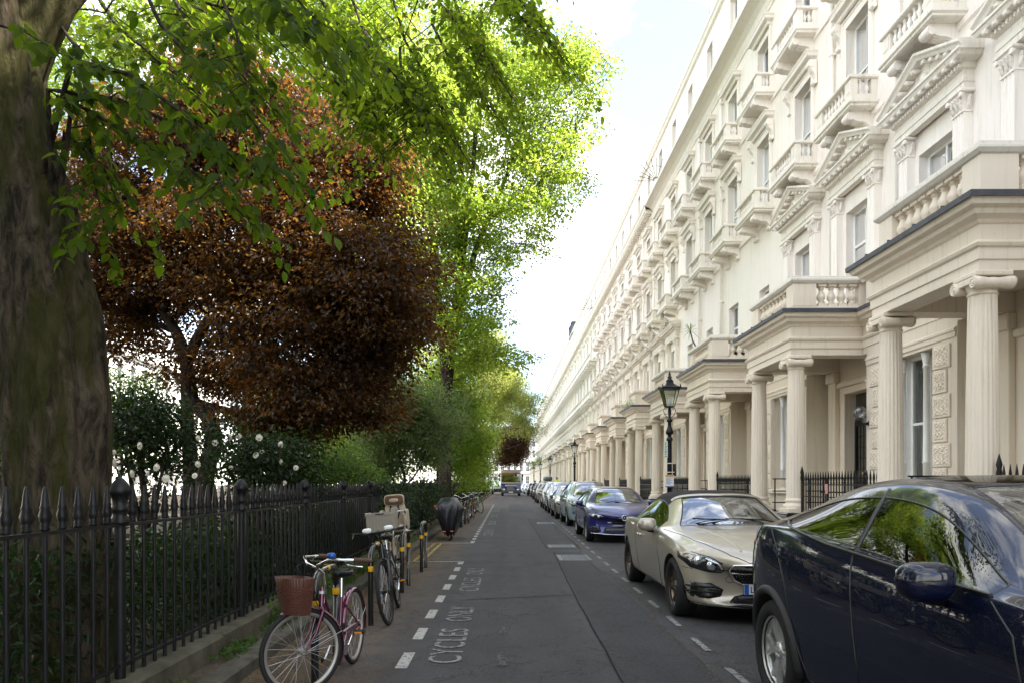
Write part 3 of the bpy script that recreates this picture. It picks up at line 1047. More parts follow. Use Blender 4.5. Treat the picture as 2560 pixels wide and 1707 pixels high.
HLAB = [
 ("white stucco house whose fluted portico stands nearest, at the right edge above the navy car", dict(near=True)),
 ("white stucco house with wrapped laundry behind its portico balusters, second from the near end", dict(near=True)),
 ("plain-walled cream house with a small palm beside its portico balcony", dict(near=True, plain=1)),
 ("plain-walled cream house just behind the nearest lamp post, with small square first-floor windows", dict(near=False, plain=2)),
 ("cream house with the first dentilled portico beyond the nearest lamp post", dict(near=False, dent=True)),
 ("cream house with dentilled portico, second beyond the nearest lamp post", dict(near=False, dent=True)),
 ("cream house with dentilled portico just before the second lamp post", dict(near=False, dent=True)),
 ("cream house with dentilled portico just past the second lamp post", dict(near=False, dent=True)),
 ("last cream house with separate balconies, where the long bracketed balconies begin", dict(near=False, dent=True)),
]
def build_terrace():
 tints = [(1, 1, 1), (1, .99, .97), (1, .99, .955), (1, .985, .965), (1, .985, .955), (1, .975, .945), (1, .985, .96), (.99, .975, .945), (1, .98, .955)]
 for k, (lab, kw) in enumerate(HLAB):
  build_house(k, lab, "stucco houses of the terrace", tint=tints[k], lod=0 if k < 4 else 1, **kw)
 # two more houses this side of the frame: they shade and are mirrored in the cars
 build_house(-1, "white stucco house at the near end of the terrace beside the navy car", "stucco houses of the terrace", False, lod=2)
 build_house(-2, "white stucco house at the near end of the terrace behind the camera", "stucco houses of the terrace", False, lod=2)
 n = 29
 src = None
 for k in range(9, n):
  t = (.97, 1.0, .95) if k < 16 else (.97, .98, .97)
  if src is None:
   src = build_house(k, "pale terraced house far along the street under long bracketed balconies", "far houses with long bracketed balconies", False, kind='b', dent=True, tint=t, lod=2)
  else:
   dup(src, (FX, Y0 + PITCH * k, 0))
# ------------------------------------------------------------------ ground, road, kerbs
def asphalt(name, base, litter=0.0, bright=1.0):
 m, nt, b = new_mat(name)
 v = world_pos(nt)
 c = ramp(nt, noise(nt, 1.3, 5, 0.6, v), [(0.3, tuple(x * .8 for x in base)), (0.7, tuple(x * 1.18 for x in base))])
 sp = ramp(nt, noise(nt, 160, 3, 0.8, v), [(0.40, (.35, .35, .35)), (0.56, (1, 1, 1)), (0.68, (2.3, 2.25, 2.15))])
 c = mix(nt, 0.75, c, mix(nt, 1.0, c, sp, 'MULTIPLY'))
 c = mix(nt, 1.0, c, ramp(nt, noise(nt, 34, 5, .8, v), [(.36, (.62, .62, .62)), (.5, (1, 1, 1)), (.64, (1.5, 1.5, 1.48))]), 'MULTIPLY')
 st = ramp(nt, noise(nt, 0.8, 6, 0.65, world_pos(nt, (1.6, .12, 1))), [(0.42, (0, 0, 0)), (0.7, (.35, .35, .35))])
 c = mix(nt, st, c, tuple(x * 1.5 for x in base))
 # dark oil spots and tar joints
 oil = ramp(nt, noise(nt, 1.9, 3, 0.5, v), [(0.66, (0, 0, 0)), (0.74, (.55, .55, .55))])
 c = mix(nt, oil, c, tuple(x * .45 for x in base))
 cr = noise(nt, 1.1, 7, .62, v, .4)
 crack = ramp(nt, cr, [(.491, (0, 0, 0)), (.497, (.7, .7, .7)), (.503, (.7, .7, .7)), (.509, (0, 0, 0))])
 c = mix(nt, crack, c, (.014, .014, .014))
 trk = ramp(nt, noise(nt, 1.0, 3, .5, world_pos(nt, (.9, .015, 1))), [(.35, (.78, .78, .78)), (.65, (1.22, 1.22, 1.22))])
 c = mix(nt, 1.0, c, trk, 'MULTIPLY')
 # fallen blossom dust
 if litter:
  g = nt.nodes.new("ShaderNodeNewGeometry"); s = nt.nodes.new("ShaderNodeSeparateXYZ")
  nt.links.new(g.outputs['Position'], s.inputs[0])
  near_kerb = N(nt, "ShaderNodeMapRange")
  near_kerb.inputs['From Min'].default_value = -0.75; near_kerb.inputs['From Max'].default_value = -1.75
  nt.links.new(s.outputs['X'], near_kerb.inputs['Value'])
  far = N(nt, "ShaderNodeMapRange"); far.inputs['From Min'].default_value = 30; far.inputs['From Max'].default_value = 60
  far.inputs['To Max'].default_value = .25
  nt.links.new(s.outputs['Y'], far.inputs['Value'])
  mx = N(nt, "ShaderNodeMath", operation='MAXIMUM'); nt.links.new(near_kerb.outputs[0], mx.inputs[0]); nt.links.new(far.outputs[0], mx.inputs[1])
  pt = ramp(nt, noise(nt, 3.5, 8, 0.72, v), [(0.37, (0, 0, 0)), (0.56, (1, 1, 1))])
  f = N(nt, "ShaderNodeMath", operation='MULTIPLY'); nt.links.new(mx.outputs[0], f.inputs[0]); nt.links.new(pt, f.inputs[1])
  f2 = N(nt, "ShaderNodeMath", operation='MULTIPLY'); nt.links.new(f.outputs[0], f2.inputs[0]); f2.inputs[1].default_value = litter
  lc = ramp(nt, noise(nt, 60, 4, 0.7, v), [(0.35, (.06, .036, .018)), (0.52, (.20, .125, .06)), (0.70, (.38, .27, .15))])
  c = mix(nt, f2.outputs[0], c, lc)
 nt.links.new(c, b.inputs['Base Color'])
 b.inputs['Roughness'].default_value = 0.82
 b.inputs['Specular IOR Level'].default_value = 0.35
 bump(nt, b, noise(nt, 130, 4, 0.75, v), 0.5, 0.008)
 MATS[name] = m
 return m
M_ROAD = asphalt("asphalt", (.057, .0535, .056), 0.7)
M_PATCH = asphalt("asphalt_patch", (.040, .038, .041), 0.0)
M_SOIL = simple("garden_soil", (.045, .034, .022), .95, 0, .45, 5, .2, bumpv=.6, bscale=18)
M_KERB = simple("granite_kerb", (.085, .077, .06), .85, 0, .4, 7, .3, bumpv=.5, bscale=45)
M_PLINTH = simple("mossy_plinth", (.08, .072, .05), .9, 0, .45, 5, .3, bumpv=.6, bscale=35)
def paint_mat(name, col, wear):
 m, nt, b = new_mat(name)
 v = world_pos(nt)
 c = mix(nt, ramp(nt, noise(nt, 26, 6, .75, v), [(wear, (0, 0, 0)), (wear + .14, (1, 1, 1))]), col, (.052, .051, .05))
 nt.links.new(c, b.inputs['Base Color']); b.inputs['Roughness'].default_value = .9; b.inputs['Specular IOR Level'].default_value = .08
 MATS[name] = m
 return m
M_PAINT = paint_mat("road_paint", (.42, .41, .38, 1), .51)
M_PAINT_OLD = paint_mat("worn_road_paint", (.30, .295, .285, 1), .47)
M_YPAINT = paint_mat("yellow_road_paint", (.42, .34, .12, 1), .5)
def build_ground():
 mb = MB(); mb.quad((-400, -60, -.06), (400, -60, -.06), (400, 700, -.06), (-400, 700, -.06))
 struct("ground", (mb, M_SOIL))
 mb = MB(); mb.quad((-2.06, -20, 0), (4.0, -20, 0), (4.0, 232, 0), (-2.06, 232, 0))
 mb.quad((-60, 232, 0), (60, 232, 0), (60, 244, 0), (-60, 244, 0))
 struct("road", (mb, M_ROAD))
 mb = MB()
 mb.poly([(.86, -2, .004), (1.62, -2, .004), (1.66, 8, .004), (1.63, 15.6, .004), (1.05, 15.6, .004), (.93, 10, .004)])
 mb.poly([(.95, 16.4, .004), (1.75, 16.4, .004), (1.75, 31, .004), (.95, 31, .004)])
 mb.poly([(.2, 38, .004), (1.5, 38, .004), (1.5, 52, .004), (.2, 52, .004)])
 struct("road_patch", (mb, M_PATCH))
 tar = MB()
 def seam(pts, w=.007):
  for (x0, y0), (x1, y1) in zip(pts, pts[1:]):
   k = max(1, int(math.hypot(x1 - x0, y1 - y0) / .5)); q = [(x0 + (x1 - x0) * i / k + .006 * math.sin(i * 1.9 + x0), y0 + (y1 - y0) * i / k) for i in range(k + 1)]
   for a, b in zip(q, q[1:]):
    dx, dy = b[0] - a[0], b[1] - a[1]; l = math.hypot(dx, dy); nx, ny = -dy / l * w, dx / l * w
    tar.quad((a[0] - nx, a[1] - ny, .0078), (b[0] - nx, b[1] - ny, .0078), (b[0] + nx, b[1] + ny, .0078), (a[0] + nx, a[1] + ny, .0078))
 seam([(.86, 3), (.93, 10), (1.05, 15.6), (1.63, 15.6)]); seam([(.95, 16.4), (1.75, 16.4), (1.75, 31), (.95, 31), (.95, 16.4)]); seam([(.2, 38), (1.5, 38)]); seam([(-.5, 9.2), (.9, 9.6)], .012); seam([(-.8, 19.5), (.95, 19.2)], .015); seam([(1.75, 12.1), (3.9, 11.8)], .014)
 struct("tar_seam", (tar, simple("tar", (.030, .029, .030), .95, 0, .3, spec=.03)))
 # right-hand pavement and its kerb
 mb = MB(); mb.quad((4.16, -20, .12), (9.0, -20, .12), (9.0, 232, .12), (4.16, 232, .12))
 struct("pavement", (mb, M_PAVE))
 k = struct("kerb_stones", (MB().box(4.005, 4.158, -20, 3, -.05, .12, 0, .015), M_KERB))
 me = MB().box(-.075, .075, -.49, .49, -.05, .122, 0, .015).mesh("kerb_stone", M_KERB)
 for i in range(70):
  obj("kerb_stone", me, k, (4.082, 3.5 + i, 0))
 # left kerb and narrow strip
 k = struct("kerb_edge", (MB().box(-2.2, -2.02, 75, 228, -.05, .105, 0, .02), M_KERB))
 mes = [MB().box(-.09, .09, -.492, .492, -.06, .10 + .006 * j, 0, .018).mesh("kerb_stone", M_KERB) for j in range(3)]
 for i in range(74):
  obj("kerb_stone", mes[i % 3], k, (-2.11 + .006 * math.sin(i * 2.1), 1.5 + i, 0), (0, 0, .006 * math.sin(i * 1.7)))
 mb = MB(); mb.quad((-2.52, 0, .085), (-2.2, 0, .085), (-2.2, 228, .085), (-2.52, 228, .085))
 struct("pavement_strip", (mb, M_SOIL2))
 k = struct("plinth_wall", (MB().box(-2.62, -2.34, 75, 228, -.05, .255, 0, .02), M_PLINTH))
 mes = [MB().box(-.14, .14, -.74, .74, -.06, .25 + .005 * j, 0, .022).mesh("coping_stone", M_PLINTH) for j in range(3)]
 for i in range(50):
  obj("coping_stone", mes[(i * 2) % 3], k, (-2.48 + .006 * math.sin(i * 1.3), .75 + i * 1.485, 0), (0, 0, .004 * math.sin(i * 2.7)))
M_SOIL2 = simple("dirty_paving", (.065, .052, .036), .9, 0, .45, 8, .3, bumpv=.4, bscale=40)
def build_markings():
 root = thing("bay_marking", "white dashed outline of the cycle bay with worn paint on the left of the road", "road marking", (0, 0, 0))
 mb = MB()
 def dash(x, y0, y1, w=.1):
  mb.quad((x - w / 2, y0, .006), (x + w / 2, y0, .006), (x + w / 2, y1, .006), (x - w / 2, y1, .006))
 dm = MB().quad((-.05, 0, .006), (.05, 0, .006), (.05, .54, .006), (-.05, .54, .006)).mesh("dash", M_PAINT)
 for i in range(10):
  obj("dash", dm, root, (-.85, 2.55 + i * 1.075, 0))
 dash(-.85, 13.25, 13.72)
 mb.quad((-2.0, 13.66, .0065), (-.9, 13.66, .0065), (-.9, 13.74, .0065), (-2.0, 13.74, .0065))
 obj("end_line", (mb, M_PAINT), root)
 root2 = thing("bay_marking", "white dashed outline of the farther cycle bay beside the covered bicycle", "road marking", (0, 0, 0))
 for i in range(34):
  obj("dash", dm, root2, (-.85, 18.1 + i * .99, 0))
 mb = MB(); mb.quad((-2.0, 17.95, .0065), (-.8, 17.95, .0065), (-.8, 18.04, .0065), (-2.0, 18.04, .0065))
 mb.quad((-2.0, 51.9, .0065), (-.8, 51.9, .0065), (-.8, 52.0, .0065), (-2.0, 52.0, .0065))
 obj("end_line", (mb, M_PAINT), root2)
 mb = MB()
 for x in (-1.78, -1.62):
  mb.quad((x - .03, 13.8, .005), (x + .03, 13.8, .005), (x + .03, 17.9, .005), (x - .03, 17.9, .005))
 o = obj("yellow_line", (mb, M_YPAINT)); tag(o, "faded double yellow lines between the two cycle bays", "road marking")
 # lettering
 ml = {}
 for word, w in (("CYCLES", 1.40), ("ONLY", .90)):
  me = text_mesh(word, .41, word.lower() + "_lettering", 0, 1.05, width=w)
  me.materials.append(M_PAINT_OLD); ml[word] = me
 places = [(5.95, "nearest the maroon bicycle"), (9.95, "before the first bay's end line"), (20.6, "opposite the covered bicycle"), (26.2, "second along the farther bay"), (32.0, "third along the farther bay"), (38.5, "fourth along the farther bay")]
 for y, lab in places:
  t = thing("road_lettering", "white CYCLES ONLY lettering on the asphalt, " + lab, "road lettering", (-.38, y, .007), R(90), "CYCLES ONLY markings")
  obj("word", ml["CYCLES"], t); obj("word", ml["ONLY"], t, (1.82, 0, 0))
 # right-hand bay dashes
 root = thing("bay_marking", "thin white dashed line along the parked cars on the right", "road marking", (0, 0, 0))
 dm2 = MB().quad((-.03, 0, .0085), (.03, 0, .0085), (.03, .55, .0085), (-.03, .55, .0085)).mesh("dash", M_PAINT_OLD)
 for i in range(26):
  obj("dash", dm2, root, (1.78 + .012 * min(i, 20), 3.0 + i * 1.12, 0))
 # old centre dashes
 root = thing("centre_marking", "nearly worn away row of white squares in the middle of the road", "road marking", (0, 0, 0))
 dm3 = MB().quad((-.045, 0, .0045), (.045, 0, .0045), (.045, .5, .0045), (-.045, .5, .0045)).mesh("dash", M_PAINT_GHOST)
 for i in range(20):
  obj("dash", dm3, root, (-.03, 4.6 + i * 1.25, 0))
 # drain covers
 m, nt, b = new_mat("cast_iron_cover")
 v = world_pos(nt)
 vo = N(nt, "ShaderNodeTexVoronoi", Scale=26.0); nt.links.new(v, vo.inputs['Vector'])
 nt.links.new(ramp(nt, vo.outputs['Distance'], [(.15, (.22, .22, .225)), (.5, (.09, .09, .092))]), b.inputs['Base Color'])
 b.inputs['Roughness'].default_value = .55; b.inputs['Metallic'].default_value = .25
 for (x0, x1, y0, y1, lab) in ((1.06, 1.70, 13.9, 15.0, "square metal access cover in the road nearest the champagne convertible"), (1.02, 1.66, 16.75, 17.5, "second metal cover in the road, beyond the nearest one"), (1.2, 1.86, 26.7, 27.7, "metal cover in the road in front of the blue hatchback's far neighbours")):
  t = thing("access_cover", lab, "manhole cover", ((x0 + x1) / 2, (y0 + y1) / 2, 0), 0, "metal covers in the road")
  w, l = (x1 - x0) / 2, (y1 - y0) / 2
  f = MB()
  for a, b_, c_, d in ((-w, -w + .05, -l, l), (w - .05, w, -l, l), (-w + .05, w - .05, -l, -l + .05), (-w + .05, w - .05, l - .05, l)):
   f.box(a, b_, c_, d, -.02, .010)
  obj("frame", (f, simple("worn_iron", (.13, .13, .132), .6, .2, .3, 9)), t)
  pl = MB(); pl.box(-w + .052, w - .052, -l + .052, l - .052, -.02, .009)
  n1, n2 = 9, 14
  for i in range(n1):
   for j in range(n2):
    x = -w + .07 + (2 * w - .14) * (i + .5) / n1; y = -l + .07 + (2 * l - .14) * (j + .5) / n2
    a = .016 if (i + j) % 2 else .008
    pl.box(x - a, x + a, y - (.024 - a), y + (.024 - a), .009, .014)
  obj("plate", (pl, m), t)
M_PAINT_GHOST = paint_mat("ghost_road_paint", (.135, .131, .13, 1), .40)
# ------------------------------------------------------------------ square railings
FNX = -2.48
def fence_bar_mb(n=8):
 mb = MB()
 mb.tube([(0, 0, -.12), (0, 0, 1.27)], .0135, n, cap=False)
 return mb
def spike_mb(n=8):
 """cast finial: collar, leaf-shaped socket, long point"""
 mb = MB()
 lobes = lambda an, i: 1.0 + (.13 * math.cos(an * 4) if i in (5, 6, 7) else 0.05 * math.cos(an * 4) if i > 7 else 0)
 mb.lathe([(.020, 0), (.026, .009), (.020, .02), (.025, .029), (.021, .038), (.026, .053), (.031, .08), (.022, .114), (.026, .126), (.021, .141), (.016, .19), (.009, .232), (.003, .242)], n, (0, 0, 1.285), rfun=lobes)
 return mb
def fence_post_mb():
 mb = MB()
 mb.lathe([(.034, -.12), (.034, 1.29)], 14, cap=False)
 mb.lathe([(.05, 0), (.056, .016), (.048, .04), (.04, .056), (.047, .088), (.055, .10), (.044, .116), (.045, .155), (.055, .19), (.06, .194), (.068, .205), (.065, .23), (.05, .265), (.028, .292), (.008, .303)], 12, (0, 0, 1.275), rfun=lambda an, i: 1 + (.06 * math.cos(an * 6) if i > 9 else 0))
 return mb
def build_fence():
 f = thing("square_railings", "long black iron railings with spiked finials along the garden", "railings", (FNX, 0, -.05))
 f.rotation_euler = (.003, 0, 0)
 bar = fence_bar_mb(8).mesh("bar", M_IRON); sp = spike_mb(8).mesh("spike", M_IRON)
 far = MB(); fb = MB(); fb.tube([(0, 0, -.2), (0, 0, 1.28)], .0135, 4, cap=False); fb.lathe([(.02, 1.285), (.03, 1.35), (.02, 1.42), (.003, 1.527)], 5, (0, 0, 0))
 y = 2.29; i = 0; npan = 0; nbar = 0
 ph = FNX / -2.25
 posts = []
 pitch = 1.9 * ph; step = pitch / 14
 yp = 4.16 * ph - 2 * pitch
 post = fence_post_mb().mesh("post", M_IRON)
 j = 0
 while yp < 120:
  if j < 34: obj("post", post, f, (0, yp, 0))
  else: far.join(fence_post_mb() if False else fb, (0, yp, 0))
  for k in range(1, 14):
   yy = yp + k * step
   if nbar < 300:
    b = obj("bar", bar, f, (0, yy, 0), (0, 0, .3 * math.sin(nbar)))
    if nbar < 150: obj("spike", sp, b)
    else: pass
    nbar += 1
    if nbar > 150: far.join(fb2, (0, yy, 0))
   elif yp < 90:
    far.join(fb, (0, yy, 0))
  yp += pitch; j += 1
 far.T = None
 o = obj("distant_bars", (far, M_IRON), f); o['kind'] = 'stuff'
 rl = MB(); rl.box(-.018, .018, .2, 120, 1.262, 1.282); rl.box(-.018, .018, .2, 120, .36, .378)
 obj("rail", (rl, M_IRON), f)
fb2 = MB(); fb2.lathe([(.02, 1.285), (.03, 1.35), (.02, 1.42), (.003, 1.527)], 5, (0, 0, 0))
# ------------------------------------------------------------------ area railings in front of the terrace
def area_bar_mb():
 mb = MB(); mb.tube([(0, 0, .12), (0, 0, 1.58)], .0115, 6, cap=False)
 mb.lathe([(.016, 1.5), (.022, 1.52), (.014, 1.545), (.024, 1.6), (.018, 1.66), (.003, 1.76)], 6)
 return mb
def build_area_railings():
 bar = area_bar_mb().mesh("bar", M_IRON)
 labs = ["black spear-topped railing between the two nearest porticos", "black spear-topped railing between the second and third porticos", "black spear-topped railing behind the nearest lamp post",
   "black spear-topped railing just beyond the nearest lamp post"]
 joined = MB(); jb = area_bar_mb()
 n = 27
 ys = [(1.55 + 3.24 * (i + .5) / n) for i in range(n)]
 for y in ys: joined.join(jb, (0, y, 0))
 jme = joined.mesh("bar_row", M_IRON)
 rails = MB(); rails.box(-.014, .014, 1.5, 4.84, 1.47, 1.495); rails.box(-.014, .014, 1.5, 4.84, 1.22, 1.24); rails.box(-.014, .014, 1.5, 4.84, .24, .26)
 for y in (1.52, 4.82):
  rails.tube([(0, y, .12), (0, y, 1.6)], .024, 10); rails.lathe([(.03, 1.58), (.04, 1.64), (.028, 1.7), (.04, 1.76), (.004, 1.9)], 10, (0, y, 0))
 rme = rails.mesh("rail", M_IRON)
 # porch side rails
 side = MB()
 for s in (-1.44, 1.44):
  for z in (1.0, 1.3, 1.62): side.box(-1.55, -.05, s - .012, s + .012, z, z + .028)
  for i in range(4): side.box(-1.5 + i * .46, -1.475 + i * .46, s - .014, s + .014, .80, 1.62)
 sme = side.mesh("guard_rail", M_IRON)
 for k in range(-1, 22):
  lab = labs[k] if 0 <= k < 4 else ("black spear-topped railing right beside the navy car's windscreen" if k < 0 else "black railing between two porticos farther down the terrace")
  t = thing("area_railing", lab, "railing", (FX - 2.0, Y0 + PITCH * k, 0), 0, "area railings of the terrace")
  obj("rail", rme, t)
  if 0 <= k < 3:
   for y in ys: obj("bar", bar, t, (0, y, 0))
  else:
   o = obj("bar_row", jme, t); o['kind'] = 'stuff'
 for k in range(-1, 12):
  lab = ["plain black guard rail at the side of the nearest porch", "plain black guard rail on the second porch from the near end", "plain black guard rail on the third porch from the near end"][k] if 0 <= k < 3 else "plain black guard rail on a porch farther down the terrace"
  o = obj("guard_rail", sme, None, (FX, Y0 + PITCH * k, 0)); tag(o, lab, "guard rail", "porch guard rails")
# ------------------------------------------------------------------ street lamps
M_LANT = glass("lantern_glass", (.88, .92, .88), .12, .05)
def build_lamps():
 spots = [(4.1, 17.8, 4.33, "black gas-style street lamp nearest the camera, with a notice tied to its post"), (4.1, 42.3, 4.2, "second black street lamp along the terrace"), (4.1, 65.7, 4.2, "third black street lamp along the terrace"),
             (4.1, 84, 4.2, "fourth black street lamp along the terrace, small"), (4.1, 103, 4.2, "tiny black street lamp far down the terrace")]
 t = thing("street_lamp", spots[0][3], "street lamp", spots[0][:2] + (.12,), 0, "black lantern lamps along the pavement")
 mb = MB()
 mb.lathe([(.13, 0), (.13, .08), (.11, .1), (.1, .5), (.115, .53), (.1, .58), (.075, .62), (.062, .75)], 16)
 mb.lathe([(.058, .72), (.052, 2.5), (.07, 2.52), (.08, 2.56), (.07, 2.6), (.05, 2.62), (.05, 2.68), (.09, 2.7), (.10, 2.76), (.07, 2.83), (.05, 2.9), (.042, 3.0), (.075, 3.03), (.075, 3.06), (.035, 3.1), (.028, 3.4)], 14)
 for i in range(7):
  a = i * 2 * math.pi / 7
  mb.tube([(math.cos(a) * .055, math.sin(a) * .055, .75), (math.cos(a) * .05, math.sin(a) * .05, 2.5)], .009, 5)
 obj("post", (mb, M_IRON), t)
 mb = MB()
 for s in (-1, 1):
  for ax in (0, 1):
   pts = [(.04, 3.12), (.12, 3.2), (.155, 3.3), (.11, 3.38), (.075, 3.345), (.1, 3.32)]
   pts = [((s * a, 0, z) if ax == 0 else (0, s * a, z)) for a, z in pts]
   mb.tube(pts, .009, 6)
 obj("scroll_bracket", (mb, M_IRON), t)
 z0, z1, a, b = 3.40, 3.86, .10, .205
 mb = MB()
 c0 = [(-a, -a, z0), (a, -a, z0), (a, a, z0), (-a, a, z0)]; c1 = [(-b, -b, z1), (b, -b, z1), (b, b, z1), (-b, b, z1)]
 for i in range(4):
  mb.tube([c0[i], c1[i]], .011, 6); mb.tube([c0[i], c0[(i + 1) % 4]], .012, 6); mb.tube([c1[i], c1[(i + 1) % 4]], .014, 6)
 mb.box(-a, a, -a, a, z0 - .02, z0)
 def sq(z, h): return [(-h, -h, z), (h, -h, z), (h, h, z), (-h, h, z)]
 lv = [(3.86, .235), (3.885, .24), (3.93, .15), (3.99, .085), (4.05, .075)]
 for (za, ha), (zb, hb) in zip(lv, lv[1:]):
  A, B = sq(za, ha), sq(zb, hb)
  for i in range(4): mb.quad(A[i], A[(i + 1) % 4], B[(i + 1) % 4], B[i])
 mb.poly(sq(3.86, .235)[::-1])
 for i in range(4):
  x, y, z = sq(3.89, .22)[i]; mb.lathe([(.014, 0), (.018, .03), (.003, .075)], 6, (x, y, z))
 mb.lathe([(.085, 4.04), (.095, 4.07), (.06, 4.1), (.045, 4.13), (.06, 4.16), (.03, 4.19), (.035, 4.23), (.02, 4.27), (.004, 4.33)], 12)
 ln = obj("lantern", (mb, M_IRON), t)
 mb = MB()
 for i in range(4): mb.quad(*[tuple(np.array(q) * (1, 1, 1)) for q in (c0[i], c0[(i + 1) % 4], c1[(i + 1) % 4], c1[i])])
 obj("pane", (mb, M_LANT), ln)
 mb = MB()
 for i in range(4):
  x, y = ((.03, 0), (-.03, 0), (0, .03), (0, -.03))[i]
  mb.lathe([(.012, 3.42), (.012, 3.5), (.02, 3.56), (.008, 3.6)], 6, (x, y, 0))
 obj("burner", (mb, M_WOODW), ln)
 for x, y, h, lab in spots[1:]:
  dup(t, (x, y, .12), 0, lab, scale=h / 4.45)
 t.scale = (1, 1, 4.21 / 4.33)
 # notice on the nearest post
 n = thing("street_notice", "white planning notice with an orange heading strapped to the nearest lamp post", "notice", (4.1 - .02, 17.8 - .09, 1.42))
 W, H = .21, .31
 M_NW = simple("notice_white", (.72, .73, .74), .5, 0, .03); M_NO = simple("notice_orange", (.85, .40, .04), .5, 0, .05); M_NB = simple("notice_blue", (.05, .07, .3), .5, 0, .05)
 obj("board", (MB().box(-W / 2, W / 2, 0, .006, 0, H, 0), M_NW), n)
 obj("heading", (MB().box(-W / 2 + .001, W / 2 - .001, -.002, -.0005, H - .055, H - .001), M_NO), n)
 obj("footer", (MB().box(-W / 2 + .001, W / 2 - .001, -.002, -.0005, .001, .028), M_NB), n)
 me = text_mesh("NOTICE", .045, "heading_text", 0, width=.15); me.materials.append(M_BLACK)
 # the heading's words cannot be read in the photograph; thin grey print lines stand in for the body text
 bpy.data.meshes.remove(me)
 mb = MB()
 for i in range(9):
  w = .15 - .03 * ((i * 7) % 3)
  mb.box(-W / 2 + .02, -W / 2 + .02 + w, -.0015, -.0005, H - .09 - i * .018, H - .083 - i * .018)
 mb.box(-W / 2 + .03, W / 2 - .03, -.003, -.002, H - .04, H - .02)
 obj("print_line", (mb, simple("notice_print", (.22, .25, .32), .6)), n)
 v = thing("timetable_panel", "narrow upright white panel fixed high on the nearest lamp post", "sign", (4.1 - .06, 17.8 - .07, 2.15))
 obj("panel", (MB().box(-.09, -.0, 0, .008, 0, .42, 0, .003), simple("pale_panel", (.62, .70, .64), .4, 0, .05)), v)
 mb = MB()
 for i in range(9):
  mb.box(-.075, -.02 - .012 * ((i * 5) % 3), -.002, -.0005, .03 + i * .042, .05 + i * .042)
 obj("print_line", (mb, simple("panel_print", (.12, .25, .2), .6)), v)
 v = thing("sign_bracket", "pair of pale steel bands holding a small dark sign on the nearest lamp post", "sign bracket", (4.1, 17.8, 1.78))
 mb = MB()
 for z in (0, .22): mb.lathe([(.066, z), (.072, z), (.072, z + .025), (.066, z + .025)], 14); mb.box(-.1, .1, -.085, -.07, z, z + .025)
 obj("band", (mb, M_STEEL), v)
 obj("sign_plate", (MB().box(.075, .16, -.02, -.01, -.08, .22, 0, .003), M_BLACK), v)
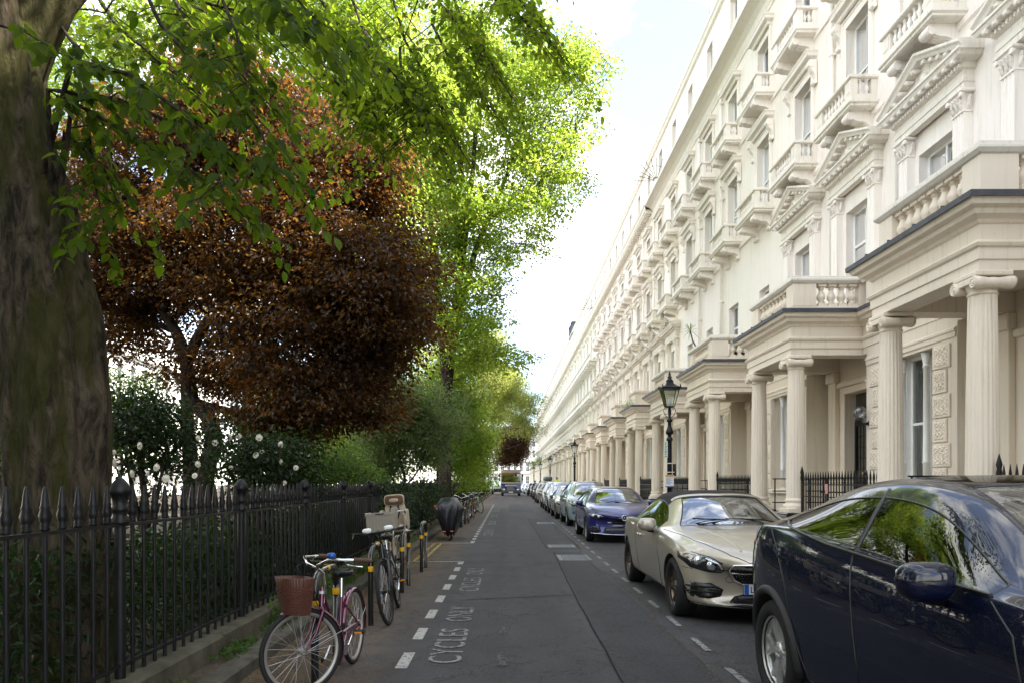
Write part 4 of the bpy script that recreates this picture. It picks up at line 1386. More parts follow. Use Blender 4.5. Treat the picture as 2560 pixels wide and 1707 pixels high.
# ------------------------------------------------------------------ small things on and by the houses
def build_house_details():
 # globe wall light in the second porch
 y2 = Y0 + PITCH
 t = thing("wall_light", "clear glass globe lamp on a black bracket in the second porch", "wall light", (FX - .62, y2 - 1.7, 2.95))
 obj("bracket", (MB().tube([(0, 0, -.12), (-.12, 0, -.14), (-.2, 0, -.1), (-.2, 0, -.02)], .03, 10).lathe([(.06, 0), (.06, .02)], 12, (0, 0, -.12), 'x').lathe([(.05, -.08), (.06, -.02), (.04, 0)], 12, (-.2, 0, 0)), M_BLACK), t)
 g, nt, b = new_mat("globe_glass"); MATS["globe_glass"] = g
 obj("globe", (MB().sphere((-.2, 0, .12), .14, 20, 14), glass("clear_globe", (.93, .95, .95), .06, .02)), t)
 t = thing("security_camera", "small white security camera on a bracket above the second porch door", "camera", (FX - .02, y2 - 1.05, 3.9))
 obj("bracket", (MB().tube([(0, 0, 0), (-.2, 0, .02)], .018, 8), M_WOODW), t)
 obj("camera_body", (MB().lathe([(.03, -.1), (.04, -.09), (.04, .1), (.03, .11)], 12, (-.24, 0, -.03), 'x'), M_WOODW), t)
 t = thing("intercom_plate", "brass entry plate beside the second porch door", "intercom", (FX - .125, y2 - 1.17, 1.9))
 obj("plate", (MB().box(-.012, 0, -.09, .09, 0, .34, 0, .004), simple("old_brass", (.62, .56, .22), .4, .5, .1)), t)
 obj("button", (MB().lathe([(.016, 0), (.012, -.012)], 10, (-.012, 0, .12), 'x').lathe([(.05, -.001), (.05, -.004)], 3, (-.012, 0, .2), 'x'), M_BLACK), t)
 # wrapped laundry behind the second balustrade
 cols = [(.02, .02, .025), (.75, .75, .76), (.05, .07, .2), (.6, .6, .62)]
 labs = ["black bundle of cloth behind the second portico's balusters", "white bundle of cloth behind the second portico's balusters", "navy bundle of cloth behind the second portico's balusters", "pale grey bundle of cloth behind the second portico's balusters"]
 for i, (cc, lab) in enumerate(zip(cols, labs)):
  mb = MB(); rnd = random.Random(i)
  mb.lathe([(.02, 0), (.09, .03), (.1, .12), (.07, .2), (.03, .27)], 9, rfun=lambda an, j: 1 + .25 * math.sin(an * 3 + j + i))
  o = obj("cloth_bundle", (mb, simple("cloth %d" % i, cc, .9)), None, (FX - .72 - .2 * i, y2 - 1.02, 5.40)); tag(o, lab, "cloth", "bundles on the second portico")
 # small box on the wall between first houses
 t = thing("letter_notice", "small pink and white card on the railing between the second and third porticos", "card", (FX - 2.03, Y0 + PITCH * .56, 1.3))
 obj("card", (MB().box(-.004, 0, -.06, .06, 0, .2), simple("pink_card", (.6, .25, .25), .6)), t)
 # fans of spikes on the cornice
 for (y, lab) in ((Y0 + PITCH * 4.25, "fan of iron spikes on the cornice, nearer of two"), (Y0 + PITCH * 8.7, "fan of iron spikes on the cornice, farther and smaller of two")):
  t = thing("spike_fan", lab, "spike guard", (FX - .55, y, 17.6), 0, "anti-climb fans")
  mb = MB()
  for i in range(13):
   a = R(0 + i * 180 / 12)
   mb.tube([(-.12 * math.cos(a), 0, .12 * math.sin(a)), (-1.15 * math.cos(a), 0, 1.15 * math.sin(a))], .014, 5)
   mb.lathe([(.0, 0), (.03, .03), (.0, .1)], 6, (-1.15 * math.cos(a), 0, 1.13 * math.sin(a)), cap=False)
  mb.tube(arc((0, 0, 0), .8, 0, 180, 18), .012, 5); mb.tube(arc((0, 0, 0), .2, 0, 180, 10), .014, 5)
  obj("spikes", (mb, M_IRON), t)
 # dormer frames on the far roof
 for i, y in enumerate((91.0, 93.6)):
  t = thing("roof_dormer", ["dark metal dormer on the roof edge, nearer of two", "dark metal dormer on the roof edge, farther of two"][i], "dormer", (FX + .1, y, 20.5), 0, "dark dormers on the far roof")
  mb = MB(); mb.box(-.3, -.2, -.9, -.75, 0, 1.4); mb.box(-.3, -.2, .75, .9, 0, 1.4); mb.box(-.35, 1.2, -.95, .95, 1.4, 1.5); mb.box(-.3, -.2, -.75, .75, 0, .12); mb.box(-.28, -.22, -.05, .05, .12, 1.4)
  obj("frame", (mb, M_LEAD), t); obj("pane", (MB().box(-.26, -.25, -.75, .75, .12, 1.4), M_PANE), t)
  obj("cheek", (MB().box(-.2, 1.2, .8, .9, 0, 1.4).box(-.2, 1.2, -.9, -.8, 0, 1.4), M_LEAD), t)
 # chimney stacks over the far roofs
 pot = MB(); pot.lathe([(.14, 0), (.12, .5), (.16, .55), (.15, .7)], 10)
 st = MB(); st.box(-.5, .5, -1.4, 1.4, 0, 2.2, 0, .02); st.box(-.58, .58, -1.48, 1.48, 2.0, 2.15)
 src = None
 for i, k in enumerate((9, 12, 15, 18, 21, 24)):
  lab = "chimney stack with clay pots above the far terrace roofs"
  if src is None:
   src = thing("chimney_stack", lab, "chimney", (FX + 1.6, Y0 + PITCH * k, 20.9), 0, "chimney stacks on the far roofs")
   obj("stack", (st, M_BRICK_STONE), src)
   for j in range(4): obj("chimney_pot", (pot, M_BRICK_STONE), src, (0, -1.0 + j * .66, 2.15))
  else: dup(src, (FX + 1.6, Y0 + PITCH * k, 20.9))
 # television aerial
 t = thing("roof_aerial", "thin television aerial on the parapet against the sky", "aerial", (FX + .2, Y0 + PITCH * 3.1, 20.9))
 mb = MB(); mb.tube([(0, 0, 0), (0, 0, 1.5)], .015, 5); mb.tube([(-.5, 0, 1.4), (.3, 0, 1.4)], .01, 5)
 for i in range(6): mb.tube([(-.45 + i * .14, -.2, 1.4), (-.45 + i * .14, .2, 1.4)], .007, 4)
 obj("mast", (mb, M_IRON), t)
# ------------------------------------------------------------------ far buildings
def build_far():
 M_FW = simple("far_white_stucco", (.80, .78, .73), .7, 0, .05, .5); M_FD = simple("far_window", (.10, .11, .12), .15, 0, .3)
 M_SLATE = simple("slate_roof", (.10, .11, .14), .6, 0, .2, 3)
 def block(name, lab, x0, x1, y, h, nb, face, tint, group):
  """terrace house seen face on; face -1 looks towards the camera along y"""
  t = thing(name, lab, "house", ((x0 + x1) / 2, y, 0), 0, group)
  w = x1 - x0; mb = MB()
  bays = [-w / 2 + w * (i + .5) / nb for i in range(nb)]
  fl = [(1.0, 4.2), (5.8, 9.2), (10.6, 13.2), (14.4, 16.4)]
  ops = [(b - .6, b + .6, a, c) for b in bays for a, c in fl]
  tmp = MB(); wall(tmp, -w / 2, w / 2, 0, h, ops, 0, .25)
  mb.add([(yy, -(-xx), zz) for xx, yy, zz in tmp.v], tmp.f)
  mb.box(-w / 2, w / 2, 3.0, 3.1, 0, h); mb.box(-w / 2 - .0, -w / 2 + .1, 0.1, 3.0, 0, h); mb.box(w / 2 - .1, w / 2, .1, 3.0, 0, h)
  for z in (4.9, 17.2): mb.box(-w / 2, w / 2, -.5, -.002, z, z + .4)
  mb.box(-w / 2, w / 2, -.9, -.003, 5.2, 5.35)
  obj("wall", (mb, M_FW), t)
  for b in bays:
   for a, c in fl:
    f = MB(); f.box(b - .6, b - .5, .1, .16, a, c); f.box(b + .5, b + .6, .1, .16, a, c); f.box(b - .5, b + .5, .1, .16, (a + c) / 2 - .05, (a + c) / 2 + .05); f.box(b - .5, b + .5, .1, .16, c - .1, c); f.box(b - .03, b + .03, .11, .15, a, c)
    wi = obj("window", (f, M_WOODW), t)
    obj("pane", (MB().quad((b - .5, .17, a), (b + .5, .17, a), (b + .5, .17, c), (b - .5, .17, c)), M_FD), wi)
  ra = MB(); ra.box(-w / 2, w / 2, -.9, -.86, 6.2, 6.25)
  for i in range(int(w / .15)): ra.box(-w / 2 + i * .15, -w / 2 + i * .15 + .03, -.9, -.87, 5.35, 6.2)
  obj("balcony_rail", (ra, M_IRON), t)
  rf = MB(); rf.prism([(-.1, h - .3), (1.0, h + 3.2), (8, h + 3.2), (8, h - .3)], 'x', -w / 2, w / 2)
  obj("roof", (rf, M_SLATE), t)
  for b in bays[::1]:
   d = MB(); d.box(b - .7, b + .7, .35, 1.2, h + .3, h + 2.2); obj("dormer", (d, M_FW), t)
   obj("pane", (MB().box(b - .5, b + .5, .33, .345, h + .6, h + 1.9), M_FD), t)
  return t
 xs = [-13, -6.5, 0, 6.5, 13]
 labs = ["white house closing the end of the street, half hidden by the trees", "white house closing the end of the street behind the lorry", "white house closing the end of the street, directly above the row of small parked cars", "white house closing the end of the street, at the terrace corner"]
 for i in range(4):
  block("far_house", labs[i], xs[i], xs[i + 1], 246, 18.0, 3, -1, 1, "white houses at the end of the street")
 # terrace across the garden, facing the street, in the sun
 for i in range(14):
  t = thing("garden_side_house", "sunlit white house across the garden, glimpsed between the trunks", "house", (-46, -8 + i * 9.0, 0), R(90), "sunlit houses across the garden square")
  key = "gs_wall"
  def f():
   mb = MB(); tmp = MB()
   ops = [(b - .6, b + .6, a, c) for b in (-3, 0, 3) for a, c in ((1.0, 4.0), (5.6, 8.8), (10.2, 12.6), (14, 16))]
   wall(tmp, -4.5, 4.5, 0, 19, ops, 0, .25)
   mb.add([(yy, xx, zz) for xx, yy, zz in tmp.v], tmp.f)
   mb.box(-4.5, 4.5, 4, 4.2, 0, 19); mb.box(-4.5, 4.5, 0, 4, 18.8, 19)
   for z in (4.6, 17): mb.box(-4.5, 4.5, -.5, -.002, z, z + .4)
   for x in (-4.2, -1.8): mb.lathe([(.22, 0), (.2, 4.2)], 10, (x, -1.6, .3))
   mb.box(-4.5, -1.4, -1.9, -.003, 4.2, 5.0)
   return mb
  obj("wall", cm(key, f, [M_FW]), t)
  for b in (-3, 0, 3):
   for a, c in ((1.0, 4.0), (5.6, 8.8), (10.2, 12.6), (14, 16)):
    obj("window_pane", cm("gs_pane %.1f" % (c - a), lambda: MB().quad((-.6, .24, 0), (.6, .24, 0), (.6, .24, c - a), (-.6, .24, c - a)), [M_FD]), t, (b, 0, a))
# ------------------------------------------------------------------ foliage
def fast_mesh(name, V, F, mats, tint=None, smooth=False):
 """V (n,3), F (m,k) all faces with the same corner count"""
 me = bpy.data.meshes.new(name)
 n, (m, k) = len(V), F.shape
 me.vertices.add(n); me.vertices.foreach_set('co', np.ascontiguousarray(V, dtype=np.float32).ravel())
 me.loops.add(m * k); me.loops.foreach_set('vertex_index', np.ascontiguousarray(F, dtype=np.int32).ravel())
 me.polygons.add(m)
 me.polygons.foreach_set('loop_start', np.arange(0, m * k, k, dtype=np.int32))
 me.polygons.foreach_set('loop_total', np.full(m, k, dtype=np.int32))
 for mt in (mats if isinstance(mats, (list, tuple)) else [mats]): me.materials.append(mt)
 if smooth: me.polygons.foreach_set('use_smooth', np.ones(m, dtype=bool))
 if tint is not None:
  a = me.attributes.new('tint', 'FLOAT', 'FACE'); a.data.foreach_set('value', np.ascontiguousarray(tint, dtype=np.float32))
 me.update(calc_edges=True)
 me.validate()
 return me
def unit(a):
 return a / np.maximum(np.linalg.norm(a, axis=1, keepdims=True), 1e-9)
def leaf_geo(P, D, Nn, L, W, fold=0.25):
 """one folded leaf per point: 4 corners, 2 triangles hinged on the midrib"""
 D = unit(D); S = unit(np.cross(D, Nn)); U = np.cross(S, D)
 L = np.asarray(L)[:, None]; W = np.asarray(W)[:, None]
 a = P; t = P + D * L - U * L * .12
 l = P + D * L * .45 + S * W * .5 + U * W * fold; r = P + D * L * .45 - S * W * .5 + U * W * fold
 V = np.stack([a, l, t, r], 1).reshape(-1, 3)
 n = len(P); b = np.arange(n)[:, None] * 4
 F = np.concatenate([b + [[0, 2, 1]], b + [[0, 3, 2]]], 1).reshape(-1, 3)
 return V, F
def leaf_geo6(P, D, Nn, L, W, fold=0.22):
 """fuller leaf outline with 8 points for leaves near the camera"""
 D = unit(D); S = unit(np.cross(D, Nn)); U = np.cross(S, D)
 L = np.asarray(L)[:, None]; W = np.asarray(W)[:, None]
 ts = [0, .22, .5, .78, 1.0]; ws = [0.0, .36, .5, .33, 0]
 mid = [P + D * L * t - U * L * (.16 * t * t) for t in ts]
 pts = [mid[0]]
 for i in (1, 2, 3): pts += [mid[i] + S * W * ws[i] + U * W * fold * ws[i] * 2, mid[i], mid[i] - S * W * ws[i] + U * W * fold * ws[i] * 2]
 pts.append(mid[4])
 V = np.stack(pts, 1).reshape(-1, 3)
 n = len(P); b = np.arange(n)[:, None] * 11
 T = []
 tri = [(0, 2, 1), (0, 3, 2), (1, 2, 5), (1, 5, 4), (2, 3, 6), (2, 6, 5), (4, 5, 8), (4, 8, 7), (5, 6, 9), (5, 9, 8), (7, 8, 10), (8, 9, 10)]
 F = np.concatenate([b + [list(t)] for t in tri], 1).reshape(-1, 3)
 return V, F, len(tri)
def lobe_points(lobes, n, shell=0.55):
 """points spread through a union of ellipsoids, denser towards their skins"""
 w = np.array([l[2] if len(l) > 2 else np.prod(l[1]) ** (2 / 3) for l in lobes]); w = w / w.sum()
 idx = rng.choice(len(lobes), n, p=w)
 C = np.array([l[0] for l in lobes])[idx]; Rr = np.array([l[1] for l in lobes])[idx]
 d = unit(rng.normal(size=(n, 3)))
 r = shell + (1 - shell) * rng.random((n, 1)) ** .6
 r = np.where(rng.random((n, 1)) < .25, rng.random((n, 1)) ** .5, r)
 return C + d * Rr * r
def grow(trunks, targets, r_tip=.008, r_base=.05, maxr=.12, seed=1):
 """join every leaf cluster to the nearest wood already there; returns branch polylines and radii"""
 nodes = []; rad = []
 for pts, rs in trunks:
  for (a, ra), (b, rb) in zip(zip(pts, rs), zip(pts[1:], rs[1:])):
   m = max(2, int((Vector(b) - Vector(a)).length / .35))
   for i in range(m):
    t = i / m
    nodes.append([a[j] + (b[j] - a[j]) * t for j in range(3)]); rad.append(ra + (rb - ra) * t)
  nodes.append(list(pts[-1])); rad.append(rs[-1])
 NP = np.array(nodes); NR = np.array(rad)
 base = NP.copy()
 d0 = np.array([np.min(np.linalg.norm(base - t, axis=1)) for t in targets])
 order = np.argsort(d0)
 out = []; rr = random.Random(seed)
 for oi in order:
  t = targets[oi]
  d = np.linalg.norm(NP - t, axis=1) + np.maximum(0, NP[:, 2] - t[2] + .1) * .8
  j = int(np.argmin(d)); a = NP[j]
  L = np.linalg.norm(t - a)
  m = max(3, min(8, int(L / .4) + 2))
  ra = min(NR[j] * .75, maxr, r_base * (0.4 + L * .25)); ra = max(ra, r_tip)
  pts = []; rs = []
  side = np.array([rr.uniform(-1, 1), rr.uniform(-1, 1), rr.uniform(.0, .8)]) * L * .10
  for i in range(m + 1):
   s = i / m
   p = a + (t - a) * s + side * math.sin(s * math.pi)
   pts.append(p); rs.append(ra + (r_tip - ra) * s)
  out.append((pts, rs))
  NP = np.vstack([NP, np.array(pts[1:])]); NR = np.concatenate([NR, rs[1:]])
 return out
def branches_mesh(name, branches, mat, n=5):
 """all twigs as one mesh of tapered tubes (numpy)"""
 Vs = []; Fs = []; o = 0
 for pts, rs in branches:
  P = np.array(pts); m = len(P)
  T = unit(np.gradient(P, axis=0))
  ref = np.tile([[.31, .22, .92]], (m, 1))
  A = unit(np.cross(T, ref)); B = np.cross(A, T)
  an = np.arange(n) * 2 * math.pi / n
  ring = P[:, None, :] + (A[:, None, :] * np.cos(an)[None, :, None] + B[:, None, :] * np.sin(an)[None, :, None]) * np.array(rs)[:, None, None]
  Vs.append(ring.reshape(-1, 3))
  i = np.arange(m - 1)[:, None]; k = np.arange(n)[None, :]
  q = np.stack([i * n + k, i * n + (k + 1) % n, (i + 1) * n + (k + 1) % n, (i + 1) * n + k], -1).reshape(-1, 4)
  Fs.append(q + o); o += m * n
 return fast_mesh(name, np.concatenate(Vs), np.concatenate(Fs), mat, smooth=True)
def spray_leaves(cl, dirs, per, spread, droop, L, W, up=0.7, jitter=.35, shift=None):
 """leaves round every cluster: flattened drooping sprays"""
 n = len(cl) * per
 C = np.repeat(cl, per, 0); Dr = np.repeat(unit(dirs), per, 0)
 off = np.clip(rng.normal(size=(n, 3)), -1.9, 1.9) * np.array(spread)[None, :]
 along = rng.random((n, 1)) * 2 - .9
 P = C + off + Dr * along * spread[0] * 1.2
 hd = np.linalg.norm(off[:, :2], axis=1)
 P[:, 2] -= droop * hd ** 1.5
 out = off.copy(); out[:, 2] *= .3
 D = unit(out + rng.normal(size=(n, 3)) * .05) * .8 + rng.normal(size=(n, 3)) * jitter
 D[:, 2] -= .45 * (1 if droop else .4)
 Nn = rng.normal(size=(n, 3)) * (1 - up); Nn[:, 2] += up
 Lr = L * rng.uniform(.5, 1.3, n); Wr = W * rng.uniform(.7, 1.15, n)
 return P, D, Nn, Lr, Wr
def bark(name, c0, c1, moss=0.0, scale=1.0):
 m, nt, b = new_mat(name)
 v = world_pos(nt, (9 * scale, 9 * scale, 3.0 * scale))
 n1 = noise(nt, 1.6, 8, .68, v, .6)
 c = ramp(nt, n1, [(.40, c0), (.50, c1), (.62, tuple(x * 1.8 for x in c1))])
 if moss:
  mo = noise(nt, 1.1, 6, .6, world_pos(nt, (5, 5, .7)))
  c = mix(nt, ramp(nt, mo, [(.47, (0, 0, 0)), (.56, (moss, moss, moss))]), c, (.040, .040, .006))
  pt = noise(nt, 5, 5, .7, world_pos(nt, (1, 1, .6)))
  c = mix(nt, ramp(nt, pt, [(.64, (0, 0, 0)), (.70, (.85, .85, .85))]), c, (.012, .010, .008))
 nt.links.new(c, b.inputs['Base Color'])
 b.inputs['Roughness'].default_value = .9; b.inputs['Specular IOR Level'].default_value = .2
 bump(nt, b, n1, 1.0, .05)
 MATS[name] = m
 return m
M_BARK = bark("bark_mossy", (.016, .012, .008), (.058, .045, .030), .7)
M_BARK_D = bark("bark_dark", (.016, .013, .011), (.045, .036, .028))
M_BARK_G = bark("bark_grey", (.035, .030, .024), (.105, .092, .072))
GREEN = [(.025, .065, .008), (.042, .095, .012), (.07, .125, .018)]
GREEN_T = [(.16, .33, .02), (.28, .46, .035), (.44, .56, .06)]
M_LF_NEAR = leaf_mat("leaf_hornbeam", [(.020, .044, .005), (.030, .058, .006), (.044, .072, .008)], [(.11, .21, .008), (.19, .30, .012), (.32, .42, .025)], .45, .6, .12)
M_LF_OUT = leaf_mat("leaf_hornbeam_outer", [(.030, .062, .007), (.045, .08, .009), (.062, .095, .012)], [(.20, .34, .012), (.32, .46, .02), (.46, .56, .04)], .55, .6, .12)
M_LF_LIME = leaf_mat("leaf_lime", [(.045, .10, .010), (.065, .13, .014), (.10, .16, .02)], [(.28, .44, .04), (.44, .58, .06), (.60, .68, .12)], .55)
M_LF_YEL = leaf_mat("leaf_pale", [(.075, .12, .02), (.10, .145, .03), (.135, .15, .04)], [(.42, .52, .08), (.55, .60, .14), (.64, .62, .2)], .5)
M_LF_COP = leaf_mat("leaf_copper", [(.022, .012, .007), (.036, .021, .009), (.056, .036, .015)], [(.13, .042, .012), (.25, .105, .018), (.40, .21, .032)], .40, .35)
M_LF_GREY = leaf_mat("leaf_greygreen", [(.05, .08, .026), (.075, .105, .04), (.10, .125, .055)], [(.22, .34, .08), (.30, .42, .12), (.38, .46, .17)], .42)
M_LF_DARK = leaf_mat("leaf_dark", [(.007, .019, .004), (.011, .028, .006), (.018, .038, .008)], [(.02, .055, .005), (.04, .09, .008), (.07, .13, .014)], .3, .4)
M_LF_MID = leaf_mat("leaf_mid", [(.03, .07, .012), (.048, .09, .02), (.07, .115, .03)], [(.14, .28, .03), (.22, .36, .05), (.30, .42, .08)], .45)
M_LF_RED = leaf_mat("leaf_red", [(.16, .006, .008), (.22, .01, .01), (.12, .02, .01)], [(.4, .02, .02), (.5, .03, .03), (.4, .05, .03)], .4)
def make_tree(name, label, cat, base, trunks, lobes, ncl, per, spread, droop, L, W, leafm, barkm, group=None, up=.7, extra_targets=None, twig=True, shell=.55, seed=1, jitter=.35, r_base=.05, keep=None, tint_z=None, n_ring=5, clump=None):
 t = thing(name, label, cat, base, 0, group)
 b = np.array(base)
 rel = lambda P: np.asarray(P, dtype=float) - b
 tm = MB()
 for pts, rs in trunks:
  q = [tuple(rel(p)) for p in pts]
  # smooth the polyline
  qq = []; rr_ = []
  for i in range(len(q) - 1):
   for s in (0, .34, .67):
    p0 = Vector(q[max(i - 1, 0)]); p1 = Vector(q[i]); p2 = Vector(q[i + 1]); p3 = Vector(q[min(i + 2, len(q) - 1)])
    pt = .5 * ((2 * p1) + (p2 - p0) * s + (2 * p0 - 5 * p1 + 4 * p2 - p3) * s * s + (-p0 + 3 * p1 - 3 * p2 + p3) * s ** 3)
    qq.append(tuple(pt)); rr_.append(rs[i] + (rs[i + 1] - rs[i]) * s)
  qq.append(q[-1]); rr_.append(rs[-1])
  tm.tube(qq, rr_, 12)
 obj("trunk", tm.mesh("trunk", barkm, fix=False), t)
 if clump:
  cc = lobe_points(lobes, ncl // clump[0], shell)
  cl = np.repeat(cc, clump[0], 0) + np.clip(rng.normal(size=(len(cc) * clump[0], 3)), -1.6, 1.6) * np.array([clump[1], clump[1], clump[1] * .42])
 else:
  cl = lobe_points(lobes, ncl, shell)
 if keep is not None: cl = cl[keep(cl)]
 if extra_targets is not None: cl = np.vstack([cl, np.asarray(extra_targets, float)])
 br = grow(trunks, cl, seed=seed, r_base=r_base)
 if twig:
  brr = [([p - b for p in pts], rs) for pts, rs in br]
  o = obj("branches", branches_mesh("branches", brr, barkm, n_ring), t); o['kind'] = 'stuff'
 # leaves round each cluster and sparsely along the last half of its branch
 ends = np.array([pts[-1] for pts, rs in br]); prev = np.array([pts[len(pts) // 2] for pts, rs in br])
 dirs = ends - prev
 mids = (ends + prev) / 2
 P1 = spray_leaves(ends, dirs, per, spread, droop, L, W, up, jitter)
 P2 = spray_leaves(mids, dirs, max(1, per // 3), spread, droop, L, W, up, jitter)
 P, D, Nn, Lr, Wr = [np.concatenate([x, y]) for x, y in zip(P1, P2)]
 V, F = leaf_geo(rel(P), D, Nn, Lr, Wr)
 tint = np.clip(rng.normal(.5, .22, len(P)), 0, 1)
 cln = np.concatenate([np.repeat(rng.normal(0, .16, len(ends)), per), np.repeat(rng.normal(0, .16, len(ends)), max(1, per // 3))])
 tint = np.clip(tint + cln, 0, 1)
 o = obj("crown", fast_mesh("crown", V, F, leafm, np.repeat(tint, 2)), t); o['kind'] = 'stuff'
 return t
def build_trees():
 S = 1780.0
 def at(px, py, Y):
  return ((px - 1264) / S * Y, Y, 1.5 + (1208.5 - py) / S * Y)
 # --- the big mossy trunk at the left with its overhanging leaves
 base = (-3.12, 5.0, 0)
 t = thing("hornbeam_tree", "big mossy trunk at the left behind the railings, with large leaves overhanging", "tree", base)
 tk = MB()
 # trunk: broad, leaning left with height, with knobs
 ring = []
 hs = [(-.1, .00, .42), (.25, .00, .345), (.8, .0, .318), (1.35, -.01, .312), (1.9, -.02, .318), (2.35, -.035, .318), (2.7, -.06, .305), (3.1, -.12, .268), (3.5, -.19, .235), (3.9, -.30, .21), (4.25, -.36, .21), (4.5, -.40, .22), (4.8, -.44, .23), (5.3, -.38, .22), (6.2, -.5, .2), (8, -.9, .16), (10, -1.4, .1)]
 vv = []; ff = []; n = 96
 dense = []
 for (a, b_) in zip(hs, hs[1:]):
  m = max(2, int((b_[0] - a[0]) / .05)) if b_[0] < 5.4 else 4
  for i in range(m): dense.append(tuple(a[j] + (b_[j] - a[j]) * i / m for j in range(3)))
 dense.append(hs[-1])
 for z, dx, r in dense:
  for k in range(n):
   an = 2 * math.pi * k / n
   rr = r * (1 + .035 * math.sin(an * 5 + z * .8) + .025 * math.sin(an * 9 - z * 1.4) + .018 * math.sin(an * 17 + z * 5) + (.10 * math.exp(-((z - 2.02) ** 2) / .02) * max(0, math.cos(an + .3)) ** 6) + .22 * math.exp(-max(0, z) * 4) * (0.5 + .5 * math.sin(an * 4 + 1)))
   q = Vector((math.cos(an) * 2.1, math.sin(an) * 2.1, z * .9)); rg = mnoise.noise(q * 1.7) * .022 + (abs(mnoise.noise(Vector((q.x * 3.4, q.y * 3.4, z * 1.3)))) - .2) * .035 + abs(mnoise.noise(Vector((q.x * 8, q.y * 8, z * 4.5)))) * .012
   rr += rg
   vv.append((dx + rr * math.cos(an), rr * math.sin(an), z))
 m = len(dense)
 ff = [(i * n + k, i * n + (k + 1) % n, (i + 1) * n + (k + 1) % n, (i + 1) * n + k) for i in range(m - 1) for k in range(n)]
 tk.add(vv, ff, 0, True)
 obj("trunk", tk.mesh("trunk", M_BARK, fix=False), t)
 # left low limb and the limb to the right at the top
 lb = MB(); lb.tube([(-.1, .05, 1.7), (-.34, .0, 1.95), (-.6, -.1, 2.3), (-1.0, -.2, 3.0), (-1.6, -.3, 4.2)], [.12, .11, .095, .08, .04], 14)
 obj("limb", lb.mesh("limb", M_BARK, fix=False), t)
 lb = MB(); lb.tube([(-.38, .05, 4.3), (-.27, .08, 4.65), (-.13, .12, 5.0), (.25, .4, 5.8), (1.2, 1.0, 6.9), (2.6, 2.0, 7.8)], [.17, .165, .155, .13, .10, .05], 14)
 obj("limb", lb.mesh("limb", M_BARK, fix=False), t)
 # leafy twigs: paths traced through the space between trunk and road
 trunks_w = [([(-3.3, 5.1, 3.0), (-3.42, 5.0, 4.5)], [.05, .05]), ([(-2.9, 5.15, 4.9), (-2.42, 5.4, 5.6), (-1.5, 6.0, 6.6), (-.3, 7.0, 7.4)], [.08, .07, .05, .03])]
 twigs = []; leafP = []; leafD = []
 def twig(pts, r0, sub=7, slen=.55, dens=30, droop=.22, rnd=random.Random(3)):
  pts = [np.array(p) for p in pts]
  path = []
  for a, b_ in zip(pts, pts[1:]):
   for i in range(6): path.append(a + (b_ - a) * i / 6)
  path.append(pts[-1])
  m = len(path); twigs.append((path, [r0 * (1 - .8 * i / m) for i in range(m)]))
  stems = [path[m // 4:]]
  for k in range(sub):
   i = int(m * (.18 + .8 * (k + rnd.random() * .6) / sub)); i = min(i, m - 2)
   d = path[i + 1] - path[i]; d = d / (np.linalg.norm(d) + 1e-9)
   sd = np.cross(d, [0, 0, 1]); sd = sd / (np.linalg.norm(sd) + 1e-9) * (1 if k % 2 else -1)
   dr = d * .75 + sd * (.75 + .3 * rnd.random()) + np.array([0, 0, rnd.uniform(-.25, .15)])
   dr = dr / np.linalg.norm(dr)
   Ls = slen * (.6 + .7 * rnd.random()); st = []
   for j in range(7):
    s = j / 6; st.append(path[i] + dr * Ls * s - np.array([0, 0, droop * Ls * s * s]) + np.array([rnd.uniform(-1, 1), rnd.uniform(-1, 1), rnd.uniform(-1, 1)]) * Ls * .05 * s)
   twigs.append((st, [r0 * .35 * (1 - .8 * j / 7) for j in range(7)])); stems.append(st)
  for st in stems:
   seg = np.array(st); Lt = np.sum(np.linalg.norm(np.diff(seg, axis=0), axis=1))
   nl = max(3, int(Lt * dens))
   for q in range(nl):
    u = (q + .7) / nl * (len(seg) - 1); i = min(int(u), len(seg) - 2); p = seg[i] + (seg[i + 1] - seg[i]) * (u - i)
    d = seg[i + 1] - seg[i]; d = d / (np.linalg.norm(d) + 1e-9)
    sd = np.cross(d, [0, 0, 1.0]); sd = sd / (np.linalg.norm(sd) + 1e-9) * (1 if q % 2 else -1)
    leafP.append(p); leafD.append(d * .55 + sd * .8 + np.array([rnd.uniform(-.3, .3), rnd.uniform(-.3, .3), -.4 + rnd.uniform(-.55, .25)]))
 A = at
 twig([(-3.2, 4.9, 3.55), A(180, 150, 4.5), A(320, 185, 4.3), A(520, 330, 4.2), A(560, 480, 4.1)], .02, 12, .5)
 twig([(-3.15, 4.95, 3.1), A(180, 255, 4.7), A(330, 340, 4.6), A(470, 420, 4.5), A(570, 500, 4.4)], .018, 11, .5)
 twig([(-3.15, 4.95, 3.3), A(120, 225, 4.6), A(300, 250, 4.8), A(480, 330, 4.8), A(640, 410, 4.7), A(700, 425, 4.6)], .018, 12, .5)
 twig([A(360, -30, 5.0), A(400, 60, 4.8), A(470, 140, 4.7), A(570, 220, 4.6), A(650, 330, 4.5), A(700, 430, 4.4)], .016, 11, .45)
 twig([A(540, -40, 4.9), A(590, 80, 4.6), A(620, 190, 4.5), A(640, 260, 4.4)], .014, 8, .4)
 twig([A(120, 20, 5.2), A(190, 120, 5.0), A(220, 260, 5.0), A(230, 430, 5.0), A(260, 560, 4.9)], .014, 10, .45)
 twig([(-3.15, 5.0, 3.4), A(160, 330, 4.9), A(260, 420, 4.8), A(300, 520, 4.7), A(265, 580, 4.7)], .012, 8, .4)
 twig([A(-20, 60, 4.0), A(60, 80, 4.0), A(130, 120, 3.9)], .008, 4, .25, 18)
 twig([A(620, -40, 4.6), A(700, 20, 4.4), A(790, 90, 4.3)], .014, 8, .42)
 twig([A(700, -60, 4.8), A(760, 20, 4.6), A(800, 60, 4.5)], .012, 6, .42)
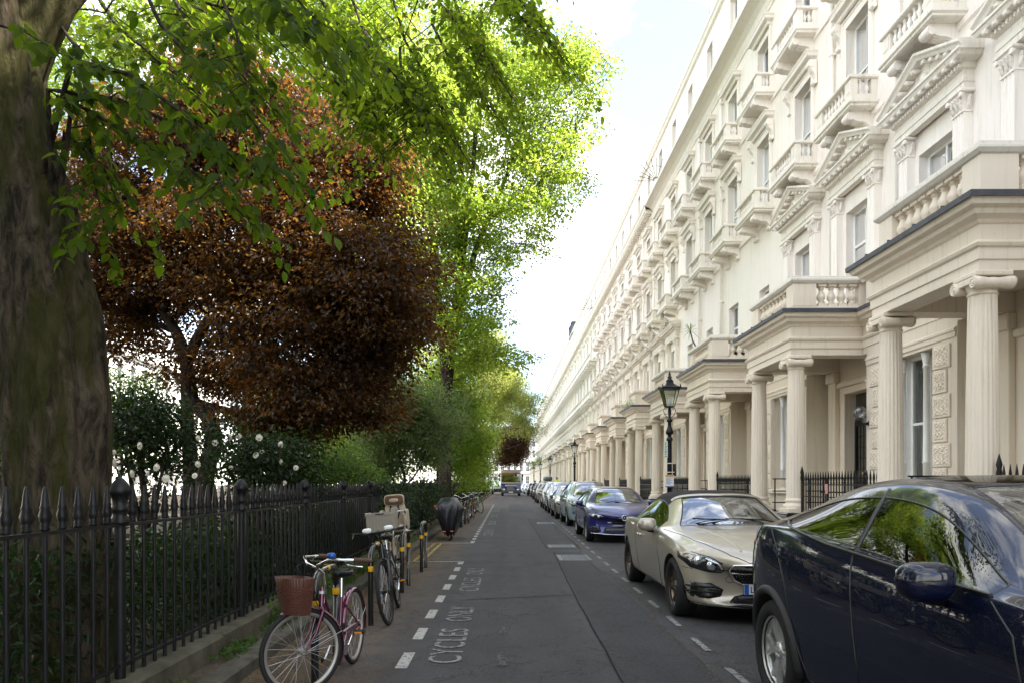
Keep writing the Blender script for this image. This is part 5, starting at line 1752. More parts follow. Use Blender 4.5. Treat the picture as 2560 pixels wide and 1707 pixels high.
 # higher layer farther out over the road
 for (x0, y0, x1, y1, Y) in ((330, -60, 700, 60, 6.5), (420, -30, 560, 160, 6.2), (230, -30, 420, 190, 6.4), (760, -60, 980, 180, 8.2), (860, -60, 1010, 260, 8.4), (960, -80, 1120, 330, 8.8), (1060, -90, 1180, 130, 9.0), (900, 60, 1090, 300, 8.6), (1000, 120, 1010, 360, 8.5), (1180, -60, 1300, 40, 9.4), (1260, -80, 1360, 90, 9.6), (760, 20, 900, 330, 8.4), (1120, -40, 1240, 190, 9.2), (680, 0, 860, 110, 8.0), (820, 120, 960, 330, 8.6), (1080, 60, 1200, 240, 9.0)):
  twig([A(x0, y0, Y + .3), A((x0 * 2 + x1) / 3, y0 + (y1 - y0) * .45, Y), A((x0 + x1 * 2) / 3 + 12, y0 + (y1 - y0) * .72, Y - .1), A(x1, y1, Y - .2)], .02, 22, .95, 17, .18)
 P = np.array(leafP); D = np.array(leafD); far_ = (P[:, 1:2] > 5.9)
 P = P + np.clip(rng.normal(size=P.shape), -2, 2) * np.where(far_, .055, .018); D = D + rng.normal(size=D.shape) * np.where(far_, .55, .22)
 kp = rng.random(len(P)) > .12; P = P[kp]; D = D[kp]; n_ = len(P)
 Nn = rng.normal(size=(n_, 3)) * .35; Nn[:, 2] += .75
 L_ = rng.uniform(.075, .125, n_) * np.where(P[:, 1] > 5.9, .95, .95); W_ = L_ * rng.uniform(.50, .62, n_)
 b = np.array(base)
 br = grow(trunks_w, np.array([tw[0][0] for tw in twigs if tw[1][0] > .011]), r_tip=.006, r_base=.012, maxr=.02, seed=4)
 allb = [([np.asarray(p) - b for p in pts], rs) for pts, rs in twigs + br]
 o = obj("branches", branches_mesh("branches", allb, M_BARK_D, 5), t); o['kind'] = 'stuff'
 tint = np.clip(rng.normal(.5, .25, n_), 0, 1)
 # the 280 largest-looking leaves are single parts
 proj = L_ / P[:, 1]; order = np.argsort(-proj)
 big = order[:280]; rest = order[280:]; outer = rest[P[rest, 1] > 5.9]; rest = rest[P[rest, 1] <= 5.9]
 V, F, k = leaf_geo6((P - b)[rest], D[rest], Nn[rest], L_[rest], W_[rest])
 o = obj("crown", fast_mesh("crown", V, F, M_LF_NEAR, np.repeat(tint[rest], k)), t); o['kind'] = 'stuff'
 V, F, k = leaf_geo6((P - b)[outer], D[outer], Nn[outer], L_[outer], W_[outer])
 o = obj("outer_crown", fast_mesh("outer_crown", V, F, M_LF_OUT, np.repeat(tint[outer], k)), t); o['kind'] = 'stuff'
 lmes = []
 for tv in (.2, .4, .6, .8):
  V, F, k = leaf_geo6(np.zeros((1, 3)), np.array([[1., 0, 0]]), np.array([[0, 0, 1.]]), [.075], [.04])
  lmes.append(fast_mesh("leaf", V, F, M_LF_NEAR, np.full(k, tv)))
 for q, i in enumerate(big):
  d = Vector(D[i]).normalized(); nn = Vector(Nn[i]); s = d.cross(nn).normalized() * -1; u = d.cross(s)
  mt = Matrix((d, s, u)).transposed().to_4x4()
  o = bpy.data.objects.new("leaf", lmes[q % 4]); COL.objects.link(o); o.parent = t
  sc = L_[i] / .075
  o.matrix_local = Matrix.Translation(Vector(P[i] - b)) @ mt @ Matrix.Scale(sc, 4)
 # high crown of the same tree, mostly above the frame: it shades the street below
 lobes = [((-4.2, -1.0, 7.5), (3.2, 3.6, 2.4)), ((-6.5, 4.0, 7.0), (3.0, 4.0, 2.8)), ((-2.4, 1.0, 7.0), (2.6, 3.0, 1.4)), ((-3.2, 6.0, 9.5), (3.6, 3.4, 2.6)), ((-1.0, 8.0, 9.2), (2.6, 2.6, 1.6)), ((-4.5, 3.2, 8.5), (2.6, 2.6, 2.0)), ((-1.2, 3.0, 8.6), (2.4, 2.4, 1.6))]
 cl = lobe_points(lobes, 900, .5)
 Pq = spray_leaves(cl, rng.normal(size=cl.shape), 30, (.36, .36, .16), .3, .12, .075)
 V, F = leaf_geo(Pq[0] - b, *Pq[1:])
 o = obj("upper_crown", fast_mesh("upper_crown", V, F, M_LF_NEAR, np.repeat(np.clip(rng.normal(.5, .25, len(Pq[0])), 0, 1), 2)), t); o['kind'] = 'stuff'
 # --- copper-leaved tree
 Yc = 13.0
 c = lambda px, py, dy=0: at(px, py, Yc + dy)
 b0 = c(505, 1400); b0 = (b0[0], Yc, 0)
 tr = [([(b0[0], Yc, 0), c(512, 1190), c(535, 1110), c(520, 1040), c(480, 1000), c(465, 900), c(440, 830), c(400, 760), c(360, 640), c(330, 520)], [.20, .17, .155, .14, .13, .12, .10, .08, .05, .03]),
          ([(b0[0] - .12, Yc - .1, 0), c(478, 1180), c(470, 1080), c(468, 1000), c(470, 900), c(520, 800), c(600, 690), c(680, 520, .5), c(700, 330, .5)], [.16, .14, .12, .11, .10, .085, .07, .05, .03]),
          ([c(480, 1000), c(540, 1020), c(640, 1030), c(760, 980, -.5), c(900, 920, -1)], [.09, .075, .06, .045, .025]),
          ([c(465, 900), c(560, 760, -.8), c(740, 680, -1.5), c(900, 640, -2)], [.08, .06, .045, .025]),
          ([c(440, 830), c(330, 780, .5), c(240, 700, .8)], [.06, .045, .025])]
 lobes = [(c(430, 420, .3), (1.75, 1.7, 1.15)), (c(640, 330, .2), (1.5, 1.6, 1.0)), (c(790, 480, -.3), (1.35, 1.6, 1.15)), (c(880, 640, -.8), (1.35, 1.7, 1.15)), (c(620, 640, -.2), (2.0, 1.9, 1.2)), (c(370, 640, .2), (1.5, 1.6, 1.1)),
             (c(920, 800, -1.2), (1.05, 1.4, .9)), (c(760, 860, -.8), (1.4, 1.6, .95)), (c(840, 985, -1.2), (.9, 1.2, .55)), (c(300, 800, .4), (.9, 1.2, .8)), (c(250, 520, .6), (.9, 1.3, 1.0)), (c(700, 1030, -.6), (.9, 1.1, .5)), (c(985, 715, -1.4), (.6, 1.0, .65)), (c(560, 900, .3), (1.1, 1.3, .6)), (c(900, 420, -.4), (.75, 1.0, .6)), (c(560, 250, .2), (1.3, 1.3, .65))]
 make_tree("copper_beech", "copper-leaved tree with a forked dark trunk behind the railings, taking up the left half", "tree", b0, tr, lobes, 1500, 96, (.23, .23, .08), .30, .092, .054, M_LF_COP, M_BARK_D, up=.6, seed=3, shell=.45)
 # --- tall lime trees behind it
 def tall(name, label, px, Y, trunk_px, lobes, ncl, per, L, mat, barkm, spread=(.24, .24, .10), droop=.3, seed=5, group="bright green trees along the garden", shell=.5, r=.27):
  f = lambda x, y, dy=0: at(x, y, Y + dy)
  bb = f(px, 1208.5); bb = (bb[0], Y, 0)
  trs = []
  for i, line in enumerate(trunk_px):
   pts = [f(*q) for q in line]
   r0 = r if i == 0 else r * .55
   if i == 0: pts = [bb] + pts
   trs.append((pts, [max(.03, r0 * (1 - .85 * j / (len(pts) - 1))) for j in range(len(pts))]))
  lb_ = [(f(*q[0]), q[1]) for q in lobes]
  return make_tree(name, label, "tree", bb, trs, lb_, ncl, per, spread, droop, L, L * .72, mat, barkm, group, seed=seed, shell=shell, r_base=.05, clump=(8, L * 4.2))
 tall("lime_tree", "tall bright yellow-green lime tree with several straight trunks, its crown reaching over the road", 1112, 28.0,
         [[(1115, 1000), (1130, 860), (1148, 700), (1155, 500), (1150, 380), (1140, 300)], [(1130, 860), (1185, 640), (1225, 540), (1270, 430), (1300, 330), (1320, 180)], [(1148, 700), (1175, 500), (1190, 330), (1200, 260)], [(1115, 980), (1090, 700), (1075, 520), (1085, 430)], [(1225, 540), (1330, 480), (1400, 400), (1450, 300)], [(1148, 600), (1120, 400), (1110, 290), (1100, 200)]],
         [((1180, 140, 1), (2.6, 3.0, 2.0)), ((1300, 150, 0), (2.3, 2.6, 1.9)), ((1400, 170, -.5), (1.3, 2.0, 1.5)), ((1330, 320, -.5), (2.2, 2.8, 1.9)), ((1200, 380, 0), (2.6, 3.0, 2.0)), ((1090, 300, 1), (2.0, 2.8, 2.2)), ((1350, 470, -1), (1.6, 2.4, 1.4)), ((1230, 560, -1), (2.3, 2.8, 1.7)), ((1110, 560, 0), (1.8, 2.6, 2.0)), ((1440, 260, -.5), (1.0, 1.6, 1.5)), ((1200, 700, -1), (1.6, 2.4, 1.4)), ((1100, 760, 0), (1.4, 2.2, 1.6)), ((1170, 830, -1), (1.4, 2.2, 1.2)), ((1240, 30, 0), (2.2, 2.2, 1.0)), ((1030, 420, 1.5), (1.4, 2.0, 2.0)), ((1220, 900, -1), (1.0, 2.0, 1.1))],
         1900, 34, .135, M_LF_LIME, M_BARK_D)
 tall("lime_tree", "broad bright green tree rising behind the copper tree's crown", 620, 22.0,
         [[(620, 900), (610, 600), (600, 350), (620, 150), (650, -50)], [(610, 500), (750, 250), (860, 80)], [(600, 450), (450, 200), (330, 40)], [(610, 600), (820, 400), (960, 250)]],
         [((400, 80, 0), (3.2, 3.0, 2.0)), ((700, 60, 0), (3.2, 3.0, 2.2)), ((950, 150, .5), (2.6, 3.0, 2.4)), ((900, 380, 1), (1.8, 2.6, 2.2)), ((560, -60, 0), (3.6, 3, 1.6)), ((250, 200, 1), (2.2, 2.4, 1.8)), ((980, 600, 2), (1.2, 2.0, 2.2)), ((860, -30, 0), (2.6, 2.6, 1.4)), ((150, 380, 2), (1.2, 1.6, 1.6))],
         1500, 38, .12, M_LF_LIME, M_BARK_D, seed=8, r=.22)
 tall("lime_tree", "yellow-green tree between the tall lime and the copper tree", 960, 38.0,
         [[(960, 900), (985, 600), (1000, 350), (1000, 150)], [(985, 600), (1050, 450), (1090, 300)]],
         [((980, 300, 0), (3.0, 3.0, 3.5)), ((1000, 560, 0), (3.2, 3, 3.0)), ((960, 780, 0), (2.6, 3, 2.6)), ((1060, 160, 1), (3.2, 3, 2.6)), ((1050, 900, 0), (2.6, 2.6, 2.0))],
         1000, 34, .17, M_LF_YEL, M_BARK_D, (.3, .3, .14), seed=9)
 # --- smaller trees and bushes along the railings
 def bush(name, label, cat, px, py0, py1, hw_px, Y, ncl, per, L, mat, group=None, depth=None, seed=2, droop=.3, up=.6, spread=None):
  s = Y / S; w = hw_px * s; x = (px - 1264) * s
  z1 = 1.5 + (1208.5 - py0) * s; z0 = max(.15, 1.5 + (1208.5 - py1) * s)
  h = (z1 - z0) / 2; zc = (z0 + z1) / 2; d = depth or w
  rr = random.Random(seed)
  lobes = [((x + rr.uniform(-.5, .5) * w, Y + rr.uniform(-.4, .4) * d, zc + rr.uniform(-.5, .5) * h), (w * rr.uniform(.45, .65), d * rr.uniform(.5, .7), h * rr.uniform(.4, .6))) for _ in range(7)]
  bb = (min(x, -2.95 - .1 * rr.random()), Y, 0); s_ = (bb[0], Y, zc * .45)
  tr = [([bb, s_, (x + .05 * w, Y, zc * .6), (x - .1 * w, Y, zc), (x, Y, z1 - h * .4)], [.06, .055, .04, .03, .015]), ([s_, (x - .3 * w, Y + .2 * d, zc * .7), (x - .5 * w, Y + .2 * d, zc)], [.03, .025, .012]), ([s_, (x + .35 * w, Y - .2 * d, zc * .7), (x + .5 * w, Y - .1 * d, zc)], [.03, .025, .012])]
  sp = spread or (L * 2.3, L * 2.3, L * 1.2)
  return make_tree(name, label, cat, bb, tr, lobes, ncl, per, sp, droop, L, L * .6, mat, M_BARK_D, group, seed=seed, up=up, r_base=.02, clump=(5, L * 3.2))
 bush("garden_tree", "grey-green bushy tree overhanging the railings beyond the copper tree", "tree", 1005, 930, 1265, 135, 20.5, 560, 46, .085, M_LF_GREY, seed=21)
 bush("garden_tree", "pale green tree mass deep in the garden, right of the copper tree", "tree", 930, 960, 1225, 150, 36, 420, 44, .15, M_LF_GREY, seed=29)
 bush("garden_tree", "bright green lower boughs hanging over the railings beside the covered bicycle", "tree", 1118, 820, 1240, 84, 31, 520, 46, .12, M_LF_LIME, seed=22)
 bush("garden_tree", "dense mid-green bush behind the far row of parked bicycles", "tree", 1164, 990, 1225, 50, 44, 400, 40, .14, M_LF_LIME, seed=23)
 bush("garden_tree", "yellow-green tree leaning over the road above the lorry", "tree", 1205, 770, 1085, 100, 60, 520, 44, .17, M_LF_YEL, seed=24)
 bush("garden_tree", "thin pale tree standing out against the sky just left of the vanishing terrace", "tree", 1305, 900, 1130, 58, 78, 300, 36, .17, M_LF_YEL, seed=25)
 bush("garden_tree", "dark purple-leaved tree overhanging the road above the lorry", "tree", 1275, 1060, 1155, 32, 88, 320, 50, .2, M_LF_COP, seed=26)
 bush("garden_tree", "dark green drooping tree beside the purple one at the end of the garden", "tree", 1300, 1030, 1140, 22, 98, 240, 50, .2, M_LF_DARK, seed=27)
 bush("garden_tree", "leafy green tree behind the lorry's left side", "tree", 1195, 1060, 1228, 34, 72, 260, 40, .2, M_LF_MID, seed=28)
 # trees of the garden beside and behind the camera: they shade the railings and are mirrored in the cars
 for i, (x, y, lab) in enumerate(((-5.5, -3.5, "garden tree just behind the camera on the left"), (-4.5, -9.5, "second garden tree behind the camera"), (-9.0, 1.5, "garden tree deep in the garden left of the frame"), (-6.0, -16, "third garden tree behind the camera"))):
  lb = [((x, y, 4.2), (3.0, 3.2, 2.2)), ((x + 1.6, y + 1, 6.8), (2.6, 2.8, 2.0)), ((x - 1.2, y - 1, 8.6), (2.8, 2.8, 2.2)), ((x, y, 2.2), (2.0, 2.8, 1.2))]
  make_tree("garden_tree", lab, "tree", (x, y, 0), [([(x, y, 0), (x + .1, y, 3), (x + .4, y + .3, 6), (x, y, 9)], [.25, .2, .14, .05])], lb, 300, 44, (.4, .4, .2), .2, .2, .13, M_LF_MID if i % 2 else M_LF_DARK, M_BARK_D, seed=50 + i)
 bush("garden_tree", "green tree rising behind the purple tree at the far end of the garden", "tree", 1250, 930, 1130, 52, 104, 300, 44, .2, M_LF_MID, seed=41)
 # trees deeper in the garden
 bush("garden_tree", "sunlit green tree deep in the garden behind the copper tree", "tree", 760, 900, 1200, 170, 30, 420, 44, .12, M_LF_LIME, seed=31)
 bush("garden_tree", "dark green tree deep in the garden, left of the copper trunk", "tree", 300, 900, 1190, 120, 24, 200, 36, .11, M_LF_MID, seed=32)
 bush("shrub", "green shrubs on the lawn edge right of the copper trunk", "shrub", 800, 1130, 1240, 150, 15.5, 260, 40, .07, M_LF_MID, seed=33)
 # camellia with white flowers
 bush("camellia", "dark-leaved camellia with white flowers between the mossy trunk and the copper trunk", "shrub", 360, 960, 1260, 130, 8.2, 150, 26, .065, M_LF_DARK, seed=34, droop=.1, up=.4)
 cam2 = bush("camellia", "dark-leaved camellia with white flowers in front of the copper tree's trunk and right of it", "shrub", 640, 1060, 1270, 150, 9.6, 170, 28, .065, M_LF_DARK, seed=35, droop=.1, up=.4)
 bush("shrub", "red-flowered shrub just left of the mossy trunk", "shrub", 10, 940, 1200, 45, 9.0, 60, 26, .07, M_LF_MID, seed=36)
 bush("rhododendron", "small cluster of red blossom at the left edge", "flower", 14, 1020, 1075, 22, 8.9, 16, 22, .05, M_LF_RED, seed=37)
 fm = MB(); rnd = random.Random(5)
 m, nt, bs = new_mat("white_petals"); bs.inputs['Base Color'].default_value = (.80, .74, .62, 1); bs.inputs['Roughness'].default_value = .6
 for rg in range(4):
  nn = 4 + rg * 2
  for i in range(nn):
   a = i * 2 * math.pi / nn + rg * .5; rr = .012 + rg * .012; tl = .035 - rg * .009
   cx, cz = math.cos(a), math.sin(a)
   fm.add([(cx * rr * .4, -tl, cz * rr * .4), (cx * rr - cz * .018, -tl * .8, cz * rr + cx * .018), (cx * rr * 1.35, -tl * .5, cz * rr * 1.35), (cx * rr + cz * .018, -tl * .8, cz * rr - cx * .018)], [(0, 1, 2, 3)], 0, True)
 fme = fm.mesh("flower", m, fix=False)
 spots = [(648, 1093, 9.0), (703, 1153, 9.2), (577, 1167, 9.1), (740, 1168, 9.4), (640, 1137, 9.1), (655, 1128, 9.2), (575, 1093, 9.3), (538, 1106, 9.2), (597, 1090, 9.4), (703, 1110, 9.4), (712, 1205, 9.4), (680, 1220, 9.3), (487, 1188, 7.6), (495, 1159, 7.7), (284, 1129, 7.5), (331, 1183, 7.4), (370, 1182, 7.6), (392, 1168, 7.7), (496, 1094, 7.7), (350, 1113, 7.6), (285, 1157, 7.5), (415, 1195, 7.6)]
 where = ["beside the copper trunk", "above the railings", "right of the copper trunk", "low by the railing spikes"]
 for i, (x, y, Y) in enumerate(spots):
  o = obj("camellia_flower", fme, None, at(x, y, Y - .35), (rnd.uniform(-.3, .3), rnd.uniform(-.5, .5), rnd.uniform(-.5, .5)), scale=(rnd.uniform(.42, .72),) * 3)
  tag(o, "white camellia bloom among dark leaves behind the railings", "flower", "white camellia flowers")
 # undergrowth behind the railings
 n = 64000
 X = -2.62 - np.abs(rng.normal(0, 1.1, n)); Y = rng.uniform(1.6, 30, n) ** 1.0; hgt = 1.0 + .25 * np.sin(Y * 1.3) + .2 * np.sin(Y * 3.1 + X)
 hgt = np.where(Y < 6.5, 1.12, hgt * np.where(Y < 12, .95, .95)); Z = rng.random(n) ** .7 * hgt
 P = np.stack([X, Y, Z], 1)
 D = rng.normal(size=(n, 3)) * .7; D[:, 0] += .4; D[:, 2] -= .2
 Nn = rng.normal(size=(n, 3)) * .5; Nn[:, 2] += .6
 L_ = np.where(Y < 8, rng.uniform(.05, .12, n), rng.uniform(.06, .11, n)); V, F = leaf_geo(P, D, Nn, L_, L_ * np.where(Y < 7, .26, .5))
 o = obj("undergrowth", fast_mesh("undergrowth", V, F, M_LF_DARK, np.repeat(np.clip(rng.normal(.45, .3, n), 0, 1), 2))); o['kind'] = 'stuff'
 # garden hedge mass farther along, ivy on the railings, weeds at the plinth
 n = 26000
 X = -2.75 - rng.random(n) * 2.2; Y = rng.uniform(28, 120, n); Z = rng.random(n) * (1.1 + .6 * np.sin(Y * .35) + .3 * np.sin(Y * 1.7))
 P = np.stack([X, Y, Z], 1); D = rng.normal(size=(n, 3)); Nn = rng.normal(size=(n, 3)) + [0, 0, .5]
 L_ = rng.uniform(.14, .26, n); V, F = leaf_geo(P, D, Nn, L_, L_ * .6)
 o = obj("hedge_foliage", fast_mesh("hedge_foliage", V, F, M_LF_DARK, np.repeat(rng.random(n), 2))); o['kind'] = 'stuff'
 n = 3000
 Y = np.concatenate([rng.normal(14.2, .5, n // 3), rng.uniform(15.5, 27, n - n // 3)]); X = -2.43 + rng.normal(0, .06, n); Z = .25 + rng.random(n) * 1.25
 X += np.where(Z > 1.1, rng.random(n) * .3, 0)
 P = np.stack([X, Y, Z], 1); D = rng.normal(size=(n, 3)) * .5 + [.5, 0, -.5]; Nn = rng.normal(size=(n, 3)) * .4 + [.8, -.3, .4]
 L_ = rng.uniform(.05, .1, n); V, F = leaf_geo(P, D, Nn, L_, L_ * .75)
 o = obj("ivy_leaves", fast_mesh("ivy_leaves", V, F, M_LF_DARK, np.repeat(rng.random(n) * .7, 2))); o['kind'] = 'stuff'
 n = 3600
 cl = np.concatenate([rng.uniform(4.5, 7, 5), rng.uniform(7, 10, 22), rng.uniform(10, 18, 14)]); Y = rng.choice(cl, n) + rng.normal(0, .14, n); X = -2.28 + rng.normal(0, .07, n); Z = .09 + np.abs(rng.normal(0, .07, n)) * np.where(Y > 7, 1.6, .4)
 P = np.stack([X, Y, Z], 1); D = rng.normal(size=(n, 3)) * .5 + [.3, 0, .5]; Nn = rng.normal(size=(n, 3)) * .5 + [.3, -.3, .8]
 L_ = rng.uniform(.025, .06, n); V, F = leaf_geo(P, D, Nn, L_, L_ * .6)
 o = obj("weeds", fast_mesh("weeds", V, F, M_LF_MID, np.repeat(rng.random(n) * .6, 2))); o['kind'] = 'stuff'
 # fallen leaves and blossom on the strip, gutter and bay
 n = 26000
 X = np.concatenate([-2.0 + np.abs(rng.normal(0, .30, n * 2 // 3)), rng.uniform(-2.45, -2.1, n // 6), 1.66 + rng.normal(0, .025, n - n * 2 // 3 - n // 6)])
 Y = rng.uniform(3, 42, n) ** 1.0; Y = 3 + (Y - 3) * rng.random(n) ** .5
 on = X < -2.19; kerb = (X >= -2.19) & (X < -2.02)
 X = np.where(kerb, -2.0 + rng.random(n) * .2, X)
 wob = np.where(X > 1, .06 * np.sin(Y * .8) + .03 * np.sin(Y * 2.3), 0); X = X + wob
 Z = np.where(on, .09, .010) + rng.random(n) * .006
 P = np.stack([X, Y, Z], 1); D = rng.normal(size=(n, 3)); D[:, 2] = np.abs(D[:, 2]) * .15; Nn = rng.normal(size=(n, 3)) * .25 + [0, 0, 1]
 L_ = rng.uniform(.006, .022, n) * np.where(X > 1, .8, 1); V, F = leaf_geo(P, D, Nn, L_, L_ * .7, .1)
 ml = leaf_mat("leaf_litter", [(.07, .04, .02), (.17, .11, .05), (.30, .22, .12)], [(.1, .06, .03), (.15, .1, .05), (.2, .15, .08)], .1, .9)
 o = obj("leaf_litter", fast_mesh("leaf_litter", V, F, ml, np.repeat(rng.random(n), 2))); o['kind'] = 'stuff'
 # small palm and pot plants on the portico roofs
 y3 = Y0 + PITCH * 2
 t = thing("palm", "small palm with a bent bare stem on the third portico's balcony", "plant", (FX - 1.9, y3 + 1.0, 5.4), 0, None, .62)
 p = MB(); p.tube([(0, 0, 0), (.0, .05, .7), (-.05, .2, 1.3), (-.25, .35, 1.75), (-.4, .3, 2.3)], [.06, .05, .045, .04, .035], 8)
 obj("trunk", (p, M_BARK_D), t)
 p = MB(); rnd = random.Random(2)
 for i in range(34):
  a = rnd.uniform(0, 6.28); e = rnd.uniform(-.5, 1.2); c0 = Vector((-.4, .3, 2.3)); d = Vector((math.cos(a) * math.cos(e), math.sin(a) * math.cos(e), math.sin(e))); s = d.cross(Vector((0, 0, 1))).normalized() * .018
  q = [c0, c0 + d * .25, c0 + d * .5 - Vector((0, 0, .08)), c0 + d * .65 - Vector((0, 0, .22))]
  p.add([tuple(q[0] - s * .5), tuple(q[0] + s * .5), tuple(q[1] + s), tuple(q[1] - s), tuple(q[2] + s * .8), tuple(q[2] - s * .8), tuple(q[3])], [(0, 1, 2, 3), (3, 2, 4, 5), (5, 4, 6)])
 me = p.mesh("frond", M_LF_MID, fix=False); a = me.attributes.new('tint', 'FLOAT', 'FACE'); a.data.foreach_set('value', np.full(len(me.polygons), .8, dtype=np.float32))
 obj("fronds", me, t)
 pots = [(y3 - .9, FX - 1.2, "potted plant behind the third portico's balusters, nearer"), (y3 - .75, FX - .9, "potted plant behind the third portico's balusters, by the wall"), (Y0 + PITCH * 1 + 1.0, FX - 1.7, "round dark green potted bush on the second portico"),]
 for i, (y, x, lab) in enumerate(pots):
  t = thing("pot_plant", lab, "pot plant", (x, y, 5.4), 0, "pot plants on the porticos")
  obj("pot", (MB().lathe([(.12, 0), (.16, .26), (.17, .3), (.15, .3)], 12), M_BLACK), t)
  cl = np.array([[0, 0, .45]]) + rng.normal(size=(14, 3)) * [.12, .12, .12]; Pq = spray_leaves(cl, rng.normal(size=(14, 3)), 18, (.07, .07, .06), .1, .07, .03)
  V, F = leaf_geo(*Pq); o = obj("foliage", fast_mesh("foliage", V, F, M_LF_DARK if i == 2 else M_LF_MID, np.repeat(rng.random(len(Pq[0])), 2)), t); o['kind'] = 'stuff'
 # tufts growing from the portico leads, greenery far down the terrace
 for i, (k, x, sc, lab) in enumerate(((4, FX - 2.2, 1.0, "weedy tuft growing from the lead of the fifth portico"), (19, FX - 1.6, 4.5, "mass of green climbers on a far portico roof"), (23, FX - 1.8, 4.2, "dark green bush on the farthest portico roofs"))):
  cl = rng.normal(size=(int(26 * sc), 3)) * [.25 * sc, .5 * sc, .1 * sc] + [0, 0, .12 * sc]; Pq = spray_leaves(cl, rng.normal(size=cl.shape), 22, (.09 * sc ** .5,) * 3, .1, .06 * sc ** .7, .03 * sc ** .7)
  V, F = leaf_geo(*Pq); t = thing("roof_plant", lab, "plant", (x, Y0 + PITCH * k, 5.42))
  o = obj("foliage", fast_mesh("foliage", V, F, M_LF_MID, np.repeat(rng.random(len(Pq[0])), 2)), t); o['kind'] = 'stuff'
# ------------------------------------------------------------------ cars
M_TYRE = simple("tyre_rubber", (.018, .018, .018), .75, 0, .25, 20, .3, bumpv=.2, bscale=90)
M_TRIM = simple("black_trim", (.008, .008, .009), .30, 0, .2, spec=.25)
M_PLASTIC = simple("grey_plastic", (.022, .022, .024), .6, 0, .2)
M_ALLOY = simple("alloy_silver", (.66, .66, .67), .36, .8, .06)
M_ALLOY_D = simple("alloy_dark", (.20, .17, .145), .35, 1.0, .1)
M_CHROME = simple("chrome", (.80, .80, .80), .10, 1.0, .02)
M_SATIN = simple("satin_trim", (.05, .05, .052), .25, .8, .05)
M_FABRIC = simple("soft_top_fabric", (.035, .033, .034), .95, 0, .2, 30, .2, bumpv=.15, bscale=300)
M_SEAT = simple("seat_leather", (.030, .028, .027), .5, 0, .2)
M_CABIN = simple("cabin_lining", (.020, .020, .020), .8, 0, .2)
M_SCREEN = glass("car_windscreen", (.62, .70, .68), .22, .008)
M_SIDEG = glass("car_side_glass", (.30, .33, .31), .26, .008)
M_TINTG = glass("car_tinted_glass", (.08, .09, .085), .06, .006, 0, .6)
M_LAMPG = glass("lamp_cover", (.85, .88, .9), .14, .01)
M_AMBER = simple("amber_lens", (.8, .28, .02), .2, 0, .05)
M_REDL = simple("red_lens", (.35, .01, .012), .15, 0, .05)
M_LAMPW = simple("lamp_reflector", (.75, .77, .8), .15, .8, .05)
M_PLATEW = simple("plate_white", (.72, .73, .74), .4, 0, .03)
M_PLATEB = simple("plate_blue", (.02, .10, .45), .4, 0, .05)
M_RDUST = simple("brake_disc", (.25, .24, .23), .4, .9, .15)
def superell(mb, c, r, e=(.55, .55), n=20, m=12, mi=0):
 """rounded block: superellipsoid"""
 pw = lambda v, k: math.copysign(abs(v) ** k, v)
 vs_ = []
 for i in range(m + 1):
  t = -math.pi / 2 + math.pi * i / m
  for k in range(n):
   p = 2 * math.pi * k / n
   vs_.append((c[0] + r[0] * pw(math.cos(t), e[0]) * pw(math.cos(p), e[1]), c[1] + r[1] * pw(math.cos(t), e[0]) * pw(math.sin(p), e[1]), c[2] + r[2] * pw(math.sin(t), e[0])))
 fs = [(i * n + k, i * n + (k + 1) % n, (i + 1) * n + (k + 1) % n, (i + 1) * n + k) for i in range(m) for k in range(n)]
 mb.add(vs_, fs, mi, True)
 return mb
def crv(pts, us):
 """smooth curve through control points (monotone cubic)"""
 x = np.array([p[0] for p in pts], float); y = np.array([p[1] for p in pts], float)
 h = np.diff(x); d = np.diff(y) / h
 m = np.zeros(len(x)); m[0] = d[0]; m[-1] = d[-1]
 for i in range(1, len(x) - 1):
  if d[i - 1] * d[i] > 0:
   w1 = 2 * h[i] + h[i - 1]; w2 = h[i] + 2 * h[i - 1]
   m[i] = (w1 + w2) / (w1 / d[i - 1] + w2 / d[i])
 us = np.clip(us, x[0], x[-1]); i = np.clip(np.searchsorted(x, us) - 1, 0, len(x) - 2)
 t = (us - x[i]) / h[i]
 return (2 * t ** 3 - 3 * t ** 2 + 1) * y[i] + (t ** 3 - 2 * t ** 2 + t) * h[i] * m[i] + (-2 * t ** 3 + 3 * t ** 2) * y[i + 1] + (t ** 3 - t ** 2) * h[i] * m[i + 1]
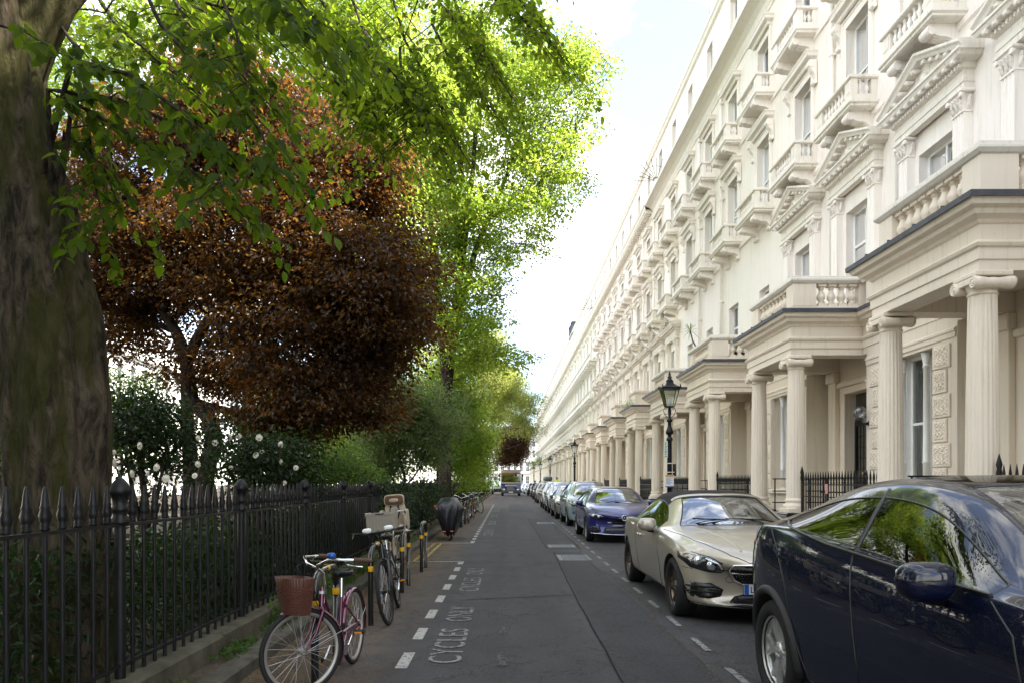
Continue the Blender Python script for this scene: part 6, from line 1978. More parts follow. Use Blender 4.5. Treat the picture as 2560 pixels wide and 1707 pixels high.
class Shell:
 """car body surface: lofted grid, smoothed, with wheel arches cut"""
 def __init__(self, S, level=2):
  L = S['L']; self.S = S
  keys = {0.0, .03, .10, .22, L, L - .03, L - .1, L - .22, S['cowl'], S['wtop'], S['rend'], S['bbase'], S['glass'][0], S['glass'][1]}
  for a, b in S['pillars']: keys |= {a, b}
  keys = sorted(keys); us = [keys[0]]
  for k in keys[1:]:
   if k - us[-1] < .025: continue
   n = max(1, int(math.ceil((k - us[-1]) / .24))); a = us[-1]
   us += [a + (k - a) * i / n for i in range(1, n + 1)]
  us = np.array(us); nst = len(us)
  hw, zs, zb, zr, hr = [crv(S[k], us) for k in ('hw', 'zs', 'zb', 'zr', 'hr')]
  bow_f, bow_r = S.get('bow', (.32, .22))
  rows = 14; V = []
  for i, u in enumerate(us):
   w = hw[i]; b = zb[i]; s = zs[i]; t = max(zr[i], b + .004); dz = b - s
   cab = t - b
   zrail = max(b + .42 * cab, t - .085); rx = min(hr[i], w * .97)
   P = [(0, s), (.80 * w, s), (.955 * w, s + .035), (.985 * w, s + .34 * dz), (w, s + .62 * dz), (.992 * w, s + .86 * dz), (.957 * w, b)]
   bx, bz = P[6]
   if cab < .2:
    rx = rx * cab / .2 + .88 * w * (1 - cab / .2)
   le = lambda f, o=0: (bx + (rx - bx) * f + o, bz + (zrail - bz) * f)
   bul = .018 * min(1, cab / .3)
   P += [le(.05), le(.5, bul), le(.92, bul * .4), (rx - .02 * min(1, cab / .2), zrail + .25 * (t - zrail)), (rx * .86, zrail + .72 * (t - zrail)), (rx * .45, t - .05 * (t - zrail)), (0, t)]
   col = []
   for r, (x, z) in enumerate(P):
    q = x / max(w, .01)
    y = u + bow_f * q * q * math.exp(-(u / .42) ** 1.0) * .9 - bow_r * q * q * math.exp(-((L - u) / .4))
    if r >= 9 and cab > .12:
     xr = min(1, x / max(rx, .01))
     if u <= S['wtop'] + .15: y -= S.get('wbow', .13) * (1 - xr * xr)
     elif u >= S['rend'] - .1: y += .10 * (1 - xr * xr)
    col.append((x, y, z))
   V.append(col)
  verts = []; idx = {}
  for i in range(nst):
   for r in range(rows):
    x, y, z = V[i][r]
    idx[(i, r, 1)] = len(verts); verts.append((x, y, z))
    if r in (0, rows - 1): idx[(i, r, -1)] = idx[(i, r, 1)]
    else: idx[(i, r, -1)] = len(verts); verts.append((-x, y, z))
  faces = []; mats = []
  g0, g1 = S['glass']
  for i in range(nst - 1):
   um = (us[i] + us[i + 1]) / 2
   for r in range(rows - 1):
    mi = 0
    if r in (7, 8) and g0 < um < g1: mi = 2 if any(a < um < b for a, b in S['pillars']) else 1
    elif r in (11, 12) and S['cowl'] < um < S['wtop']: mi = 4
    elif r in (11, 12) and S['rend'] < um < S['bbase']: mi = 5
    if r == 0: mi = 2
    mf = S.get('mat_fn')
    if mf and mi == 0: mi = mf(um, r)
    for sd in (1, -1):
     q = [idx[(i, r, sd)], idx[(i, r + 1, sd)], idx[(i + 1, r + 1, sd)], idx[(i + 1, r, sd)]]
     faces.append(q if sd == 1 else q[::-1]); mats.append(mi)
  for e in (0, nst - 1):
   for r in range(rows - 1):
    q = [idx[(e, r, 1)], idx[(e, r, -1)], idx[(e, r + 1, -1)], idx[(e, r + 1, 1)]]
    q = [v for k, v in enumerate(q) if v not in q[:k]]
    if len(q) > 2:
     faces.append(q if e == 0 else q[::-1]); mats.append(0)
  me = bpy.data.meshes.new("shell"); me.from_pydata(verts, [], faces)
  for m in S['mats']: me.materials.append(m)
  me.polygons.foreach_set('material_index', mats)
  bm = bmesh.new(); bm.from_mesh(me); bmesh.ops.recalc_face_normals(bm, faces=bm.faces); bm.to_mesh(me); bm.free()
  o = bpy.data.objects.new("shell", me); COL.objects.link(o)
  md = o.modifiers.new("s", 'SUBSURF'); md.levels = level; md.render_levels = level
  dg = bpy.context.evaluated_depsgraph_get()
  sm = bpy.data.meshes.new_from_object(o.evaluated_get(dg))
  bm = bmesh.new(); bm.from_mesh(sm)
  for _ in range(10 if level > 2 else 2 if level > 1 else 0): bmesh.ops.smooth_vert(bm, verts=bm.verts, factor=.5, use_axis_x=True, use_axis_y=True, use_axis_z=True)
  bm.to_mesh(sm)
  self.bvh = BVHTree.FromBMesh(bm); bm.free()
  # wheel arches
  cut = MB()
  for yc in (S['axles'][0], S['axles'][1]):
   for sd in (-1, 1):
    w = crv(S['hw'], np.array([yc]))[0]
    cut.lathe([(S['arch'], sd * w * .50), (S['arch'], sd * (w + .25))], 40, (0, yc, S['wr']), 'x', 3, True)
  cme = bpy.data.meshes.new("cut"); cme.from_pydata(cut.v, [], cut.f)
  for m in S['mats']: cme.materials.append(m)
  cme.polygons.foreach_set('material_index', [3] * len(cut.f))
  bm = bmesh.new(); bm.from_mesh(cme); bmesh.ops.remove_doubles(bm, verts=bm.verts, dist=1e-5); bmesh.ops.recalc_face_normals(bm, faces=bm.faces); bm.to_mesh(cme); bm.free()
  co = bpy.data.objects.new("cut", cme); COL.objects.link(co)
  o.modifiers.clear(); o.data = sm
  bo = o.modifiers.new("b", 'BOOLEAN'); bo.operation = 'DIFFERENCE'; bo.object = co; bo.solver = 'EXACT'
  dg = bpy.context.evaluated_depsgraph_get()
  self.me = bpy.data.meshes.new_from_object(o.evaluated_get(dg))
  for q in (o, co): COL.objects.unlink(q); bpy.data.objects.remove(q)
  self.us = us
 def split(self, parent):
  """body plus every pane as its own part, with a rubber seal along its edge"""
  S = self.S
  bm = bmesh.new(); bm.from_mesh(self.me)
  groups = {}
  for f in bm.faces:
   k = f.material_index
   groups.setdefault({1: 1, 4: 4, 5: 5}.get(k, 0), []).append(f)
  def make(faces, name, mats, remap=None, inset=0.0):
   b2 = bmesh.new(); vm = {}
   for f in faces:
    vs_ = []
    for v in f.verts:
     if v not in vm: vm[v] = b2.verts.new(v.co - v.normal * inset)
     vs_.append(vm[v])
    try: nf = b2.faces.new(vs_)
    except ValueError: continue
    nf.smooth = True; nf.material_index = f.material_index if remap is None else remap
   me = bpy.data.meshes.new(name); b2.to_mesh(me); 
   edges = [[tuple(v.co) for v in e.verts] for e in b2.edges if len(e.link_faces) == 1]
   b2.free()
   for m in mats: me.materials.append(m)
   me.set_sharp_from_angle(angle=R(38))
   return me, edges
  me, _ = make(groups.get(0, []), "body", S['mats'])
  obj("body", me, parent)
  names = {1: "side_window", 4: "windscreen", 5: "rear_window"}
  gm = {1: S['mats'][1], 4: S['mats'][4], 5: S['mats'][5]}
  for k in (1, 4, 5):
   fs = set(groups.get(k, []))
   while fs:
    st = [fs.pop()]; isl = []
    while st:
     f = st.pop(); isl.append(f)
     for e in f.edges:
      for g in e.link_faces:
       if g in fs: fs.discard(g); st.append(g)
    if len(isl) < 3: continue
    me, edges = make(isl, names[k], [gm[k]], 0, .004)
    w = obj(names[k], me, parent)
    tb = MB()
    loop = order_loop(edges)
    for lp in loop:
     if len(lp) > 5: tb.tube(lp, S.get('seal', .009), 6, closed=True)
    if tb.v: obj("seal", tb.mesh("seal", S.get('seal_mat', M_TRIM), fix=False), w)
  bm.free()
 def hit(self, a, b, axis):
  o, d = {'front': (Vector((a, -4, b)), Vector((0, 1, 0))), 'rear': (Vector((a, 12, b)), Vector((0, -1, 0))), 'side': (Vector((-4, a, b)), Vector((1, 0, 0))),
    'side2': (Vector((4, a, b)), Vector((-1, 0, 0))), 'top': (Vector((a, b, 5)), Vector((0, 0, -1)))}[axis]
  h = self.bvh.ray_cast(o, d)
  if h[0] is None:
   mid = o + d * 4.2
   n = self.bvh.find_nearest(mid); return n[0], n[1], d
  return h[0], h[1], d
 def decal(self, outline, axis, off=.003, thick=.03, step=.06, smooth=True):
  """a panel that follows the body: outline in the view plane of the axis"""
  bd = []
  n = len(outline)
  for i in range(n):
   a, b = Vector(outline[i]), Vector(outline[(i + 1) % n]); k = max(1, int((b - a).length / step))
   bd += [a + (b - a) * j / k for j in range(k)]
  xs = [p.x for p in bd]; ys = [p.y for p in bd]
  pts = list(bd); N_ = len(bd)
  def inside(p):
   c = False; j = N_ - 1
   for i in range(N_):
    if (bd[i].y > p.y) != (bd[j].y > p.y) and p.x < (bd[j].x - bd[i].x) * (p.y - bd[i].y) / (bd[j].y - bd[i].y) + bd[i].x: c = not c
    j = i
   return c
  x = min(xs) + step * .5
  while x < max(xs):
   y = min(ys) + step * .5
   while y < max(ys):
    p = Vector((x, y))
    if inside(p) and min((p - q).length for q in bd) > step * .45: pts.append(p)
    y += step
   x += step
  res = delaunay_2d_cdt(pts, [(i, (i + 1) % N_) for i in range(N_)], [tuple(range(N_))], 1, 1e-5)
  vo, fo = res[0], res[2]
  V = []; dirs = None
  for p in vo:
   h, nn, d = self.hit(p.x, p.y, axis); V.append(h - d * off * .4 + nn * off)
   dirs = d
  mb = MB()
  mb.add([tuple(v) for v in V], [tuple(f) for f in fo], 0, smooth)
  # skirt
  cnt = {}
  for f in fo:
   for i in range(len(f)):
    e = (f[i], f[(i + 1) % len(f)]); cnt[tuple(sorted(e))] = cnt.get(tuple(sorted(e)), 0) + 1
  for (i, j), c in cnt.items():
   if c == 1: mb.quad(tuple(V[i]), tuple(V[j]), tuple(V[j] + dirs * thick), tuple(V[i] + dirs * thick))
  return mb
 def line(self, pts, axis, r=.004, off=0.0, n=5, step=.05, mb=None, closed=False):
  P = []
  for a, b in zip(pts, pts[1:]):
   a, b = Vector(a), Vector(b); k = max(1, int((b - a).length / step))
   P += [a + (b - a) * j / k for j in range(k)]
  P.append(Vector(pts[-1]))
  out = []
  for p in P:
   h, nn, d = self.hit(p.x, p.y, axis); out.append(tuple(h + nn * off))
  mb = mb or MB()
  return mb.tube(out, r, n)
class LineSet:
 """thin lines on a body, each one an object"""
 def __init__(self): self.items = []
 def tube(self, pts, r, n=5): self.items.append(MB().tube(pts, r, n)); return self
 def emit(self, name, mat, parent):
  for m in self.items: obj(name, m.mesh(name, mat, fix=False), parent)
def order_loop(edges):
 adj = {}
 key = lambda p: (round(p[0], 5), round(p[1], 5), round(p[2], 5))
 for a, b in edges:
  adj.setdefault(key(a), []).append(key(b)); adj.setdefault(key(b), []).append(key(a))
 loops = []; seen = set()
 for s in adj:
  if s in seen: continue
  lp = [s]; seen.add(s); cur = s
  while True:
   nx = [q for q in adj[cur] if q not in seen]
   if not nx: break
   cur = nx[0]; seen.add(cur); lp.append(cur)
  loops.append(lp)
 return loops
def wheel_mesh(r, w, rim_r, spokes, style='twin'):
 ty = MB()
 h = w / 2
 prof = [(rim_r * .99, -h * .86), (rim_r + .012, -h * .98), (rim_r + (r - rim_r) * .45, -h * 1.04), (r - .022, -h * .92), (r - .006, -h * .72), (r, -h * .45), (r, h * .45), (r - .006, h * .72), (r - .022, h * .92), (rim_r + (r - rim_r) * .45, h * 1.04), (rim_r + .012, h * .98), (rim_r * .99, h * .86)]
 ty.lathe(prof, 48, (0, 0, 0), 'x', cap=False)
 for g in (-.3, 0, .3): ty.lathe([(r + .0005, h * g - .006), (r + .001, h * g), (r + .0005, h * g + .006)], 40, (0, 0, 0), 'x', cap=False)
 rm = MB()
 f = -h * .80       # outer face at -x
 rm.lathe([(rim_r, f), (rim_r, f + .012), (rim_r * .93, f + .02), (rim_r * .90, f + .05), (rim_r * .88, h * .8)], 48, (0, 0, 0), 'x', cap=False)
 rm.lathe([(rim_r, f), (rim_r * .955, f - .004), (rim_r * .93, f + .02)], 48, (0, 0, 0), 'x', cap=False)
 rm.lathe([(.0001, f + .018), (.055, f + .02), (.068, f + .03), (.075, f + .07)], 24, (0, 0, 0), 'x', cap=False)
 for i in range(spokes):
  a0 = 2 * math.pi * i / spokes
  for s in ((-1, 1) if style == 'twin' else (0,)):
   aw = .026 if style == 'twin' else .045
   pts = []
   for t, rr in ((0, .05), (.35, .05 + (rim_r - .05) * .4), (1, rim_r * .95)):
    a = a0 + s * (.06 + .16 * t) * (5 / spokes) * 1.2
    pts.append((f + .03 - .012 * math.sin(t * 2.6), rr, a, aw * (1.15 - .35 * t)))
   secs = []
   for x, rr, a, ww in pts:
    c, sn = math.cos(a), math.sin(a)
    p = lambda d, dx: (x + dx, rr * c - d * sn, rr * sn + d * c)
    secs.append([p(-ww * .55, 0), p(ww * .55, 0), p(ww * .75, .035), p(-ww * .75, .035)])
   for A, B in zip(secs, secs[1:]):
    rm.add(A + B, [(0, 1, 5, 4), (1, 2, 6, 5), (2, 3, 7, 6), (3, 0, 4, 7)])
 for i in range(5):
  a = 2 * math.pi * i / 5 + .3
  rm.lathe([(.009, f + .012), (.009, f + .03)], 6, (0, .034 * math.cos(a), .034 * math.sin(a)), 'x')
 dk = MB(); dk.lathe([(.08, f + .09), (rim_r * .78, f + .09), (rim_r * .78, f + .11), (.08, f + .11)], 32, (0, 0, 0), 'x')
 dk.box(f + .07, f + .13, -rim_r * .3, rim_r * .3, rim_r * .45, rim_r * .8, 0, .02)
 return ty, rm, dk
WHEELS = {}
def add_wheels(car, S, rim_mat, spokes=5, style='twin', rim_r=.25, w=.235):
 key = (S['wr'], rim_r, spokes, style, rim_mat.name, w)
 if key not in WHEELS:
  ty, rm, dk = wheel_mesh(S['wr'], w, rim_r, spokes, style)
  WHEELS[key] = (ty.mesh("tyre", M_TYRE), rm.mesh("rim", rim_mat), dk.mesh("brake_disc", M_RDUST))
 a, b, c = WHEELS[key]
 for yc in S['axles']:
  hw = crv(S['hw'], np.array([yc]))[0]
  for sd in (-1, 1):
   wo = obj("wheel", a, car, (sd * (hw - w / 2 - S.get('wheel_in', .018)), yc, S['wr']), (0, 0, 0 if sd < 0 else math.pi))
   obj("rim", b, wo); obj("brake_disc", c, wo)
def cabin(car, S, seats=True, rhd=True):
 """dark floor, dashboard, seats with head restraints, steering wheel"""
 mb = MB()
 zb = S['zb_cab']; hw = crv(S['hw'], np.array([S['wtop']]))[0] * .86
 mb.box(-hw, hw, S['cowl'] + .25, S['bbase'] - .25, zb - .5, zb - .42)
 superell(mb, (0, S['cowl'] + .42, zb - .16), (hw, .28, .17), (.5, .4))
 o = obj("cabin_lining", (mb, M_CABIN), car)
 if not seats: return
 y0 = S['wtop'] + .35
 for sd in (-1, 1):
  st = MB()
  superell(st, (sd * .36, y0 + .12, zb - .10), (.24, .10, .38), (.6, .6))
  superell(st, (sd * .36, y0 + .18, zb + .36), (.13, .05, .10), (.6, .6))
  superell(st, (sd * .36, y0 - .2, zb - .42), (.24, .28, .10), (.6, .6))
  obj("seat", (st, S.get('seat_mat', M_SEAT)), car)
 if S['rend'] - y0 > .9:
  st = MB(); superell(st, (0, y0 + .98, zb - .12), (.58, .09, .30), (.5, .5))
  for sd in (-1, 1): superell(st, (sd * .34, y0 + 1.02, zb + .24), (.13, .05, .08), (.6, .6))
  obj("rear_seat", (st, S.get('seat_mat', M_SEAT)), car)
 sx = -.36 if rhd else .36
 sw = MB(); c = Vector((sx, y0 - .52, zb - .02))
 sw.tube([(c.x + .18 * math.cos(a), c.y + .07 * math.sin(a), c.z + .17 * math.sin(a)) for a in np.linspace(0, 2 * math.pi, 24, endpoint=False)], .015, 6, closed=True)
 sw.tube([(c.x - .17, c.y, c.z), (c.x + .17, c.y, c.z)], .02, 6)
 obj("steering_wheel", (sw, M_TRIM), car)
def mirror(car, S, shell, sd, y, z, paint, size=(.115, .10, .085), out=.13):
 hw = crv(S['hw'], np.array([y]))[0]
 x = sd * (hw + out)
 mb = MB(); superell(mb, (0, 0, 0), size, (.62, .7), 24, 14)
 mb.v = [(a * (1 - .16 * max(0, -c / size[2])) - sd * .10 * max(0, c), b if b < 0 else b * .55, c) for a, b, c in mb.v]
 m = obj("door_mirror", (mb, paint), car, (x, y, z))
 g = MB(); superell(g, (0, size[1] * .52, 0), (size[0] * .86, .006, size[2] * .82), (.6, .7), 20, 6)
 obj("mirror_glass", (g, M_CHROME), m)
 a = MB(); a.tube([(-sd * (size[0] * .2), .0, -size[2] * .85), (-sd * (out - .02), .06, -size[2] * 1.15), (-sd * (out + .06), .10, -size[2] * 1.2)], [.03, .035, .045], 8)
 a.v = [(p, q, -size[2] * 1.0 + (r + size[2]) * .55) for p, q, r in a.v]
 obj("mirror_arm", (a, M_TRIM), m)
def lamp_unit(shell, car, outline, axis='front', bulbs=(), name="headlight", frame=M_TRIM):
 o = obj(name, (shell.decal(outline, axis, .004, .05), frame), car)
 cx = sum(p[0] for p in outline) / len(outline); cy = sum(p[1] for p in outline) / len(outline)
 ins = [(cx + (p[0] - cx) * .90, cy + (p[1] - cy) * .86) for p in outline]
 b = MB()
 for (a, c, r) in bulbs:
  h, nn, d = shell.hit(a, c, axis)
  b.join(MB().sphere((0, 0, 0), r, 14, 10, 0, (1, .45, 1)), tuple(h + nn * .004))
 if bulbs: obj("reflector", (b, M_LAMPW), o)
 obj("lens", (shell.decal(ins, axis, .016, .004), M_LAMPG), o)
 return o
def plate(car, shell_y, z, x=0, text=None, w=.52, h=.111, blue=True):
 p = obj("number_plate", (MB().box(-w / 2, w / 2, 0, .008, -h / 2, h / 2, 0, .002), M_PLATEW), car, (x, shell_y, z))
 if blue:
  b = obj("blue_band", (MB().box(-w / 2 + .002, -w / 2 + .05, -.0015, 0, -h / 2 + .002, h / 2 - .002), M_PLATEB), p)
 if text:
  me = text_mesh(text, .1, "lettering"); me.materials.append(M_BLACK)
  obj("lettering", me, p, (-w / 2 + .062, -.002, -.036), (R(90), 0, 0))
 return p
def base_spec(**k):
 S = dict(pillars=[], wr=.33, arch=.365, zb_cab=.95)
 S.update(k); return S
# ---- 1: navy electric crossover, nearest
def car_navy():
 P = car_paint("paint_navy", (.0018, .0042, .019), 0.0, .5, .25)
 S = base_spec(L=4.75, wr=.356, arch=.395, axles=(.86, 3.75), cowl=1.42, wtop=2.36, rend=3.05, bbase=4.25, glass=(1.62, 3.80), pillars=[], zb_cab=1.08,
  hw=[(0, .62), (.12, .80), (.5, .925), (.9, .955), (1.5, .945), (2.6, .95), (3.5, .965), (3.9, .96), (4.4, .88), (4.65, .78), (4.75, .62)],
  zs=[(0, .34), (.15, .24), (.6, .20), (3.9, .20), (4.4, .26), (4.7, .38), (4.75, .42)],
  zb=[(0, .60), (.1, .70), (.35, .82), (.9, .97), (1.3, 1.045), (2.0, 1.075), (3.0, 1.14), (3.6, 1.20), (4.0, 1.21), (4.4, 1.15), (4.65, 1.05), (4.75, .90)],
  zr=[(0, .62), (.1, .74), (.4, .90), (.8, 1.0), (1.2, 1.055), (1.42, 1.09), (1.9, 1.33), (2.36, 1.515), (2.75, 1.56), (3.1, 1.545), (3.55, 1.46), (3.9, 1.345), (4.25, 1.225), (4.45, 1.17), (4.65, 1.08), (4.75, .92)],
  hr=[(0, .5), (1.42, .82), (1.9, .72), (2.36, .635), (2.9, .62), (3.4, .64), (3.9, .66), (4.3, .68), (4.75, .5)], wbow=.16, seal=.0065, seal_mat=M_SATIN)
 S['mat_fn'] = lambda u, r: 5 if (r in (11, 12) and 2.36 < u < 3.05) else (2 if r == 1 else 0)
 S['mats'] = [P, M_TINTG, M_TRIM, M_DARK, M_SCREEN, M_TINTG]
 car = thing("parked_car", "glossy navy blue crossover nearest the camera, cut by the right edge of the photo", "car", (2.76, 1.12, 0), 0)
 sh = Shell(S, 3); sh.split(car)
 add_wheels(car, S, M_ALLOY, 5, 'twin', .245, .255)
 S['seat_mat'] = M_SEAT
 cabin(car, S)
 # seams, handles, cladding
 sm = LineSet()
 for ax in ('side', 'side2'):
  sh.line([(2.84, 1.47), (2.74, 1.28), (2.68, 1.12)], ax, .016, -.006, mb=sm)
  sh.line([(2.68, 1.12), (2.63, .9), (2.58, .55), (2.56, .30)], ax, .0055, 0, mb=sm)
  sh.line([(1.60, 1.05), (1.45, .95), (1.36, .72), (1.30, .55), (1.30, .34)], ax, .0055, 0, mb=sm)
  sh.line([(3.80, 1.19), (3.62, 1.06), (3.48, .86), (3.40, .62), (3.28, .42), (3.2, .30)], ax, .0055, 0, mb=sm)
  sh.line([(1.22, .30), (3.22, .30)], ax, .006, 0, mb=sm)
  sh.line([(4.05, 1.2), (4.25, 1.0), (4.3, .8)], ax, .005, 0, mb=sm)
  sh.line([(.25, .80), (.7, .955), (1.25, 1.045)], ax, .005, 0, mb=sm)
 sm.emit("panel_gap", M_BLACK, car)
 bt = LineSet()
 for ax in ('side', 'side2'): sh.line([(1.62, 1.068), (2.1, 1.09), (3.0, 1.15), (3.5, 1.21), (3.75, 1.255)], ax, .010, .002, 8, mb=bt)
 bt.emit("belt_trim", M_SATIN, car)
 for ax in ('side', 'side2'):
  for y in (2.74, 3.56):
   zc = .955 if y < 3 else 1.03
   dz = .0 if y < 3 else .05
   hd = obj("door_handle", (sh.decal([(y, zc - .008), (y + .03, zc - .014), (y + .21, zc + .014 + dz), (y + .23, zc + .03 + dz), (y + .2, zc + .036 + dz), (y + .01, zc + .012)], ax, .003, .01, .03), P), car)
   obj("recess", (sh.decal([(y + .155, zc + .002 + dz * .6), (y + .215, zc + .008 + dz), (y + .235, zc + .045 + dz), (y + .16, zc + .036 + dz)], ax, .0045, .004, .03), M_TRIM), hd)
  # side repeater camera: small dark wedge
  rp = obj("side_repeater", (sh.decal([(1.20, .745), (1.32, .72), (1.335, .735), (1.22, .765)], ax, .012, .02, .03), M_CHROME), car)
  obj("repeater_wedge", (sh.decal([(1.24, .735), (1.29, .60), (1.32, .715)], ax, .006, .02, .03), M_TRIM), rp)
 for yc in S['axles']:
  for sd in (-1, 1):
   cl = MB(); pts = []
   for a in range(-8, 189, 7):
    y = yc + (S['arch'] + .028) * math.cos(R(a)); z = S['wr'] + (S['arch'] + .028) * math.sin(R(a))
    h, nn, d = sh.hit(y, max(z, .22), 'side' if sd < 0 else 'side2'); pts.append(tuple(h + nn * .002))
   cl.tube(pts, .030, 8)
   obj("arch_cladding", (cl, M_PLASTIC), car)
 sk = LineSet()
 for ax in ('side', 'side2'): sh.line([(1.28, .235), (3.34, .235)], ax, .05, -.02, 8, mb=sk)
 sk.emit("sill_cladding", M_PLASTIC, car)
 for sd in (-1, 1): mirror(car, S, sh, sd, 1.80, 1.10, P, (.115, .08, .082), .10)
 for ax, sd in (('side', -1), ('side2', 1)):
  obj("tail_light", (sh.decal([(4.30, 1.06), (4.42, 1.10), (4.66, 1.04), (4.68, .98), (4.5, .97)], ax, .004, .03), M_REDL), car)
 for sd in (-1, 1): lamp_unit(sh, car, [(sd * .52, .70), (sd * .62, .78), (sd * .84, .86), (sd * .85, .82), (sd * .75, .72)], 'front', ((sd * .66, .75, .04),))
 return car
# ---- 2: champagne convertible
def car_champagne():
 P = car_paint("paint_champagne", (.47, .42, .335), .55, .34, .10, .45)
 S = base_spec(L=4.83, wr=.335, arch=.372, axles=(.82, 3.69), cowl=1.42, wtop=2.08, rend=3.0, bbase=3.55, glass=(1.68, 3.25), pillars=[], zb_cab=.93,
  hw=[(0, .55), (.06, .70), (.25, .84), (.6, .915), (1.0, .925), (2.3, .92), (3.4, .935), (4.1, .90), (4.6, .78), (4.83, .58)],
  zs=[(0, .22), (.1, .19), (.5, .18), (4.2, .19), (4.7, .32), (4.83, .42)],
  zb=[(0, .56), (.06, .66), (.2, .74), (.6, .835), (1.2, .90), (1.8, .925), (2.6, .95), (3.3, .985), (3.9, .985), (4.4, .94), (4.75, .86), (4.83, .7)],
  zr=[(0, .58), (.06, .70), (.2, .80), (.6, .90), (1.1, .97), (1.42, .995), (1.75, 1.17), (2.08, 1.345), (2.4, 1.415), (2.75, 1.42), (3.05, 1.36), (3.35, 1.18), (3.55, 1.04), (3.75, 1.00), (4.4, .96), (4.75, .88), (4.83, .72)],
  hr=[(0, .45), (1.42, .80), (1.8, .68), (2.1, .60), (2.8, .60), (3.3, .66), (3.6, .74), (4.83, .45)], wbow=.22)
 S['mat_fn'] = lambda u, r: 6 if (r >= 9 and u > 2.10 and u < 3.6) or (r >= 7 and 3.2 < u < 3.6) else 0
 S['mats'] = [P, M_SIDEG, M_TRIM, M_DARK, M_SCREEN, M_SIDEG, M_FABRIC]
 car = thing("parked_car", "dusty champagne convertible with a black fabric roof, second from the camera", "car", (2.80, 7.33, 0), 0)
 sh = Shell(S, 2); sh.split(car)
 add_wheels(car, S, M_ALLOY_D, 5, 'twin', .24, .245)
 cabin(car, S)
 sm = LineSet()
 for ax in ('side', 'side2'):
  sh.line([(1.62, .90), (1.50, .72), (1.38, .5), (1.40, .28)], ax, .005, 0, mb=sm)
  sh.line([(3.02, .955), (3.0, .8), (2.86, .5), (2.80, .28)], ax, .005, 0, mb=sm)
  sh.line([(1.42, .27), (2.8, .27)], ax, .005, 0, mb=sm)
  sh.line([(.26, .575), (.48, .60)], ax, .004, 0, mb=sm)
 sh.line([(-.84, 1.48), (-.80, 1.1), (-.70, .62), (-.55, .34), (-.42, .20)], 'top', .005, 0, mb=sm)
 sh.line([(.84, 1.48), (.80, 1.1), (.70, .62), (.55, .34), (.42, .20)], 'top', .005, 0, mb=sm)
 sh.line([(-.42, .20), (-.25, .10), (0, .075), (.25, .10), (.42, .20)], 'top', .005, 0, mb=sm)
 sm.emit("panel_gap", M_BLACK, car)
 rd = MB()
 for s in (-1, 1): sh.line([(s * .55, 1.35), (s * .42, .9), (s * .34, .5), (s * .30, .22)], 'top', .022, -.014, 8, mb=rd)
 obj("bonnet_ridge", rd.mesh("bonnet_ridge", P, fix=False), car)
 for s in (-1, 1):
  lamp_unit(sh, car, [(s * .46, .575), (s * .50, .66), (s * .62, .725), (s * .78, .765), (s * .88, .75), (s * .885, .69), (s * .80, .60), (s * .62, .555), (s * .5, .55)], 'front', ((s * .60, .635, .055), (s * .73, .675, .05)))
  dr = MB(); sh.line([(s * .50, .60), (s * .54, .655), (s * .66, .70)], 'front', .010, .014, 6, mb=dr); obj("light_strip", dr.mesh("light_strip", M_LAMPW, fix=False), car)
  it = obj("air_intake", (sh.decal([(s * .50, .30), (s * .47, .37), (s * .60, .44), (s * .80, .45), (s * .87, .40), (s * .86, .32), (s * .78, .285), (s * .62, .275)], 'front', .004, .02), M_BLACK), car)
  fb = MB()
  for z in (.345, .40): sh.line([(s * .52, z - .006), (s * .6, z), (s * .83, z + .006)], 'front', .011, .008, 6, mb=fb)
  obj("intake_blade", fb.mesh("intake_blade", M_TRIM, fix=False), it)
  ck = MB(); cc = [(s * (.40 + .045 * math.cos(a)), .478 + .035 * math.sin(a)) for a in np.linspace(0, 6.28, 13)]; sh.line(cc, 'front', .003, 0, mb=ck); obj("tow_cover", ck.mesh("tow_cover", M_BLACK, fix=False), car)
 gr = [(-.40, .64), (0, .655), (.40, .64), (.43, .60), (.36, .47), (.28, .425), (0, .41), (-.28, .425), (-.36, .47), (-.43, .60)]
 g = obj("grille", (sh.decal(gr, 'front', .004, .02), M_BLACK), car)
 ed = MB(); sh.line(gr + [gr[0]], 'front', .014, .006, 8, mb=ed); obj("grille_surround", ed.mesh("grille_surround", M_CHROME, fix=False), g)
 st = MB()
 for j in range(9):
  z = .44 + j * .024
  hwid = .27 + .12 * min(1, (z - .425) / .16)
  for i in range(-14, 15):
   x = i * .029 + (.0145 if j % 2 else 0)
   if abs(x) > hwid or .525 < z < .555: continue
   h, nn, d = sh.hit(x, z, 'front'); c = h + nn * .007
   st.box(c.x - .006, c.x + .006, c.y - .004, c.y + .004, c.z - .005, c.z + .005)
 o = obj("grille_studs", (st, M_CHROME), g); o['kind'] = 'stuff'
 br = MB(); sh.line([(-.40, .55), (0, .545), (.40, .55)], 'front', .016, .012, 8, mb=br)
 h, nn, d = sh.hit(0, .545, 'front'); y = h.y - .02
 br.tube([(.085 * math.cos(a), y, .545 + .085 * math.sin(a)) for a in np.linspace(0, 2 * math.pi, 28, endpoint=False)], .010, 6, closed=True)
 for a in (90, 210, 330): br.tube([(0, y, .545), (.08 * math.cos(R(a)), y, .545 + .08 * math.sin(R(a)))], [.016, .004], 6)
 obj("grille_star", br.mesh("grille_star", M_CHROME, fix=False), g)
 lo = obj("lower_grille", (sh.decal([(-.46, .205), (-.36, .30), (-.2, .335), (.2, .335), (.36, .30), (.46, .205)], 'front', .004, .02), M_BLACK), car)
 sp = MB(); sh.line([(-.80, .215), (-.4, .20), (0, .197), (.4, .20), (.80, .215)], 'front', .014, .006, 8, mb=sp); obj("splitter", sp.mesh("splitter", M_SATIN, fix=False), car)
 h, nn, d = sh.hit(0, .38, 'front')
 plate(car, h.y - .035, .375, 0, "L")
